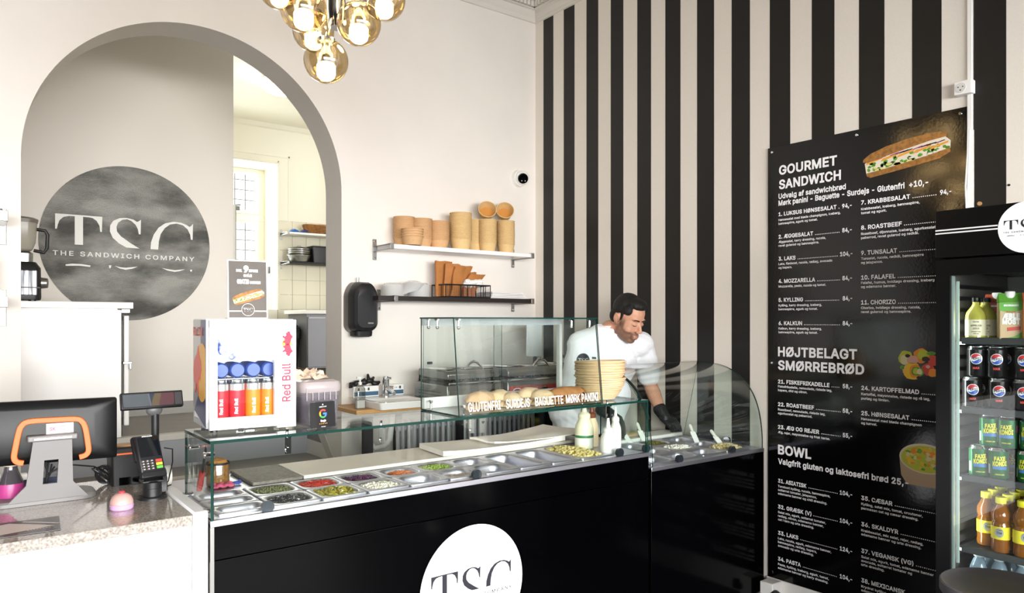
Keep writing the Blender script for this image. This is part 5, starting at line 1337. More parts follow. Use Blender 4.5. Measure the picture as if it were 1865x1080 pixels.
# ------------------------------------------------------------------ review card and tub
a, r, L, n, u = quad_sign('x', '', '', (onZ(566, 785, GT).x, onZ(566, 785, GT).y), (onZ(611, 779, GT).x, onZ(611, 779, GT).y+.0), GT+.003, GT+.1)
Hh = .092
t = thing('review_card', 'black card in acrylic stand with a coloured round letter', 'card', a)
obj('acrylic_stand', B().prism([(-.003, 0), (L+.004, 0), (L+.004, Hh+.002), (-.003, Hh+.002)], a-n*.003, r, u, n*.002).prism([(-.003, -.012), (L+.004, -.012), (L+.004, .05), (-.003, .05)], a-Vector((0, 0, .002)), r, -n, Vector((0, 0, .0025))), M_film, t, smooth=False)
f = obj('card', B().prism([(0, .004), (L, .004), (L, Hh), (0, Hh)], a, r, u, n*.0006), mat('card_black', '1F1E20', .3, coat=.3), t, smooth=False)
b = B(); e = a+n*.0016; c = e+r*(L*.5)+u*(Hh*.56); gr = .0155
def arc(a0, a1, mi):
    for k in range(10):
        x0, x1 = math.radians(a0+(a1-a0)*k/10), math.radians(a0+(a1-a0)*(k+1)/10)
        b.add([c+r*(q*math.cos(x))+u*(q*math.sin(x)) for q, x in ((gr*.62, x0), (gr, x0), (gr, x1), (gr*.62, x1))], [(0, 1, 2, 3)], mi)
arc(40, 150, 0); arc(150, 210, 1); arc(210, 310, 2); arc(310, 365, 3)
b.prism([(0, -.003), (gr, -.003), (gr, .003), (0, .003)], c, r, u, n*0, 3, True)
letter(b, 'Google', e+r*(L*.5)+u*(Hh*.26), r, u, .007, .022, bold=.03, align='C', mi=4)
letter(b, 'ANMELD OS PÅ', e+r*(L*.5)+u*(Hh*.80), r, u, .0035, .030, bold=.02, align='C', mi=4)
letter(b, 'Tak for hjælpen', e+r*(L*.5)+u*(Hh*.06), r, u, .003, .018, bold=.01, align='C', mi=4)
b.prism([(x*.003, y*.003) for x, y in disc2(1, 5)], e+r*(L*.5)+u*(Hh*.90), r, u, n*0, 4, True)
for k in range(5): b.prism([(x*.0022, y*.0022) for x, y in disc2(1, 5)], e+r*(L*(.36+.07*k))+u*(Hh*.19), r, u, n*0, 5, True)
obj('card_print', b, [mat('g_red', 'E04A3C', .5), mat('g_yellow', 'F2B92D', .5), mat('g_green', '3FA158', .5), mat('g_blue', '4A86E0', .5), M_print, mat('star_orange', 'E08A3A', .5)], f, smooth=False)
t = thing('napkin_tub', 'translucent lidded tub of dark napkins behind the review card', 'tub', (1.065, 2.62, GT))
def tb(s, z, sx=1): return [Vector((1.062+p[0]*s*sx, 2.60+p[1]*s, z)) for p in rrect(.150, .15, .03)]
obj('tub_body', B().loops([tb(.86, GT), tb(.9, GT+.004), tb(.97, GT+.125), tb(1.0, GT+.128)], cap0=True), mat('smoked_tub', '8E8790', .2, alpha=.55), t)
obj('contents', B().loops([tb(.84, GT+.005), tb(.93, GT+.10)], cap0=True, cap1=True), mat('dark_contents', '2A2630', .5, bump=(30, .5, .01)), t)
obj('tub_lid', B().loops([tb(1.02, GT+.118), tb(1.05, GT+.125), tb(1.05, GT+.142), tb(.99, GT+.155), tb(.75, GT+.162)], cap1=True), mat('smoky_lid2', 'B5ABAB', .2, alpha=.7), t)
b = B()
for k in range(6): b.box(1.0+.022*k, 1.003+.022*k, 2.5222, 2.526, GT+.09, GT+.135)
obj('lid_ribs', b, mat('smoky_lid2', 'B5ABAB', .2, alpha=.7), t, smooth=False)
b = B(); crumple(b, .13, .11, 10, 8, (1.04, 2.57, GT+.165), (1, 0, 0), (0, .8, .25), (0, -.3, 1), .014, 5)
tag(obj('napkin', b, mat('kraft_napkin', 'D9C2AE', .8), None), 'loose beige paper napkin lying on the tub lid', 'napkin')
# ------------------------------------------------------------------ pay counter
M_gran = mat('granite', 'B3ABA2', .12, var=(150, .5, .36, .62), col2='857D76', coat=.4)
M_panel = mat('white_panel', 'FAFAFC', .4)
PZ = .955
t = thing('pay_counter', 'white pay counter with speckled granite top', 'counter', (-.3, 2.7, 0))
obj('granite_top', B().box(-1.3, .584, 2.385, 3.12, PZ-.032, PZ), M_gran, t, bev=.003)
obj('front_panel', B().box(-1.3, .584, 2.40, 2.42, 0, PZ-.032), M_panel, t, smooth=False)
obj('end_panel', B().box(.586, .630, 2.386, 3.0, 0, PZ+.006), M_panel, t, bev=.006)
obj('back_panel', B().box(-1.3, .584, 3.08, 3.10, 0, PZ-.032), M_panel, t, smooth=False)
# point of sale monitor
M_sg = mat('stand_grey', '777574', .45, .2)
mY = 2.87
t = thing('pos_monitor', 'black touch screen till seen from behind on a grey stand', 'monitor', (.19, 2.87, PZ))
mr = Matrix.Rotation(math.radians(-7), 3, 'Z')
def MP(x, z, d=0): return Vector((.19, mY, 0))+mr @ Vector((x, -d, 0))+Vector((0, 0, z))
def mlo(w_, h_, r, cx, cz, d): return [MP(p[0], p[1], d) for p in rrect(w_, h_, r, cx, cz, 5)]
MZ0, MZ1 = 1.082, 1.288
mc, mw, mz, mh = -.06, .64, (MZ0+MZ1)/2, MZ1-MZ0
obj('screen', B().loops([mlo(mw, mh, .008, mc, mz, -.02), mlo(mw, mh, .008, mc, mz, 0), mlo(mw-.01, mh-.01, .01, mc, mz, .006), mlo(mw-.13, mh-.05, .03, mc, mz-.0, .022)], cap0=True, cap1=True), mat('monitor_black', '0E0E10', .4, spec=.35), t)
oR = [(-.158, 1.098), (-.163, 1.115), (-.15, 1.20), (-.135, 1.212), (.045, 1.212), (.062, 1.20), (.068, 1.115), (.05, 1.098)]
b = B()
cx0 = -.035
path = [(-.098, 1.088), (-.116, 1.093), (-.124, 1.108), (-.120, 1.14), (-.112, 1.185), (-.104, 1.208), (-.084, 1.221), (-.02, 1.222), (.045, 1.221), (.064, 1.211), (.074, 1.188), (.081, 1.14), (.083, 1.112), (.074, 1.098), (.056, 1.093)]
path = [(x+.092, z+.004) for x, z in path]
path = [tuple(q) for q in cr(path, 3)]
lps = []
for i, (x, z) in enumerate(path):
    j0, j1 = path[max(0, i-1)], path[min(len(path)-1, i+1)]
    dx, dz = j1[0]-j0[0], j1[1]-j0[1]; l = math.hypot(dx, dz); nx, nz = -dz/l*.0085, dx/l*.0085
    lps.append([MP(x+nx, z+nz, .020), MP(x+nx, z+nz, .036), MP(x-nx, z-nz, .036), MP(x-nx, z-nz, .020)])
obj('orange_ring', B().loops(lps, cap0=True, cap1=True), mat('orange_plastic', 'F0692A', .4), t, bev=.002, label='orange rounded bracket')
st_ = obj('sticker', B().prism([(-.045, 0), (.032, .001), (.032, .034), (-.045, .033)], MP(.100, 1.180, .0235), mr @ Vector((1, 0, 0)), Z_, mr @ Vector((0, -.0006, 0))), mat('sticker_white', 'E3DFDD', .4), t, smooth=False)
b = B(); letter(b, 'SK', MP(.064, 1.190, .0245), mr @ Vector((1, 0, 0)), Z_, .011, .018, bold=.03)
for k, w__ in enumerate((.018, .022, .020)): b.prism([(0, 0), (w__, 0), (w__, .0016), (0, .0016)], MP(.092, 1.203-.0065*k, .0245), mr @ Vector((1, 0, 0)), Z_, (0, 0, 0), 0, True)
for q in range(24):
    a0, a1 = 2*math.pi*q/24, 2*math.pi*(q+1)/24
    b.add([MP(.073+R1*1.25*math.cos(x), 1.1955+R1*math.sin(x), .0245) for R1, x in ((.0105, a0), (.0115, a0), (.0115, a1), (.0105, a1))], [(0, 1, 2, 3)])
obj('sticker_print', b, mat('sticker_red', 'B5526A', .5), st_, smooth=False)
# stand: foot and upright with a hole
b = B()
sec = [(PZ+.001, .31, .16), (PZ+.012, .31, .16), (PZ+.018, .30, .15)]
fx, fy = .255, 2.90
b.loops([[Vector((fx-.02+p[0], fy-.00+p[1], z)) for p in rrect(w_, d_, .05)] for z, w_, d_ in sec], cap0=True, cap1=True)
obj('foot', b, M_sg, t)
def leg_at(z):  # centre x, half width, y
    s = (z-PZ)/(1.19-PZ); hw = .052+.018*(1-s)+.085*max(0, (1-s)-.72)**1.0*2.2 if s < .28 else .052+.018*(1-s)
    return .247+.012*s, hw, 2.822-.012*s
b = B(); zs = [PZ+.012+i*(1.168-PZ-.012)/16 for i in range(17)]
for side in (0, 1):
    pass
hz0, hz1, hw_ = 1.020, 1.098, .020
def ringq(z, xa, xb): 
    c_, hw, y = leg_at(z); return [Vector((xa, y, z)), Vector((xb, y, z)), Vector((xb, y+.014, z)), Vector((xa, y+.014, z))]
low = [z for z in zs if z <= hz0]+[hz0]; up_ = [hz1]+[z for z in zs if z >= hz1]; mid = [hz0]+[z for z in zs if hz0 < z < hz1]+[hz1]
b.loops([ringq(z, leg_at(z)[0]-leg_at(z)[1], leg_at(z)[0]+leg_at(z)[1]) for z in low], cap0=True, cap1=True)
b.loops([ringq(z, leg_at(z)[0]-leg_at(z)[1], leg_at(z)[0]+leg_at(z)[1]) for z in up_], cap0=True, cap1=True)
b.loops([ringq(z, leg_at(z)[0]-leg_at(z)[1], leg_at(z)[0]-hw_) for z in mid], cap0=True, cap1=True)
b.loops([ringq(z, leg_at(z)[0]+hw_, leg_at(z)[0]+leg_at(z)[1]) for z in mid], cap0=True, cap1=True)
obj('upright', b, M_sg, t, ang=30)
obj('hinge', B().box(.188, .328, 2.808, 2.85, 1.160, 1.180), M_sg, t, bev=.004)
obj('hinge', B().box(.205, .31, 2.80, 2.81, 1.167, 1.173), M_steeld, t, smooth=False)
b = B()
random.seed(9)
for k in range(6): b.tube([(.235+.008*k, 2.86, 1.10-.008*k), (.245+.01*random.random(), 2.87, 1.04), (.235+.014*random.random(), 2.875, 1.0), (.265, 2.90, .99)], .003, 6)
tag(obj('cable_bundle', b, M_rubber, None), 'thin black cables hanging behind the hole of till stand', 'cable')
b = B()
for k in range(9):
    ph = k*.7; cx_, cyy, cz = .44+.01*math.sin(k), 3.03+.01*math.cos(k), PZ+.035
    b.tube([(cx_+(.03+.006*math.sin(k*2))*math.cos(a*.45+ph), cyy+.02*math.sin(a*.45)*math.cos(k), cz+(.030)*math.sin(a*.45+ph*.4)) for a in range(15)], .0028, 6)
b.tube([(.28, 2.88, 1.06), (.33, 2.93, 1.055), (.40, 3.0, 1.03), (.44, 3.02, 1.0)], .0028, 6)
tag(obj('coiled_cable', b, M_rubber, None), 'coiled black cable lying between till stand and receipt printer', 'cable')
# receipt printer
t = thing('receipt_printer', 'black receipt printer with thin orange stripe beside the coiled cable', 'printer', (.50, 3.02, PZ))
obj('body', B().loops([[Vector((.508+p[0], 3.02+p[1], z)) for p in rrect(w_, w_, .012)] for z, w_ in ((PZ, .112), (PZ+.112, .116))], cap0=True, cap1=True), M_blackm, t)
obj('orange_stripe', B().loops([[Vector((.508+p[0], 3.02+p[1], z)) for p in rrect(w_, w_, .012)] for z, w_ in ((PZ+.112, .1165), (PZ+.118, .1165))], cap0=True, cap1=True), mat('orange_plastic', 'F0692A', .4), t)
obj('lid', B().loops([[Vector((.508+p[0], 3.02+p[1], z)) for p in rrect(w_, w_, .012)] for z, w_ in ((PZ+.118, .115), (PZ+.133, .113), (PZ+.137, .105))], cap0=True, cap1=True), M_blackm, t)
obj('slot', B().box(.475, .54, 2.9625, 2.966, PZ+.002, PZ+.03), M_black, t, smooth=False)
obj('bamboo_disc', B().lathe([(.0, .142), (.040, .142), (.042, .136)], (.505, 3.02, PZ), 28, sy=.8), M_wood, t)
# card terminal on its pedestal
t = thing('card_terminal', 'black card payment terminal with coloured keys on a swivel pedestal', 'card terminal', (.532, 2.70, PZ))
obj('pedestal_base', B().lathe([(.046, 0), (.046, .006), (.043, .009), (.025, .010)], (.532, 2.70, PZ), 32, cap0=True), M_rubber, t)
obj('pedestal', B().lathe([(.030, .008), (.030, .035), (.029, .036), (.029, .055), (.022, .060)], (.532, 2.70, PZ), 28, cap1=True), M_rubber, t)
obj('bracket', B().box(.498, .566, 2.68, 2.74, PZ+.055, PZ+.062).box(.498, .503, 2.68, 2.74, PZ+.062, PZ+.10).box(.561, .566, 2.68, 2.74, PZ+.062, PZ+.10).box(.498, .566, 2.72, 2.74, PZ+.062, PZ+.12), M_rubber, t, bev=.002)
tf = Vector((.528, 2.675, PZ+.088)); yaw = math.radians(12)
ar_ = Vector((math.cos(yaw), math.sin(yaw), 0)); au = Vector((math.sin(yaw)*-.42, math.cos(yaw)*.42, .90)).normalized(); an = ar_.cross(au).normalized()
bt = obj('terminal_body', B().obox(tf+au*.062, ar_*.040, au*.066, an*.012), M_rubber, t, bev=.006)
obj('terminal_side', B().obox(tf+au*.090-an*.016, ar_*.043, au*.045, an*.012), M_rubber, t, bev=.008)
obj('display', B().obox(tf+au*.088+an*.0125, ar_*.033, au*.034, an*.0008), mat('dark_screen', '101317', .08, coat=.5), bt, smooth=False)
b = B()
for i in range(3):
    for j in range(4): b.obox(tf+ar_*(-.028+.014*i)+au*(.040-.009*j)+an*.0132, ar_*.0055, au*.0032, an*.0008)
obj('keypad', b, mat('key_grey', '5B5552', .4), bt, bev=.001)
b = B()
for i in range(3):
    for j in range(4): b.obox(tf+ar_*(-.028+.014*i)+au*(.040-.009*j)+an*.0143, ar_*.0014, au*.0016, an*.0001)
obj('key_digits', b, M_print, bt, smooth=False)
for j, (c_, nm) in enumerate((('D8453A', 'red'), ('E5C33C', 'yellow'), ('66B04A', 'green'))): obj('key', B().obox(tf+ar_*.022+au*(.038-.0115*j)+an*.0135, ar_*.010, au*.0045, an*.001), mat('key_'+nm, c_, .4), bt, label=nm+' key', smooth=False)
obj('card_slot', B().obox(tf+au*(-.002)+an*.0125, ar_*.032, au*.0025, an*.0008), M_print, bt, smooth=False)
obj('front_lip', B().obox(tf-au*.006+an*.004, ar_*.041, au*.010, an*.011), M_rubber, bt, bev=.003)
b = B(); letter(b, 'WORLDLINE', tf+au*.1235+an*.0127-ar_*.018, ar_, au, .0034, .034, bold=.02); obj('terminal_print', b, M_print, bt, smooth=False)
tag(obj('terminal_cable', B().tube([(.57, 2.70, 1.12), (.60, 2.72, 1.11), (.607, 2.75, 1.06), (.60, 2.78, .99), (.585, 2.80, .962), (.60, 2.82, .962), (.62, 2.83, .965)], .0022, 6), M_rubber, None), 'thin black cable curving down behind the card terminal', 'cable')
# customer display
t = thing('customer_display', 'slim tilted customer display on a black pole', 'display', (.575, 2.86, PZ))
dc = Vector((.563, 2.86, 1.268)); dr_ = Vector((.995, .06, .0)).normalized(); du_ = Vector((-.0, .35, .94)).normalized(); dn = dr_.cross(du_)
hb = obj('display_head', B().obox(dc, dr_*.103, du_*.030, dn*.010), M_rubber, t, bev=.004)
obj('display_window', B().obox(dc+dn*.0105-dr_*.012, dr_*.084, du_*.0225, dn*.0006), mat('mirror_screen', '9FA9B5', .04, .9), hb, smooth=False)
obj('display_side', B().obox(dc+dn*.0105+dr_*.086, dr_*.012, du_*.0225, dn*.0006), mat('smoky_screen', '4A484B', .3), hb, smooth=False)
obj('neck', B().ell((.572, 2.868, 1.232), (.028, .015, .022), 16, 8), mat('neck_grey', '5B5A5C', .4), t)
obj('pole', B().tube([(.575, 2.87, PZ), (.575, 2.87, 1.235)], .0135, 16), M_rubber, t)
obj('pole_base', B().lathe([(.04, 0), (.04, .006), (.015, .01)], (.575, 2.87, PZ), 24, cap0=True), M_rubber, t)
# counter bell
t = thing('counter_bell', 'pink and lilac counter bell with red button', 'bell', (.424, 2.60, PZ), local=True)
obj('bell_base', B().lathe([(.030, 0), (.0335, .003), (.0345, .014), (.032, .018)], n=32, cap0=True), mat('lilac_plastic', 'C79DC6', .35), t)
obj('dome', B().lathe([(.0325, .017), (.034, .019), (.033, .028), (.028, .040), (.018, .048), (.008, .051), (0, .0515)], n=32), mat('pink_plastic', 'C79D96', .35, coat=.15), t)
obj('button', B().lathe([(.009, .050), (.009, .056), (.006, .058), (0, .058)], n=20), mat('red_button', 'C93A4C', .35), t)
# leaflets
M_leaf = mat('leaflet_dark', '4A4646', .35, coat=.2)
t = thing('leaflet', 'dark folded leaflet with pale triangle print near the counter edge', 'leaflet', (.15, 2.53, PZ))
ang = [(-.20, 2.452), (.243, 2.442), (.256, 2.615), (-.19, 2.625)]
obj('sheet', B().prism([(x, y) for x, y in ang], (0, 0, PZ+.0012), X_, (0, 1, 0), (0, 0, .0012)), M_leaf, t, smooth=False)
b = B().prism([(.03, 2.455), (.235, 2.500), (.13, 2.598), (.085, 2.585)], (0, 0, PZ+.003), X_, (0, 1, 0), (0, 0, 0), 0, True).prism([(.16, 2.592), (.165, 2.60), (.25, 2.525), (.243, 2.515)], (0, 0, PZ+.003), X_, (0, 1, 0), (0, 0, 0), 0, True)
b.prism([(-.19, 2.47), (0.02, 2.47), (.07, 2.58), (.0, 2.60)], (0, 0, PZ+.003), X_, (0, 1, 0), (0, 0, 0), 0, True)
for k in range(9): b.box(.165+.0075*k, .170+.0075*k, 2.480+.001*k, 2.488, PZ+.003, PZ+.0032)
obj('leaflet_print', b, mat('leaflet_print', 'CFC4BE', .4), t, smooth=False)
# bottle behind the stand
t = thing('drink_bottle', 'clear glass bottle with magenta band behind the till stand', 'bottle', (.150, 2.93, PZ), local=True)
obj('glass_body', B().lathe([(.034, 0), (.040, .006), (.040, .04), (.036, .065), (.022, .10), (.019, .115), (.019, .12)], n=28, cap0=True), mat('bottle_glass_dark', '5A555A', .1, trans=.5, coat=.3), t)
obj('band', B().lathe([(.0405, .018), (.041, .04), (.0375, .062)], n=28), mat('magenta_band', 'A93A7A', .35), t)
obj('stopper', B().lathe([(.020, .118), (.021, .135), (.012, .14)], n=20, cap1=True), mat('cork_pale', 'C9B8A4', .5), t)
t = thing('cash_drawer', 'low navy and white till drawer behind the stand', 'drawer', (0, 3.03, PZ))
obj('drawer_body', B().box(-.25, .33, 2.99, 3.10, PZ, PZ+.055), mat('navy_metal', '25304E', .4), t, bev=.003)
obj('white_strip', B().box(-.25, .20, 2.988, 3.02, PZ+.056, PZ+.075), M_whitem, t, smooth=False)
# tape dispenser between counters
t = thing('tape_dispenser', 'black tape dispenser tucked against the glass at the counter end', 'dispenser', (.585, 2.81, PZ))
obj('body', B().prism([(0, 0), (.11, 0), (.12, .03), (.09, .075), (.03, .08), (.005, .05)], (.572, 2.76, PZ), (0, 1, 0), (0, 0, 1), (.022, 0, 0)), M_rubber, t, bev=.003)
obj('tape_roll', B().tube([(.575, 2.81, PZ+.05), (.612, 2.81, PZ+.05)], .034, 24), mat('clear_tape', 'C9C7BE', .3), t)
# jar with brown filling, red knife, pink cloth inside left end of the glass
t = thing('spice_jar', 'glass jar of golden brown crumbs behind the left glass', 'jar', (.80, 2.90, CT), local=True)
obj('jar_glass', B().lathe([(.038, 0), (.042, .004), (.042, .085), (.040, .09)], n=28, cap0=True), M_film, t)
obj('crumbs', B().lathe([(.037, .003), (.040, .006), (.040, .078), (.03, .098), (.0, .108)], n=24, cap0=True), mat('brown_crumbs', 'B27A3E', .8, var=(90, .45), bump=(90, .8, .008)), t)
obj('jar_rim', B().lathe([(.0415, .082), (.0435, .083), (.0435, .089), (.0415, .090)], n=28), M_rubber, t)
b = B(); 
for k in range(10): b.ell((.775+.014*(k % 5), 2.84+.02*(k//5), CT+.008+.004*(k % 2)), (.014, .014, .008), 8, 5)
tag(obj('red_cloth', b, mat('pink_cloth', 'D4607C', .7, var=(60, .4)), None), 'crumpled pink red cloth beside the spice jar', 'cloth')
b = B().ell((.86, 2.87, CT+.008), (.02, .012, .007), 10, 5).ell((.875, 2.88, CT+.01), (.008, .008, .007), 8, 5)
tag(obj('blue_clip', b, mat('blue_clip', '3A4A9A', .4), None), 'small blue clip lying next to the pink cloth', 'clip')
t = thing('knife', 'red handled knife leaning upright in the left corner of the glass', 'knife', (.665, 2.60, CT))
kp, kq = Vector((.668, 2.66, CT+.02)), Vector((.672, 2.58, CT+.19)); kd = (kq-kp).normalized()
obj('blade', B().obox(kp+kd*.15, kd*.05, (0, .008, .004), (.001, 0, 0)), M_rubber, t)
obj('handle', B().tube([kp+kd*.03, kp+kd*.06, kp+kd*.105], [.009, .011, .009], 10), mat('knife_red', 'B8352C', .4), t)
# ------------------------------------------------------------------ chandelier
t = ch = thing('chandelier', 'cluster chandelier of amber glass globes with glowing bulbs', 'chandelier', (1.12, 2.50, CEIL))
GL_ = [(594, 111, 2.60), (653.5, 43, 2.60), (553, 16, 2.48), (571, 57, 2.80), (700, -1, 2.72), (509, -22, 2.72), (622, -48, 2.86), (640, -66, 2.52), (560, -95, 2.52), (705, -95, 2.80), (500, -130, 2.85), (600, -150, 2.62), (668, -170, 2.66), (540, -190, 2.7)]
M_amber = clear_mat('amber_glass', 'E6D6B4', ior=1.6, extra=.12)
M_bulb = mat('bulb_glow', 'FFF4E0', .4, emit='FFE6BE', es=24)
hub = onT(612, -10, 2.68)
R_g = .078
obj('column', B().tube([(hub.x, hub.y, CEIL), (hub.x, hub.y, 2.68), (hub.x, hub.y, 2.62)], [.03, .035, .028], 20), M_chrome, ch)
obj('canopy', B().lathe([(.11, -.03), (.12, -.02), (.12, 0)], (hub.x, hub.y, CEIL), 32, cap0=True), M_chrome, ch)
gm = bm_ = None
for i, (u, v, tt) in enumerate(GL_):
    p = onT(u, v, tt)
    if gm is None:
        g = obj('globe', B().lathe([(.030, R_g*.92)]+[(R_g*math.sin(a), R_g*math.cos(a)) for a in [math.pi*(.13+.87*k/16) for k in range(17)]], n=36), M_amber, ch, inv=True); gm = g; g.location = p
        bb = obj('bulb', B().lathe([(.0, -.068), (.018, -.067), (.029, -.058), (.033, -.045), (.033, -.018), (.028, -.010), (.0, -.010)], n=24), M_bulb, gm, inv=False); bm_ = bb
        so = obj('socket', B().lathe([(.018, -.010), (.018, .06), (.032, .064), (.032, .078), (.0, .078)], n=20), M_chrome, gm, inv=False)
    else:
        g = gm.copy(); COL.objects.link(g); g.location = p
        for x in (bm_, so): c = x.copy(); COL.objects.link(c); c.parent = g
    top = p+Vector((0, 0, .078)); mid_ = Vector((hub.x, hub.y, max(top.z+.05, 2.66)))
    obj('arm', B().tube([top, top.lerp(mid_, .5)+Vector((0, 0, .03)), mid_], .006, 8), M_chrome, ch)
    l = bpy.data.lights.new('bulb_light', 'POINT'); l.energy = .35; l.color = (1, .78, .5); l.shadow_soft_size = .03
    o = bpy.data.objects.new('bulb_light', l); COL.objects.link(o); o.location = p+Vector((0, 0, -.04)); o['kind'] = 'helper'
# ------------------------------------------------------------------ menu board on the striped wall
MX = 3.598
t = mb = thing('menu_board', 'tall glossy black menu board with white lettering on the striped wall', 'menu', (WX, 1.88, 1.3))
M_board2 = mat('menu_black', '050506', .11, spec=.5, bump=(70, .05, .003))
obj('panel', B().box(MX, WX-.0015, 1.379, 2.383, .130, 2.508), M_board2, t, smooth=False)
for y, z in ((2.357, 2.482), (1.88, 2.482), (1.405, 2.482), (2.357, 1.32), (2.357, .165), (1.88, .165)): obj('screw', B().tube([(MX+.0, y, z), (MX-.004, y, z)], [.008, .006], 14), M_chrome, t)
UX, UZ = Vector((0, -1, 0)), Vector((0, 0, 1)); TXX = MX-.0008
M_mp = mat('menu_white', 'FAF8FA', .5)
def mt(b, body, u0, v0, cap, u1=None, bold=.035, a='L'):
    p = onX(u0, v0, TXX)
    w_ = None
    if u1 is not None: q = onX(u1, v0, TXX); w_ = p.y-q.y
    p.x -= .0022
    letter(b, body, p, UX, UZ, cap, w_, bold=bold, res=2)
def A_(x, y): return 1380+x/2.348, 180+y/2.348
def B2(x, y): return 1380+x/2.249, 600+y/2.249
def head(f, s, x0, y, x1, cap):
    u, v = f(x0, y); b = B(); mt(b, s, u, v, cap, f(x1, y)[0], .03); obj('heading_lettering', b, M_mp, mb, smooth=False)
head(A_, 'GOURMET', 92, 325, 340, .046); head(A_, 'SANDWICH', 92, 386, 357, .046)
head(A_, 'Udvalg af sandwichbrød', 90, 428, 378, .026); head(A_, 'Mørk panini - Baguette - Surdejs - Glutenfri  +10,-', 90, 457, 730, .026)
head(B2, 'HØJTBELAGT', 84, 108, 408, .047); head(B2, 'SMØRREBRØD', 84, 163, 437, .047); head(B2, 'BOWL', 84, 508, 220, .047)
head(B2, 'Valgfrit gluten og laktosefri brød 25,-', 84, 549, 618, .028)
def item(f, x0, y, name, xe, price, xp0, xp1, ds, cap=.0195):
    u, v = f(x0, y); z = onX(u, v, TXX).z; items = B()
    mt(items, name, u, v, cap, f(xe, 0)[0], .03)
    y0 = onX(f(xe, 0)[0], 585, TXX).y; 
    y1 = onX(f(xp0, 0)[0], 585, TXX).y if price else 1.44
    # dotted leader
    k = y0-.012
    while k > y1+.012:
        items.prism([(-.0022, 0), (.0022, 0), (.0022, .0040), (-.0022, .0040)], (TXX, k, z), UX, UZ, (0, 0, 0), 0, True); k -= .0092
    if price:
        p = onX(f(xp0, 0)[0], 585, TXX); q = onX(f(xp1, 0)[0], 585, TXX)
        letter(items, price, (TXX, p.y, z), UX, UZ, cap*1.03, p.y-q.y, bold=.03)
    for yd, s, xe2 in ds:
        u, v = f(x0, yd); 
        if xe2: mt(items, s, u, v, .0115, f(xe2, yd)[0], .02)
        else:
            p = onX(u, v, TXX); letter(items, s, p, UX, UZ, .0115, None, bold=.03, xs=.93)
    obj('item_lettering', items, M_mp, mb, smooth=False)
bt_ = 'bønnespirre, agurk og tomat.'
item(A_, 90, 502, '1. LUKSUS HØNSESALAT', 338, '94,-', 361, 402, [(523, 'Hønsesalat med bløde champignon, iceberg,', 355), (539, bt_, 257)])
item(A_, 90, 598, '2. ÆGGESALAT', 238, '84,-', 361, 402, [(617, 'Æggesalat, karry dressing, rucola,', 292), (633, 'revet gulerod og bønnespirre.', 263)])
item(A_, 90, 692, '3. LAKS', 163, '104,-', 352, 405, [(711, 'Laks, flødeost, rucola, rødløg, avocado', 320), (727, 'og kapers.', 148)])
item(A_, 90, 788, '4. MOZZARELLA', 247, '84,-', 362, 403, [(807, 'Mozzarella, pesto, rucola og tomat.', 293)])
item(A_, 90, 868, '5. KYLLING', 195, '84,-', 363, 404, [(888, 'Kylling, karry dressing, iceberg,', 275), (904, bt_, 258)])
item(A_, 90, 967, '6. KALKUN', 191, '84,-', 363, 404, [(986, 'Kalkun, karry dressing, iceberg,', 275), (1002, bt_, 258)])
item(A_, 443, 453, '7. KRABBESALAT', 653, '94,-', 780, 828, [(477, 'Krabbesalat, iceberg, bønnespirre,', 693), (494, 'tomat og agurk.', 552)])
item(A_, 443, 560, '8. ROASTBEEF', 617, '94,-', 780, 828, [(583, 'Roastbeef, dijonnaise, iceberg, agurkesalat', 762), (600, 'peberrod, revet gulerod og rødkål.', 690)])
item(A_, 443, 668, '9. TUNSALAT', 597, '94,-', 780, 828, [(689, 'Tunsalat, rucola, rødkål, bønnespirre', 711), (706, 'og jalapenos.', 536)])
item(A_, 443, 773, '10. FALAFEL', 590, '94,-', 780, 828, [(792, 'Falafel, humus, hvidløgs dressing, iceberg', 757), (809, 'og edamame bønner.', 593)])
item(A_, 443, 879, '11. CHORIZO', 592, '94,-', 780, 828, [(899, 'Chorizo, hvidløgs dressing, rucola,', 697), (916, 'revet gulerod og bønnespirre.', 657)])
item(B2, 84, 220, '21. FISKEFRIKADELLE', 295, '58,-', 348, 387, [(237, 'Fiskefrikadelle, remoulade, ristede løg,', 305), (252, 'kapers, dild og citron.', 204)])
item(B2, 84, 313, '22. ROASTBEEF', 232, '58,-', 348, 387, [(331, 'Roastbeef, remoulade, ristede løg,', 278), (346, 'agurkesalat og peberrod.', 224)])
item(B2, 84, 406, '23. ÆG OG REJER', 253, '55,-', 348, 387, [(424, 'Æg, rejer, mayonnaise og frisk karse.', 297)])
item(B2, 425, 247, '24. KARTOFFELMAD', 662, '58,-', 800, 850, [(268, 'Kartoffel, mayonnaise, ristede og rå løg,', 707), (286, 'purløg og timian.', 541)])
item(B2, 425, 350, '25. HØNSESALAT', 622, '58,-', 800, 850, [(370, 'Hønsesalat med bløde champignon', 673), (387, 'og kørvel.', 490)])
item(B2, 84, 626, '31. ASIATISK', 201, '104,-', 336, 387, [(645, 'Tandoori kylling, rucola, bønnespirre,', 298), (660, 'soltørret tomater, jalapenos,', 243), (675, 'edamame bønner og chili dressing.', 285)])
item(B2, 84, 732, '32. GRÆSK (V)', 221, '104,-', 336, 387, [(751, 'Salat mix, agurk, soltørret tomater,', 280), (766, 'rødløg, oliven, edamame bønner,', 271), (781, 'ost i tern og urte dressing.', 231)])
item(B2, 84, 839, '33. LAKS', 167, '124,-', 336, 387, [(858, 'Laks, rucola, agurk, edamame bønner,', 302), (873, 'bønnespirre, rødløg, kapers,', 243), (888, 'avocado og urte dressing.', 230)])
item(B2, 84, 945, '34. PASTA', 178, '104,-', 336, 387, [(964, 'Pasta, kylling, iceberg, agurk, tomat,', 292), (979, 'edamame bønner og karry dressing.', 290)])
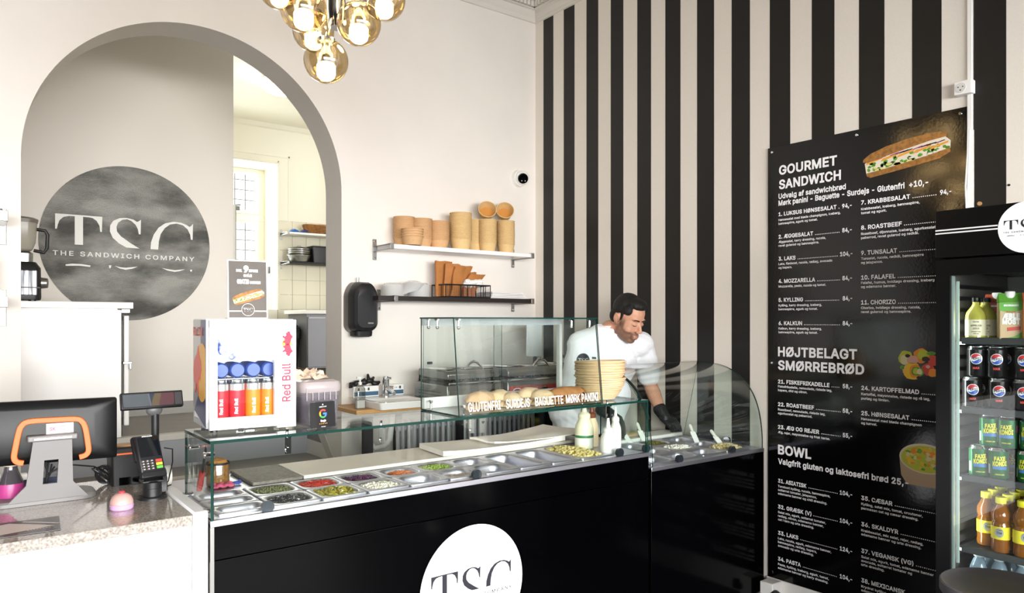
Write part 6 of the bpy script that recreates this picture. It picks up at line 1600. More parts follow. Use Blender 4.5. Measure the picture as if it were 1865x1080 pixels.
item(B2, 425, 697, '35. CÆSAR', 553, '104,-', 800, 850, [(718, 'Kylling, salat mix, tomat, croutoner,', 677), (735, 'parmesan ost og cæsar dressing.', 659)])
item(B2, 425, 804, '36. SKALDYR', 577, '104,-', 800, 850, [(826, 'Krabbesalat, mix salat, rejer, rødløg,', 679), (842, 'edamame bønner og urte dressing.', 671)])
item(B2, 425, 913, '37. VEGANSK (VG)', 639, '104,-', 800, 850, [(934, 'Salat mix, agurk, tomat, edamame bønner', 722), (950, 'avocado, soltørret tomater og', 633), (966, 'urte dressing.', 520)])
item(B2, 425, 1034, '38. MEXICANSK', 605, '104,-', 800, 850, [(1055, 'Krydret kylling, salat mix, tomat,', 660), (1071, 'edamame bønner og dressing.', 640)])
# pictures
pc = onX(1646, 281, TXX); pw = (onX(1566, 281, TXX).y-onX(1727, 281, TXX).y)
sandwich(Vector((TXX, pc.y+.0, pc.z)), UX, UZ, Vector((-1, 0, 0)), pw*.96, mb, 'sandwich_picture', math.radians(4))
random.seed(12)
def blob(b, c, rx, rz, mi, dz=0, n=14, jag=.15, ph=0): b.prism([(rx*(1+jag*math.sin(3*a+ph)*.6)*math.cos(a), rz*(1+jag*math.cos(4*a+ph)*.6)*math.sin(a)) for a in [2*math.pi*k/n for k in range(n)]], Vector((TXX-dz, c[0], c[1])), UX, UZ, (0, 0, 0), mi, True)
MF = [mat('p_yellow', 'E8B92E', .6), mat('p_lime', 'B9BE3A', .6), mat('print_green', '6FAE3A'), mat('p_red', 'C8453A', .6), mat('p_pink', 'D9A394', .6), mat('p_dark', '2A211C', .6), mat('p_pale', 'D9CFA0', .6), mat('p_orange', 'E38B2C', .6)]
b = B()
def mp(u, v): q = onX(u, v, TXX); return (q.y, q.z)
for u, v, rx, rz, mi, dz in ((1650, 652, .034, .036, 1, .0), (1648, 655, .022, .024, 6, .0002), (1678, 648, .036, .034, 7, .0001), (1681, 646, .024, .024, 1, .0004), (1662, 655, .026, .020, 4, .0003), (1653, 648, .012, .008, 5, .0005), (1686, 654, .018, .012, 5, .0006), (1662, 676, .040, .042, 0, .0003), (1656, 674, .03, .03, 4, .0002), (1667, 676, .028, .032, 7, .0004), (1668, 676, .020, .022, 2, .0006), (1675, 677, .018, .020, 2, .0007), (1668, 676, .013, .015, 1, .0009), (1675, 677, .012, .014, 6, .0010), (1690, 673, .028, .028, 3, .0003), (1699, 657, .022, .026, 3, .0004), (1696, 644, .02, .01, 2, .0005), (1675, 688, .014, .008, 5, .0006), (1643, 669, .010, .010, 2, .0004), (1699, 679, .02, .02, 7, .0005), (1690, 668, .010, .008, 4, .0006)):
    blob(b, mp(u, v), rx, rz, mi, dz, ph=u)
obj('open_sandwich_picture', b, MF, mb, smooth=False)
b = B(); c = mp(1683, 833)
bowlm = [mat('p_bowl', 'B59A7C', .6), mat('p_bowl_rim', 'D8C7AC', .6)]
q0 = mp(1638, 825); q1 = mp(1712, 850)
cy_, cz_ = mp(1685, 836)
RXb = q0[0]-cy_
b.prism([(-RXb, .0), (-RXb*.93, -.09), (-RXb*.7, -.13), (RXb*.7, -.13), (RXb*.93, -.09), (RXb, .0)], (TXX, cy_, cz_), UX, UZ, (0, 0, 0), 0, True)
blob(b, (cy_, cz_), RXb, .070, 1, .0003, 32, 0); 
obj('bowl_picture', b, bowlm, mb, smooth=False)
b = B(); blob(b, (cy_, cz_-.002), RXb*.93, .062, 1, .0006, 32, 0)
for k in range(90):
    a = random.uniform(0, 6.3); r_ = math.sqrt(random.random())*.82
    blob(b, (cy_+RXb*.93*r_*math.cos(a), cz_-.002+.060*r_*math.sin(a)), random.uniform(.006, .016), random.uniform(.005, .011), random.choice((0, 0, 7, 2, 6, 1, 7)), .0007+.000004*k, 7, .4, k)
obj('bowl_filling_picture', b, MF, mb, smooth=False)
# conduit, socket, wall fixings
t = thing('cable_conduit', 'white cable trunking running up beside the menu board', 'conduit', (WX, 1.36, 2.5))
yc = onX(1768, 100, WX).y
obj('trunking', B().box(WX-.014, WX-.0015, yc-.010, yc+.010, 2.40, CEIL-.3), M_whitem, t, bev=.002)
obj('backing_strip', B().box(WX-.004, WX-.0015, yc-.014, yc+.010, .16, 2.40), M_whitem, t, smooth=False)
b = B().tube([(WX-.010, yc+.006, 2.46), (WX-.012, yc+.008, 2.3), (WX-.014, yc+.016, 2.15), (WX-.014, yc+.010, 2.0), (WX-.012, yc-.004, 1.9), (WX-.010, yc-.006, 1.7)], .004, 8).tube([(WX-.010, yc-.001, 2.46), (WX-.012, yc+.002, 2.3), (WX-.012, yc+.008, 2.12), (WX-.012, yc+.004, 1.98), (WX-.010, yc-.008, 1.7)], .004, 8)
obj('cable', b, M_whitem, t)
p = onX(1758, 163, WX)
t = thing('power_socket', 'white double pin wall socket beside the menu board top', 'socket', (WX, p.y, p.z))
obj('casing', B().box(WX-.045, WX-.0015, p.y-.042, p.y+.030, p.z-.030, p.z+.030), M_whitem, t, bev=.003)
f = obj('socket_face', B().tube([(WX-.045, p.y+.002, p.z), (WX-.047, p.y+.002, p.z)], .022, 28), mat('socket_grey', 'D8D6D2', .4), t)
obj('socket_holes', B().tube([(WX-.0475, p.y+.011, p.z+.003), (WX-.048, p.y+.011, p.z+.003)], .0028, 8).tube([(WX-.0475, p.y-.008, p.z+.003), (WX-.048, p.y-.008, p.z+.003)], .0028, 8).tube([(WX-.0475, p.y+.002, p.z-.011), (WX-.048, p.y+.002, p.z-.011)], .0032, 8), M_rubber, f)
p = onX(1785, 371, WX); tag(obj('wall_plug', B().tube([(WX-.0015, p.y, p.z), (WX-.008, p.y, p.z)], .009, 14), M_wood, None), 'small brass screw on the black stripe above the tall fridge', 'screw')
p = onX(1838, 337, WX); tag(obj('wall_plug', B().tube([(WX-.0005, p.y, p.z), (WX-.004, p.y, p.z)], .005, 10), M_blackm, None), 'small dark nail on the pale wall above the tall fridge', 'nail')
# floor level box at the foot of the menu
t = thing('floor_power_box', 'white junction box with black round plug below the menu board', 'socket', (3.55, 2.33, .05))
obj('casing', B().box(3.50, 3.59, 2.29, 2.37, .02, .135), M_whitem, t, bev=.006)
obj('plug', B().tube([(3.515, 2.285, .075), (3.50, 2.25, .075)], [.030, .026], 18), M_rubber, t)
# ------------------------------------------------------------------ tall drinks fridge
FX0, FX1, FY0, FY1, FH = 2.96, 3.592, .643, 1.243, 1.966
t = fr_ = thing('drinks_fridge', 'tall black glass door drinks fridge in front of the menu board', 'fridge', (3.27, .94, 0))
M_fb = mat('fridge_black', '060607', .3, spec=.3)
b = B().box(FX0+.04, FX1, FY0, FY0+.035, .05, 1.785).box(FX0+.04, FX1, FY1-.035, FY1, .05, 1.785).box(FX1-.03, FX1, FY0, FY1, .05, 1.785).box(FX0+.04, FX1, FY0, FY1, .05, .58).box(FX0+.04, FX1, FY0, FY1, 1.74, 1.785)
obj('cabinet', b, M_fb, t, smooth=False)
hd = obj('header', B().box(FX0, FX1, FY0, FY1, 1.787, FH), M_fb, t, bev=.003)
obj('header_disc', B().prism(disc2(.090, 48), (FX0-.0005, .943, 1.877), UX, UZ, (-.0006, 0, 0)), mat('emblem_white', 'FBFBFD'), hd, smooth=False)
b = B(); emblem(b, (FX0-.0018, .943, 1.877), .086, UX, UZ); obj('header_lettering', b, mat('navy_black_print', '24232C'), hd, smooth=False)
for y0, y1 in ((1.034, FY1-.001), (FY0, .852)):
    for z in (1.889, 1.877): obj('header_line', B().box(FX0-.001, FX0, y0, y1, z, z+.005), M_print, hd, smooth=False)
b = B().box(FX0, FX0+.035, FY0+.002, FY0+.052, .06, 1.780).box(FX0, FX0+.035, FY1-.052, FY1-.002, .06, 1.780).box(FX0, FX0+.035, FY0+.052, FY1-.052, 1.72, 1.780).box(FX0, FX0+.035, FY0+.052, FY1-.052, .06, .617)
dr = obj('door', b, M_fb, t, smooth=False)
obj('door_glass', B().box(FX0+.012, FX0+.016, FY0+.052, FY1-.052, .617, 1.72), M_glass, dr, smooth=False)
obj('door_gasket', B().box(FX0+.014, FX0+.03, FY1-.058, FY1-.052, .617, 1.72).box(FX0+.014, FX0+.03, FY0+.052, FY0+.058, .617, 1.72), mat('gasket_grey', '8FA09C', .4), dr, smooth=False)
obj('door_handle', B().box(FX0-.03, FX0, FY0+.02, FY0+.04, .9, 1.3), M_rubber, dr, bev=.005)
M_strip = mat('fridge_led', 'A9BDB7', .4, emit='DDEFE8', es=.12)
obj('light_strip', B().box(FX0+.05, FX0+.058, FY1-.062, FY1-.054, .64, 1.70).box(FX0+.05, FX0+.058, FY0+.054, FY0+.062, .64, 1.70), M_strip, t, smooth=False)
obj('liner', B().box(FX0+.045, FX1-.03, FY1-.0375, FY1-.0355, .585, 1.735).box(FX0+.045, FX1-.03, FY0+.0355, FY0+.0375, .585, 1.735).box(FX1-.033, FX1-.031, FY0+.037, FY1-.037, .585, 1.735).box(FX0+.045, FX1-.03, FY0+.037, FY1-.037, .58, .585), mat('fridge_liner', '3A3836', .5), t, smooth=False)
SZ = [1.484, 1.225, .971, .703]
for z in SZ:
    s_ = obj('shelf', B().box(FX0+.065, FX1-.05, FY0+.05, FY1-.072, z-.006, z-.001), mat('shelf_black', '202022', .4), t, smooth=False)
    obj('shelf_rail', B().box(FX0+.055, FX0+.065, FY0+.05, FY1-.068, z-.020, z+.006), mat('rail_grey', '4A4D4F', .3, .3), s_, bev=.003)
    obj('shelf_bracket', B().box(FX0+.08, FX1-.05, FY1-.072, FY1-.040, z-.022, z-.012), M_steeld, s_, smooth=False)
b = B()
for k in range(24): b.box(FX0+.10, FX1-.06, FY1-.041, FY1-.039, .64+.045*k, .655+.045*k)
obj('side_slots', b, M_fb, t, smooth=False)
for y_ in (FY1-.058, FY0+.058):
    area('fridge_strip_light', (FX0+.062, y_, 1.17), (0, math.radians(-90), 0), 1.05, .02, 2.0, (.95, 1, .97))
# drink protos
def logo_can():
    R = .033; b = B()
    def mf(x, y):
        w_ = .0035*math.sin(x*180)
        return 0 if y > .006+w_ else (2 if y < -.006+w_ else 1)
    cyl_disc(b, R*1.004, .070, .0205, lambda x, y: 1, 24, 3)
    cyl_disc(b, R*1.008, .070, .0185, mf, 28, 12)
    cyl_text(b, 'PEPSI', R*1.03, .0665, .0080, .032, bold=.03, mi=3)
    cyl_text(b, 'MAX', R*1.010, .032, .007, .022, bold=.05, mi=4)
    for k in range(7): pass
    return can_proto(R, .115, mat('can_black', '141214', .25, .2), 'can', deco=(b, [mat('d_red', 'C8303A', .35), mat('d_white', 'F0EEF0', .35), mat('d_blue', '2A4FB0', .35), mat('d_navy', '1E2434', .35), mat('d_max', 'D0453F', .35)]))
def green_can():
    R = .033; b = B()
    b.add([(R*1.004*math.cos(a), R*1.004*math.sin(a), z) for z0_, z1_, n_ in ((0, 0, 0),) for z in (.038, .050) for a in [-.7+.1*k for k in range(15)]], [(k, k+1, 16+k, 15+k) for k in range(14)], 1)
    cyl_text(b, 'FAXE', R*1.03, .071, .0135, .036, bold=.045, mi=0, slope=.08)
    cyl_text(b, 'KONDI', R*1.03, .052, .0150, .046, bold=.045, mi=0, slope=.08)
    cyl_text(b, 'LEMON LIME', R*1.008, .018, .004, .030, bold=.02, mi=0)
    b.add([(R*1.007*math.cos(a), R*1.007*math.sin(a), z) for z in (.06, .085) for a in (1.05, 1.2, 1.35)], [(0, 1, 4, 3), (1, 2, 5, 4)], 2)
    b.add([(R*1.007*math.cos(a), R*1.007*math.sin(a), z) for z in (.02, .055) for a in (-1.3, -1.15, -1.0)], [(0, 1, 4, 3), (1, 2, 5, 4)], 3)
    return can_proto(R, .115, mat('can_green', '1C6A3C', .28, .45), 'can', deco=(b, [mat('d_yellow', 'E2DC3C', .4), mat('d_sky', '3F78B8', .35), mat('d_pink', 'B8508A', .35), mat('d_white', 'F0EEF0')]))
pk = logo_can(); gk = green_can()
def faceang(p): return math.atan2(-p[1], -p[0])
fx0 = FX0+.065+.036
def put(pr, u, v, x, z, lab, grp, jit=.25):
    y = onX(u, v, x).y; return dup(pr, (x, y, z), faceang((x, y))+random.uniform(-jit, jit), lab, grp)
rowl = ['front', 'second', 'third', 'rear']
COLS = ['leftmost', 'second from left', 'third from left', 'fourth from left', 'fifth from left', 'sixth from left']
gP = 'black cola cans on the fridge shelf'; gF = 'green soda cans on the fridge shelf'
for lay, (us, zoff) in enumerate((((1771, 1819, 1864), 0), ((1778, 1817, 1866), .1155))):
    for r_ in range(3):
        for i, u in enumerate(us):
            x = fx0+.070*r_; y = onX(u, 700, fx0).y
            for e_ in ((0,) if i < 2 else (0, 1, 2)):
                yy = y-.075*e_
                if yy < FY0+.09: continue
                dup(pk, (x, yy+random.uniform(-.003, .003), SZ[1]+zoff), faceang((x, yy))+random.uniform(-.12, .12), 'black cola can, %s layer, %s row, %s' % (('lower', 'upper')[lay], rowl[r_], COLS[i+e_]), gP)
for lay, (us, zoff, xo) in enumerate((((1783, 1820, 1872), 0, 0), ((1802, 1837, 1878), .1155, .012))):
    for r_ in range(3):
        for i, u in enumerate(us):
            x = fx0+.070*r_+xo; y = onX(u, 800, fx0+xo).y
            for e_ in ((0,) if i < 2 else (0, 1)):
                yy = y-.072*e_
                if yy < FY0+.09: continue
                dup(gk, (x, yy+random.uniform(-.003, .003), SZ[2]+zoff), faceang((x, yy))+random.uniform(-.25, .25), 'green soda can, %s layer, %s row, %s' % (('lower', 'upper')[lay], rowl[r_], COLS[i+e_]), gF)
drop(pk); drop(gk)
# iced tea bottles
t = thing('tea_bottle', 'bottle', 'bottle', (0, 0, 0), local=True); R = .031
obj('bottle_body', B().lathe([(R*.7, 0), (R*.95, .006), (R, .02), (R*.93, .035), (R*.98, .05), (R*.98, .10), (R*.86, .112), (R, .125), (R*.97, .145), (R*.6, .168), (.013, .178), (.013, .185)], n=24, cap0=True), mat('amber_tea', 'B5701E', .06, trans=.55, coat=.6, ior=1.33), t)
obj('cap', B().lathe([(.0165, .180), (.0175, .182), (.0175, .200), (.016, .203), (0, .203)], n=20), mat('cap_yellow', 'E6DC2E', .4), t)
lb = obj('label', B().lathe([(R*1.0, .052), (R*1.0, .098)], n=24), mat('label_yellow', 'EDDC36', .4), t)
b = B(); cyl_disc(b, R*1.006, .077, .017, lambda x, y: 1, 20, 2, sx=.85); cyl_text(b, 'The', R*1.012, .072, .009, .018, bold=.02, mi=0, slope=.1); cyl_text(b, 'CITRON', R*1.012, .085, .003, .018, bold=.02, mi=0)
obj('label_print', b, [mat('d_navy', '1E2434'), mat('label_silver', 'B9BDC0', .3, .5)], lb, smooth=False, inv=False)
pt = reg(t)
for r_ in range(4):
    for i, u in enumerate((1800, 1822, 1853, 1880)):
        x = (fx0+.050 if i == 0 else fx0-.004)+.066*r_
        u2 = (1796, 1823, 1863, 1900)[i]
        y = onX(u2, 960, (fx0+.050 if i == 0 else fx0-.004)).y
        if y < FY0+.08: continue
        dup(pt, (x, y, SZ[3]), faceang((x, y))+random.uniform(-.3, .3), 'amber iced tea bottle with yellow cap, %s row, %s' % (rowl[r_], COLS[i]), 'iced tea bottles in the fridge')
drop(pt)
# water bottles at the bottom
t = thing('water_bottle', 'bottle', 'bottle', (0, 0, 0), local=True)
obj('bottle_body', B().lathe([(.028, 0), (.032, .006), (.032, .13), (.030, .15), (.020, .178), (.013, .19), (.013, .197)], n=22, cap0=True), mat('blue_water', 'A9C2D6', .08, trans=.6, coat=.5, ior=1.33), t)
obj('cap', B().lathe([(.0165, .192), (.0175, .194), (.0175, .208), (.016, .210), (0, .210)], n=20), mat('cap_pale', 'C7D6DA', .4), t)
pw_ = reg(t)
zb = onX(1786, 1040, fx0).z-.12
for r_ in range(2):
    for i, u in enumerate((1783, 1820, 1862)):
        y = onX(u, 1020, fx0).y; x = fx0+.085*r_
        dup(pw_, (x, y, .478-.0+.0), 0, 'clear water bottle with pale cap at the fridge bottom, %s row, %s' % (rowl[r_], COLS[i]), 'water bottles at the fridge bottom')
drop(pw_)
# juices on the top shelf
t = thing('juice_bottle', 'bottle', 'bottle', (0, 0, 0), local=True)
obj('bottle_body', B().lathe([(.030, 0), (.034, .004), (.034, .085), (.030, .10), (.015, .122), (.011, .13), (.011, .142)], n=24, cap0=True), mat('yellow_juice', 'C4BE55', .08, coat=.6, trans=.2), t)
obj('cap', B().lathe([(.014, .138), (.0145, .14), (.0145, .154), (0, .155)], n=18), M_fb, t)
lb = obj('label', B().lathe([(.0345, .012), (.0345, .072)], n=24), mat('label_cream', 'E4DDC0', .5), t)
b = B()
for k, (s, z, w_) in enumerate((('ØKOLOGISK', .062, .02), ('APPELSIN', .047, .036), ('JUICE', .036, .022), ('presset frugt', .026, .03), ('250 ml', .018, .018))): cyl_text(b, s, .0350, z, .006 if k in (1, 2) else .0035, w_, bold=.02)
obj('label_print', b, mat('label_brown', '4A4436', .5), lb, smooth=False, inv=False)
pj = reg(t)
for r_ in range(3):
    for i, u in enumerate((1778, 1797)):
        x = fx0-.004+.075*r_+(.05 if i else 0); y = onX(u, 560, fx0+(.05 if i else 0)).y
        dup(pj, (x, y, SZ[0]), faceang((x, y))+random.uniform(-.2, .2), 'yellow juice bottle with cream label, %s row, %s' % (rowl[r_], COLS[i]), 'juice bottles on the top fridge shelf')
drop(pj)
def carton(u, x, cols, lab, words):
    y = onX(u, 580, x).y; rz = faceang((x, y))+.12; t = thing('juice_carton', lab, 'carton', (x, y, SZ[0]), rz, 'juice cartons on the top fridge shelf', local=True)
    w_ = .036
    obj('carton_body', B().box(-w_, w_, -w_, w_, 0, .135).add([], []), mat(cols[0][0], cols[0][1], .45), t, bev=.004)
    obj('carton_top', B().loops([[Vector(p) for p in ((-w_, -w_, .135), (w_, -w_, .135), (w_, w_, .135), (-w_, w_, .135))], [Vector(p) for p in ((-w_, -w_, .15), (w_*.2, -w_, .168), (w_*.2, w_, .168), (-w_, w_, .15))]], cap1=True), mat(cols[1][0], cols[1][1], .45), t, smooth=False)
    b = B().prism([(-.036, .0), (.036, .0), (.036, .03), (.01, .012)], (w_+.0006, 0, 0), (0, 1, 0), (0, 0, 1), (0, 0, 0), 0, True).prism([(-.036, .105), (.0, .095), (.036, .108), (.036, .134), (-.036, .134)], (w_+.0006, 0, 0), (0, 1, 0), (0, 0, 1), (0, 0, 0), 0, True)
    obj('carton_print', b, mat(cols[1][0], cols[1][1], .45), t, smooth=False)
    b = B()
    for s, z, c_, w2, mi in words: letter(b, s, (w_+.0012, 0, z), (0, 1, 0), (0, 0, 1), c_, w2, bold=.05, align='C', mi=mi)
    b.prism([(-.012, .030), (.028, .035), (.028, .048), (-.012, .043)], (w_+.0012, 0, 0), (0, 1, 0), (0, 0, 1), (0, 0, 0), 1, True)
    obj('carton_lettering', b, [mat('d_white', 'F0EEF0'), mat('d_red2', 'C9433A', .4)], t, smooth=False)
    obj('cap', B().lathe([(.016, .150), (.016, .172), (.014, .174), (0, .174)], (.008, 0, 0), 20), M_white, t)
carton(1839, fx0, (('carton_tan', 'C9AD86'), ('carton_green', '63A83C')), 'green and tan apple juice carton with white cap', [('ØKORGANIC', .120, .006, .045, 0), ('ØKOLOGISK', .098, .004, .03, 1), ('ÆBLE', .076, .017, .052, 0), ('MOST', .056, .017, .054, 0)])
carton(1815, fx0+.09, (('carton_tan', 'C9AD86'), ('carton_brick', 'B4543A')), 'brick red juice carton half hidden behind the green one', [('ØKORGANIC', .120, .006, .045, 0), ('MOST', .066, .017, .054, 0)])
carton(1884, fx0, (('carton_orange_', 'D98A4A'), ('carton_brick', 'B4543A')), 'orange juice carton at the frame edge right of green one', [('ØKORGANIC', .120, .006, .045, 0), ('MOST', .066, .017, .054, 0)])
# ------------------------------------------------------------------ bar stool in the foreground
sp_ = onZ(1829, 1068, .75)
t = thing('bar_stool', 'dark bar stool with round grey seat in front of the fridge', 'stool', (sp_.x, sp_.y, 0), local=True)
obj('seat', B().lathe([(.0, .735), (.10, .737), (.152, .744), (.166, .752), (.170, .748), (.170, .72), (.155, .70), (0, .70)], n=48), mat('grey_leather', '5C5A5E', .45, var=(18, .12), bump=(120, .1, .003)), t)
b = B(); lps = []
for k in range(15):
    a = math.radians(-150+140*k/14)-.10; hh = .16*math.sin(math.pi*k/14)**.5
    lps.append([Vector((.175*math.cos(a), .175*math.sin(a), .72)), Vector((.205*math.cos(a), .205*math.sin(a), .74+hh)), Vector((.222*math.cos(a), .222*math.sin(a), .74+hh)), Vector((.196*math.cos(a), .196*math.sin(a), .70))])
obj('backrest', B().loops(lps, cap0=True, cap1=True), mat('black_leather', '1C1C1E', .5), t)
for k in range(4):
    a = math.pi/4+k*math.pi/2; obj('leg', B().tube([(.10*math.cos(a), .10*math.sin(a), .70), (.19*math.cos(a), .19*math.sin(a), 0)], .012, 10), M_rubber, t)
obj('foot_ring', B().tube([(.155*math.cos(2*math.pi*k/24), .155*math.sin(2*math.pi*k/24), .27) for k in range(25)], .009, 8, cap=False), M_chrome, t)
# ------------------------------------------------------------------ the chef
def cap_seg(b, p, q, r0, r1, n=14):
    p = Vector(p); q = Vector(q); d = q-p; L = max(d.length, 1e-5); d.normalize()
    pts = []; rs = []
    for k in range(5):
        a = math.pi/2*(1-k/4); pts.append(p-d*r0*math.sin(a)); rs.append(max(1e-4, r0*math.cos(a)))
    for k in range(5):
        a = math.pi/2*k/4; pts.append(q+d*r1*math.sin(a)); rs.append(max(1e-4, r1*math.cos(a)))
    b.tube(pts, rs, n)
def chain(b, ps, rs):
    for i in range(len(ps)-1): cap_seg(b, ps[i], ps[i+1], rs[i], rs[i+1])
Lx = Vector((math.cos(math.radians(-20)), math.sin(math.radians(-20)), 0))   # towards his left side
Fw = Vector((-Lx.y, Lx.x, 0))*-1                                             # chest direction (towards the room)
def bodyrot(): return Matrix((Lx, Fw*-1, Vector((0, 0, 1)))).transposed()
Rb = bodyrot()
pel = Vector((3.13, 3.36, .95)); che = Vector((3.19, 3.24, 1.28)); nb = Vector((3.195, 3.19, 1.495))
shR = Vector((3.000, 3.275, 1.42)); shL = Vector((3.395, 3.13, 1.42))
elR = Vector((2.955, 3.30, 1.13)); wrR = Vector((3.015, 3.045, 1.02)); elL = Vector((3.505, 3.17, 1.16)); wrL = Vector((3.49, 3.05, .965))
# head frame
yawd = Vector((.02, -1.0, 0)).normalized(); pitch = math.radians(27)
hf = (yawd*math.cos(pitch)+Vector((0, 0, -math.sin(pitch)))).normalized()
hl = Vector((0, 0, 1)).cross(yawd).normalized()      # his left
hu = hf.cross(hl).normalized()
if hu.z < 0: hu = -hu
HM = Matrix((hf, hl, hu)).transposed(); hc = Vector((3.222, 3.085, 1.566)); HS = 1.09
def H(x, y, z): return hc+HM @ Vector((x*HS, y*HS, z*HS))
def hell(b, c, r, n=18, m=12): b.ell(H(*c), [q*HS for q in r], n, m, HM)
person = thing('person', 'chef in white jacket and black gloves looking down at the board', 'person', (3.13, 3.40, 0))
body = B()
hell(body, (-.008, 0, .035), (.096, .076, .088)); hell(body, (.030, 0, -.015), (.064, .064, .080)); hell(body, (.030, 0, -.070), (.054, .061, .050))
hell(body, (.066, 0, -.098), (.024, .030, .020)); 
for s in (-1, 1):
    hell(body, (.050, .034*s, -.035), (.030, .027, .030)); hell(body, (.000, .055*s, -.062), (.03, .012, .03))
    hell(body, (.079, .024*s, .028), (.013, .024, .008)); hell(body, (.077, .029*s, .003), (.0125, .015, .0100))
    hell(body, (-.006, .081*s, -.004), (.018, .008, .033)); hell(body, (-.018, .088*s, .006), (.009, .007, .024)); hell(body, (.0, .082*s, -.028), (.010, .008, .011)); hell(body, (-.010, .088*s, .022), (.012, .006, .008))
    hell(body, (.103, .011*s, -.034), (.010, .008, .008))
cap_seg(body, H(.087, 0, .012), H(.111, 0, -.026), .0080*HS, .0115*HS)
hell(body, (.092, 0, -.059), (.010, .022, .0060)); hell(body, (.090, 0, -.069), (.010, .019, .0065)); hell(body, (.088, 0, -.066), (.016, .028, .022))
chain(body, [H(-.030, 0, -.03), H(-.035, 0, -.08), nb+Vector((0, .01, -.01))], [.070, .068, .074])
body.ell(che+Vector((0, 0, .02)), (.185, .12, .20), 20, 14, Rb); body.ell(Vector((3.16, 3.28, 1.08)), (.185, .135, .20), 20, 14, Rb); body.ell(pel, (.18, .13, .15), 20, 14, Rb)
for a, c_, d_ in ((shR, elR, wrR), (shL, elL, wrL)):
    chain(body, [nb+Vector((0, .02, -.05)), a], [.06, .062]); chain(body, [a, a.lerp(c_, .5), c_, c_.lerp(d_, .35), d_], [.062, .053, .043, .045, .029])
for s in (-1, 1):
    hp_ = pel+Lx*(.095*s)+Vector((0, 0, -.05)); kn = hp_+Vector((0.0, .0, -.40)); an_ = Vector((hp_.x, hp_.y+.03, .08))
    chain(body, [hp_, kn, an_], [.098, .062, .042]); chain(body, [an_+Vector((0, .03, -.04)), an_+Fw*.16+Vector((0, 0, -.05))], [.035, .03])
def hand(b, w_, dirv, back, side, curl, grow=0.0, spread=.0):
    """palm plus five separate curled fingers; dirv points along the fingers, back is the back-of-hand normal, side (+1/-1) puts the thumb"""
    d = Vector(dirv).normalized(); n = Vector(back); n = (n-d*n.dot(d)).normalized(); s = d.cross(n)*side
    pl = w_+d*.05
    for k in range(4):
        o = (k-1.5)*.020; chain(b, [w_+s*(o*.55)+d*.008, w_+s*o+d*(.080-.004*abs(k-1.2))], [.017+grow, .0125+grow])
        L = (.043, .047, .044, .034)[k]; p = w_+s*o+d*(.082-.004*abs(k-1.2)); dd = d+s*(spread*(k-1.5)); ps = [p]; an__ = curl*(.8+.12*k)
        v = dd.normalized()
        for j, f_ in enumerate((1, .66, .52)):
            v = (Matrix.Rotation(-an__*(.9 if j else .7), 3, s*1.0) @ v) if False else (v*math.cos(an__)-n*math.sin(an__)).normalized()
            # keep n perpendicular to the bending finger
            ps.append(ps[-1]+v*L*f_); n_loc = n
            nn = (n*math.cos(an__)+d*math.sin(an__)).normalized(); d_, n = v, nn
        n = Vector(back); n = (n-d*n.dot(d)).normalized()
        chain(b, ps, [.0098+grow, .0090+grow, .0082+grow, .0072+grow])
    tb_ = w_-s*.0+s*(-.022)+d*.018
    chain(b, [tb_, w_-s*.042+d*.045-n*.010, w_-s*.045+d*.072-n*.022, w_-s*.036+d*.092-n*.032], [.015+grow, .0125+grow, .0108+grow, .0092+grow])
dL = Vector((.22, -.50, -.36)); dR = Vector((.35, -.45, -.40))
hL = (wrL, dL, Vector((-.25, -.75, .55)), 1, .62); hR = (wrR, dR, Vector((-.15, -.35, .9)), -1, .45)
hand(body, *hL); hand(body, *hR)
bm_body = remeshed(body, 'body', .0045, 2)
# stubble / lips weights stored as a colour attribute on the skin itself
at = bm_body.color_attributes.new('beard', 'FLOAT_COLOR', 'POINT')
HI = HM.inverted()
vals = []
def sst(a, b_, x): x = max(0, min(1, (x-a)/(b_-a))); return x*x*(3-2*x)
for v in bm_body.vertices:
    q = (HI @ (v.co-hc))/HS; br = 0; lp = 0
    if q.length < .16:
        x, y, z = q
        low = 1-sst(-.052+.55*max(0, .045-x)*.9, -.030+.55*max(0, .045-x)*.9, z)
        br = low*sst(-.02, .005, x)*sst(-.150, -.115, z)
        if x < .045: br = max(br*1, (1-sst(-.02, .035, z))*sst(-.002, .012, x)*(1-sst(.03, .05, x)))
        # moustache
        if x > .08 and -.056 < z < -.040 and abs(y) < .026: br = max(br, .8)
        if x > .088 and abs(y) < .019 and -.074 < z < -.057: lp = 1-abs(z+.066)/.012*.5; br = 0
        if x > .06 and abs(y) > .02 and z > -.045: br *= .15
        if z < -.125: br *= .3
    vals += [br, lp, 0, 1]
at.data.foreach_set('color', vals)
M_skin = mat('skin', 'C9957A', .5, sss=.0)
nt = M_skin.node_tree; bs = nt.nodes['Principled BSDF']
ca = nt.nodes.new('ShaderNodeAttribute'); ca.attribute_name = 'beard'; sp2 = nt.nodes.new('ShaderNodeSeparateColor')
mx1 = nt.nodes.new('ShaderNodeMix'); mx1.data_type = 'RGBA'; mx2 = nt.nodes.new('ShaderNodeMix'); mx2.data_type = 'RGBA'
nz = nt.nodes.new('ShaderNodeTexNoise'); nz.inputs['Scale'].default_value = 300; ml = nt.nodes.new('ShaderNodeMath'); ml.operation = 'MULTIPLY'
ml2 = nt.nodes.new('ShaderNodeMath'); ml2.operation = 'MULTIPLY_ADD'; ml2.inputs[1].default_value = .7; ml2.inputs[2].default_value = .38
nt.links.new(ca.outputs['Color'], sp2.inputs[0]); nt.links.new(nz.outputs['Fac'], ml2.inputs[0]); nt.links.new(ml2.outputs[0], ml.inputs[0]); nt.links.new(sp2.outputs[0], ml.inputs[1])
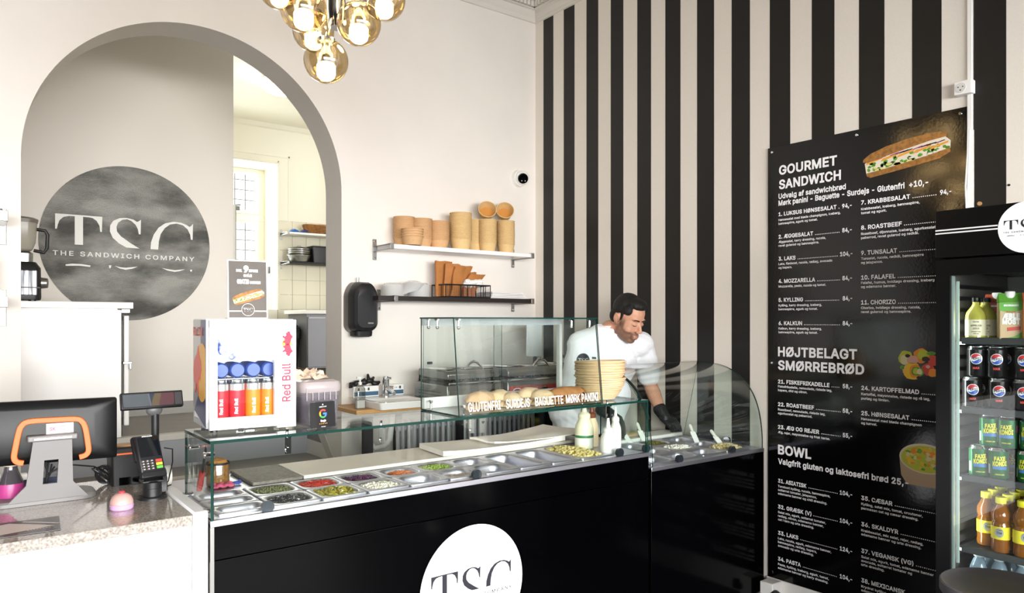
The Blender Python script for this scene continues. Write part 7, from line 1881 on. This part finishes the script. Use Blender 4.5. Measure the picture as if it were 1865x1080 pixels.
mx1.inputs[6].default_value = hexc('C9957A'); mx1.inputs[7].default_value = hexc('4A342A'); nt.links.new(ml.outputs[0], mx1.inputs[0])
nt.links.new(mx1.outputs[2], mx2.inputs[6]); mx2.inputs[7].default_value = hexc('B88170'); nt.links.new(sp2.outputs[1], mx2.inputs[0]); nt.links.new(mx2.outputs[2], bs.inputs['Base Color'])
meshobj('body', bm_body, M_skin, person)
# hair
hb_ = B(); hell(hb_, (-.024, 0, .052), (.092, .080, .084)); hell(hb_, (.022, 0, .100), (.062, .060, .032)); hell(hb_, (.048, .0, .096), (.031, .054, .023))
for s in (-1, 1): hell(hb_, (.026, .058*s, .062), (.032, .020, .030)); hell(hb_, (.010, .070*s, .030), (.011, .008, .036)); hell(hb_, (-.045, .05*s, .0), (.04, .035, .045))
hell(hb_, (-.055, 0, -.012), (.045, .055, .045))
meshobj('hair', remeshed(hb_, 'hair', .004, 3), mat('black_hair', '0B0908', .55, bump=(160, .6, .006), stretch=(1, 3, 1)), person)
# eyebrows, lashes
b = B()
for s in (-1, 1):
    chain(b, [H(.0895, .011*s, .026), H(.0925, .026*s, .031), H(.0875, .037*s, .031), H(.081, .045*s, .028)], [.0034, .0038, .0034, .0026])
obj('eyebrows', b, mat('brow_hair', '1A1412', .6), person)
b = B()
for s in (-1, 1): chain(b, [H(.0870, .017*s, .001), H(.0895, .025*s, -.0030), H(.0885, .034*s, -.0030), H(.083, .042*s, .001)], [.0011, .0015, .0015, .0011])
obj('eyelashes', b, mat('brow_hair', '1A1412', .6), person)
# jacket: follows the body, slightly larger
jk = B()
jk.ell(che+Vector((0, 0, .03)), (.205, .138, .20), 24, 16, Rb); jk.ell(Vector((3.16, 3.28, 1.08)), (.212, .155, .22), 24, 16, Rb); jk.ell(pel+Vector((-.01, .01, .03)), (.222, .165, .12), 24, 16, Rb)
chain(jk, [shR+Vector((0, 0, -.01)), nb+Vector((-.0, .035, -.045)), shL+Vector((0, 0, -.01))], [.074, .082, .074])
chain(jk, [shR, shR.lerp(elR, .5), shR.lerp(elR, .90)], [.068, .070, .072]); chain(jk, [shL, shL.lerp(elL, .45), shL.lerp(elL, .80)], [.068, .070, .070])
chain(jk, [nb+Lx*-.06+Vector((0, .03, -.03)), shR+Vector((.02, 0, -.02))], [.07, .075]); chain(jk, [nb+Lx*.06+Vector((0, .03, -.03)), shL+Vector((-.02, 0, -.02))], [.07, .075])
jk.tube([nb+Vector((0, .022, -.055)), nb+Vector((.0, .004, .022))], [.095, .080], 24)
hem = [(.205, .150, 1.0), (.225, .165, .90), (.235, .172, .875)]
lps = [[Vector((3.135, 3.35, z))+Rb @ Vector((a_*math.cos(2*math.pi*k/28), b_*math.sin(2*math.pi*k/28), 0)) for k in range(28)] for a_, b_, z in hem]
jk.loops(lps, cap0=True, cap1=True)
jm = remeshed(jk, 'jacket', .007, 3)
jm.calc_loop_triangles() if hasattr(jm, 'calc_loop_triangles') else None
nrm = [v.normal.copy() for v in jm.vertices]
for v, n_ in zip(jm.vertices, nrm):
    c = v.co; f_ = noise.noise(Vector((c.x*9, c.y*9, c.z*4)))*.009+abs(noise.noise(Vector((c.x*6+3, c.y*6, c.z*14+c.x*9))))*.012-.003
    v.co = c+n_*f_
M_jk = mat('white_cotton', 'EEEFF3', .8, bump=(500, .1, .001), sheen=.2)
jo = meshobj('jacket', jm, M_jk, person)
bvh = BVHTree.FromPolygons([v.co.copy() for v in jm.vertices], [tuple(p.vertices) for p in jm.polygons])
def on_jacket(u, v):
    d = ray(u, v).normalized(); h_ = bvh.ray_cast(Vector((0, 0, CAMH)), d); return h_[0], h_[1]
# collar, placket, buttons
b = B(); lps = []
for k in range(25):
    a = 2*math.pi*k/24; o = nb+Vector((0, .006, -.008)); r_ = .073
    dirr = Lx*math.cos(a)+Fw*math.sin(a)
    lps.append([o+dirr*(.078)+Vector((0, 0, -.02)), o+dirr*.074+Vector((0, 0, .034))-Fw*.012, o+dirr*.069+Vector((0, 0, .034))-Fw*.012, o+dirr*.070+Vector((0, 0, -.02))])
obj('collar', B().loops(lps), M_jk, jo)
b = B(); bb = B()
p0, n0 = on_jacket(1148, 656)
if p0: 
    for (u, v) in ((1128, 627), (1131, 650), (1136, 674), (1151, 628), (1156, 650), (1160, 675)):
        h_, n_ = on_jacket(u, v)
        if h_: bb.tube([h_, h_+n_*.003], .005, 10)
    obj('buttons', bb, mat('button_white', 'D9D9DE', .4), jo)
    ptsS = [on_jacket(1137+4*math.sin(k*.3), 622+6*k) for k in range(14)]; pts_ = [h_+n_*.0008 for h_, n_ in ptsS if h_]
    if len(pts_) > 3: obj('placket_seam', B().tube(pts_, .0012, 5), mat('seam_grey', 'C9CAD0', .7), jo)
    # embroidered name
    tmp = B(); letter(tmp, 'Sourou', (0, 0, 0), (1, 0, 0), (0, 1, 0), .013, .062, bold=.0, align='L')
    vs = []
    for x, y, z in tmp.v:
        h_, n_ = on_jacket(1134+x/.062*20, 668-y*290+x/.062*1.5)
        vs.append(h_+n_*(.0015+z) if h_ else p0)
    bb = B(); bb.add(vs, tmp.f); obj('embroidered_name', bb, mat('thread_navy', '2A2E40', .6), jo, smooth=False)
# round sleeve emblem, projected on the cloth
M_em = mat('emblem_dark', '2B2E36', .6)
def decal(cu, cv, ru, rv, off, tris_m, nm, m, par):
    b = B(); N, Mm = 24, 5; vs = []
    for i in range(Mm+1):
        for k in range(N):
            a = 2*math.pi*k/N; h_, n_ = on_jacket(cu+ru*i/Mm*math.cos(a), cv+rv*i/Mm*math.sin(a)); vs.append((h_+n_*off) if h_ else None)
    if any(x is None for x in vs): return None
    fs = [(i*N+k, i*N+(k+1) % N, (i+1)*N+(k+1) % N, (i+1)*N+k) for i in range(Mm) for k in range(N)]
    b.add(vs, fs); return obj(nm, b, m, par, smooth=False)
dd = decal(1062, 656, 12, 12.5, .002, 0, 'sleeve_emblem', M_em, jo)
if dd:
    tmp = B(); emblem(tmp, (0, 0, 0), 1.0, (1, 0, 0), (0, 1, 0), words=False); vs = []
    for x, y, z in tmp.v:
        h_, n_ = on_jacket(1062+11*x, 656-11.5*y); vs.append(h_+n_*.0035 if h_ else Vector((3, 3.1, 1.3)))
    bb = B(); bb.add(vs, tmp.f); obj('sleeve_emblem_print', bb, M_print, jo, smooth=False)
h_, n_ = on_jacket(1082, 652)
if h_:
    sd_ = Vector((0, 0, 1)).cross(n_).normalized(); obj('sleeve_tab', B().obox(h_+n_*.001, sd_*.013, n_.cross(sd_)*.006, n_*.0015), M_em, jo, bev=.002)
# trousers
tr = B(); tr.ell(pel+Vector((0, 0, -.03)), (.19, .14, .14), 20, 12, Rb)
for s in (-1, 1):
    hp_ = pel+Lx*(.095*s)+Vector((0, 0, -.05)); kn = hp_+Vector((0, 0, -.40)); an_ = Vector((hp_.x, hp_.y+.03, .10))
    chain(tr, [hp_, kn, an_], [.108, .078, .068])
meshobj('trousers', remeshed(tr, 'trousers', .012, 2), M_blackm, person)
for s in (-1, 1):
    hp_ = pel+Lx*(.095*s)
    b = B(); c_ = Vector((hp_.x, hp_.y+.03, .0))+Fw*.07
    b.ell(c_+Vector((0, 0, .045)), (.05, .135, .05), 16, 8, Rb)
    b.v = [(x, y, max(z, .004)) for x, y, z in b.v]
    obj('shoe', b, M_rubber, person)
# gloves: the same hands, slightly larger, closed around the fingers
for hh, el, nm in ((hL, elL, 'left'), (hR, elR, 'right')):
    gb = B(); hand(gb, *hh, grow=.0022); w_ = hh[0]; back = (el-w_).normalized()
    chain(gb, [w_+back*.045, w_+Vector(hh[1]).normalized()*.02], [.043, .034])
    o = meshobj('glove', remeshed(gb, 'glove', .0032, 1), M_glove, person)
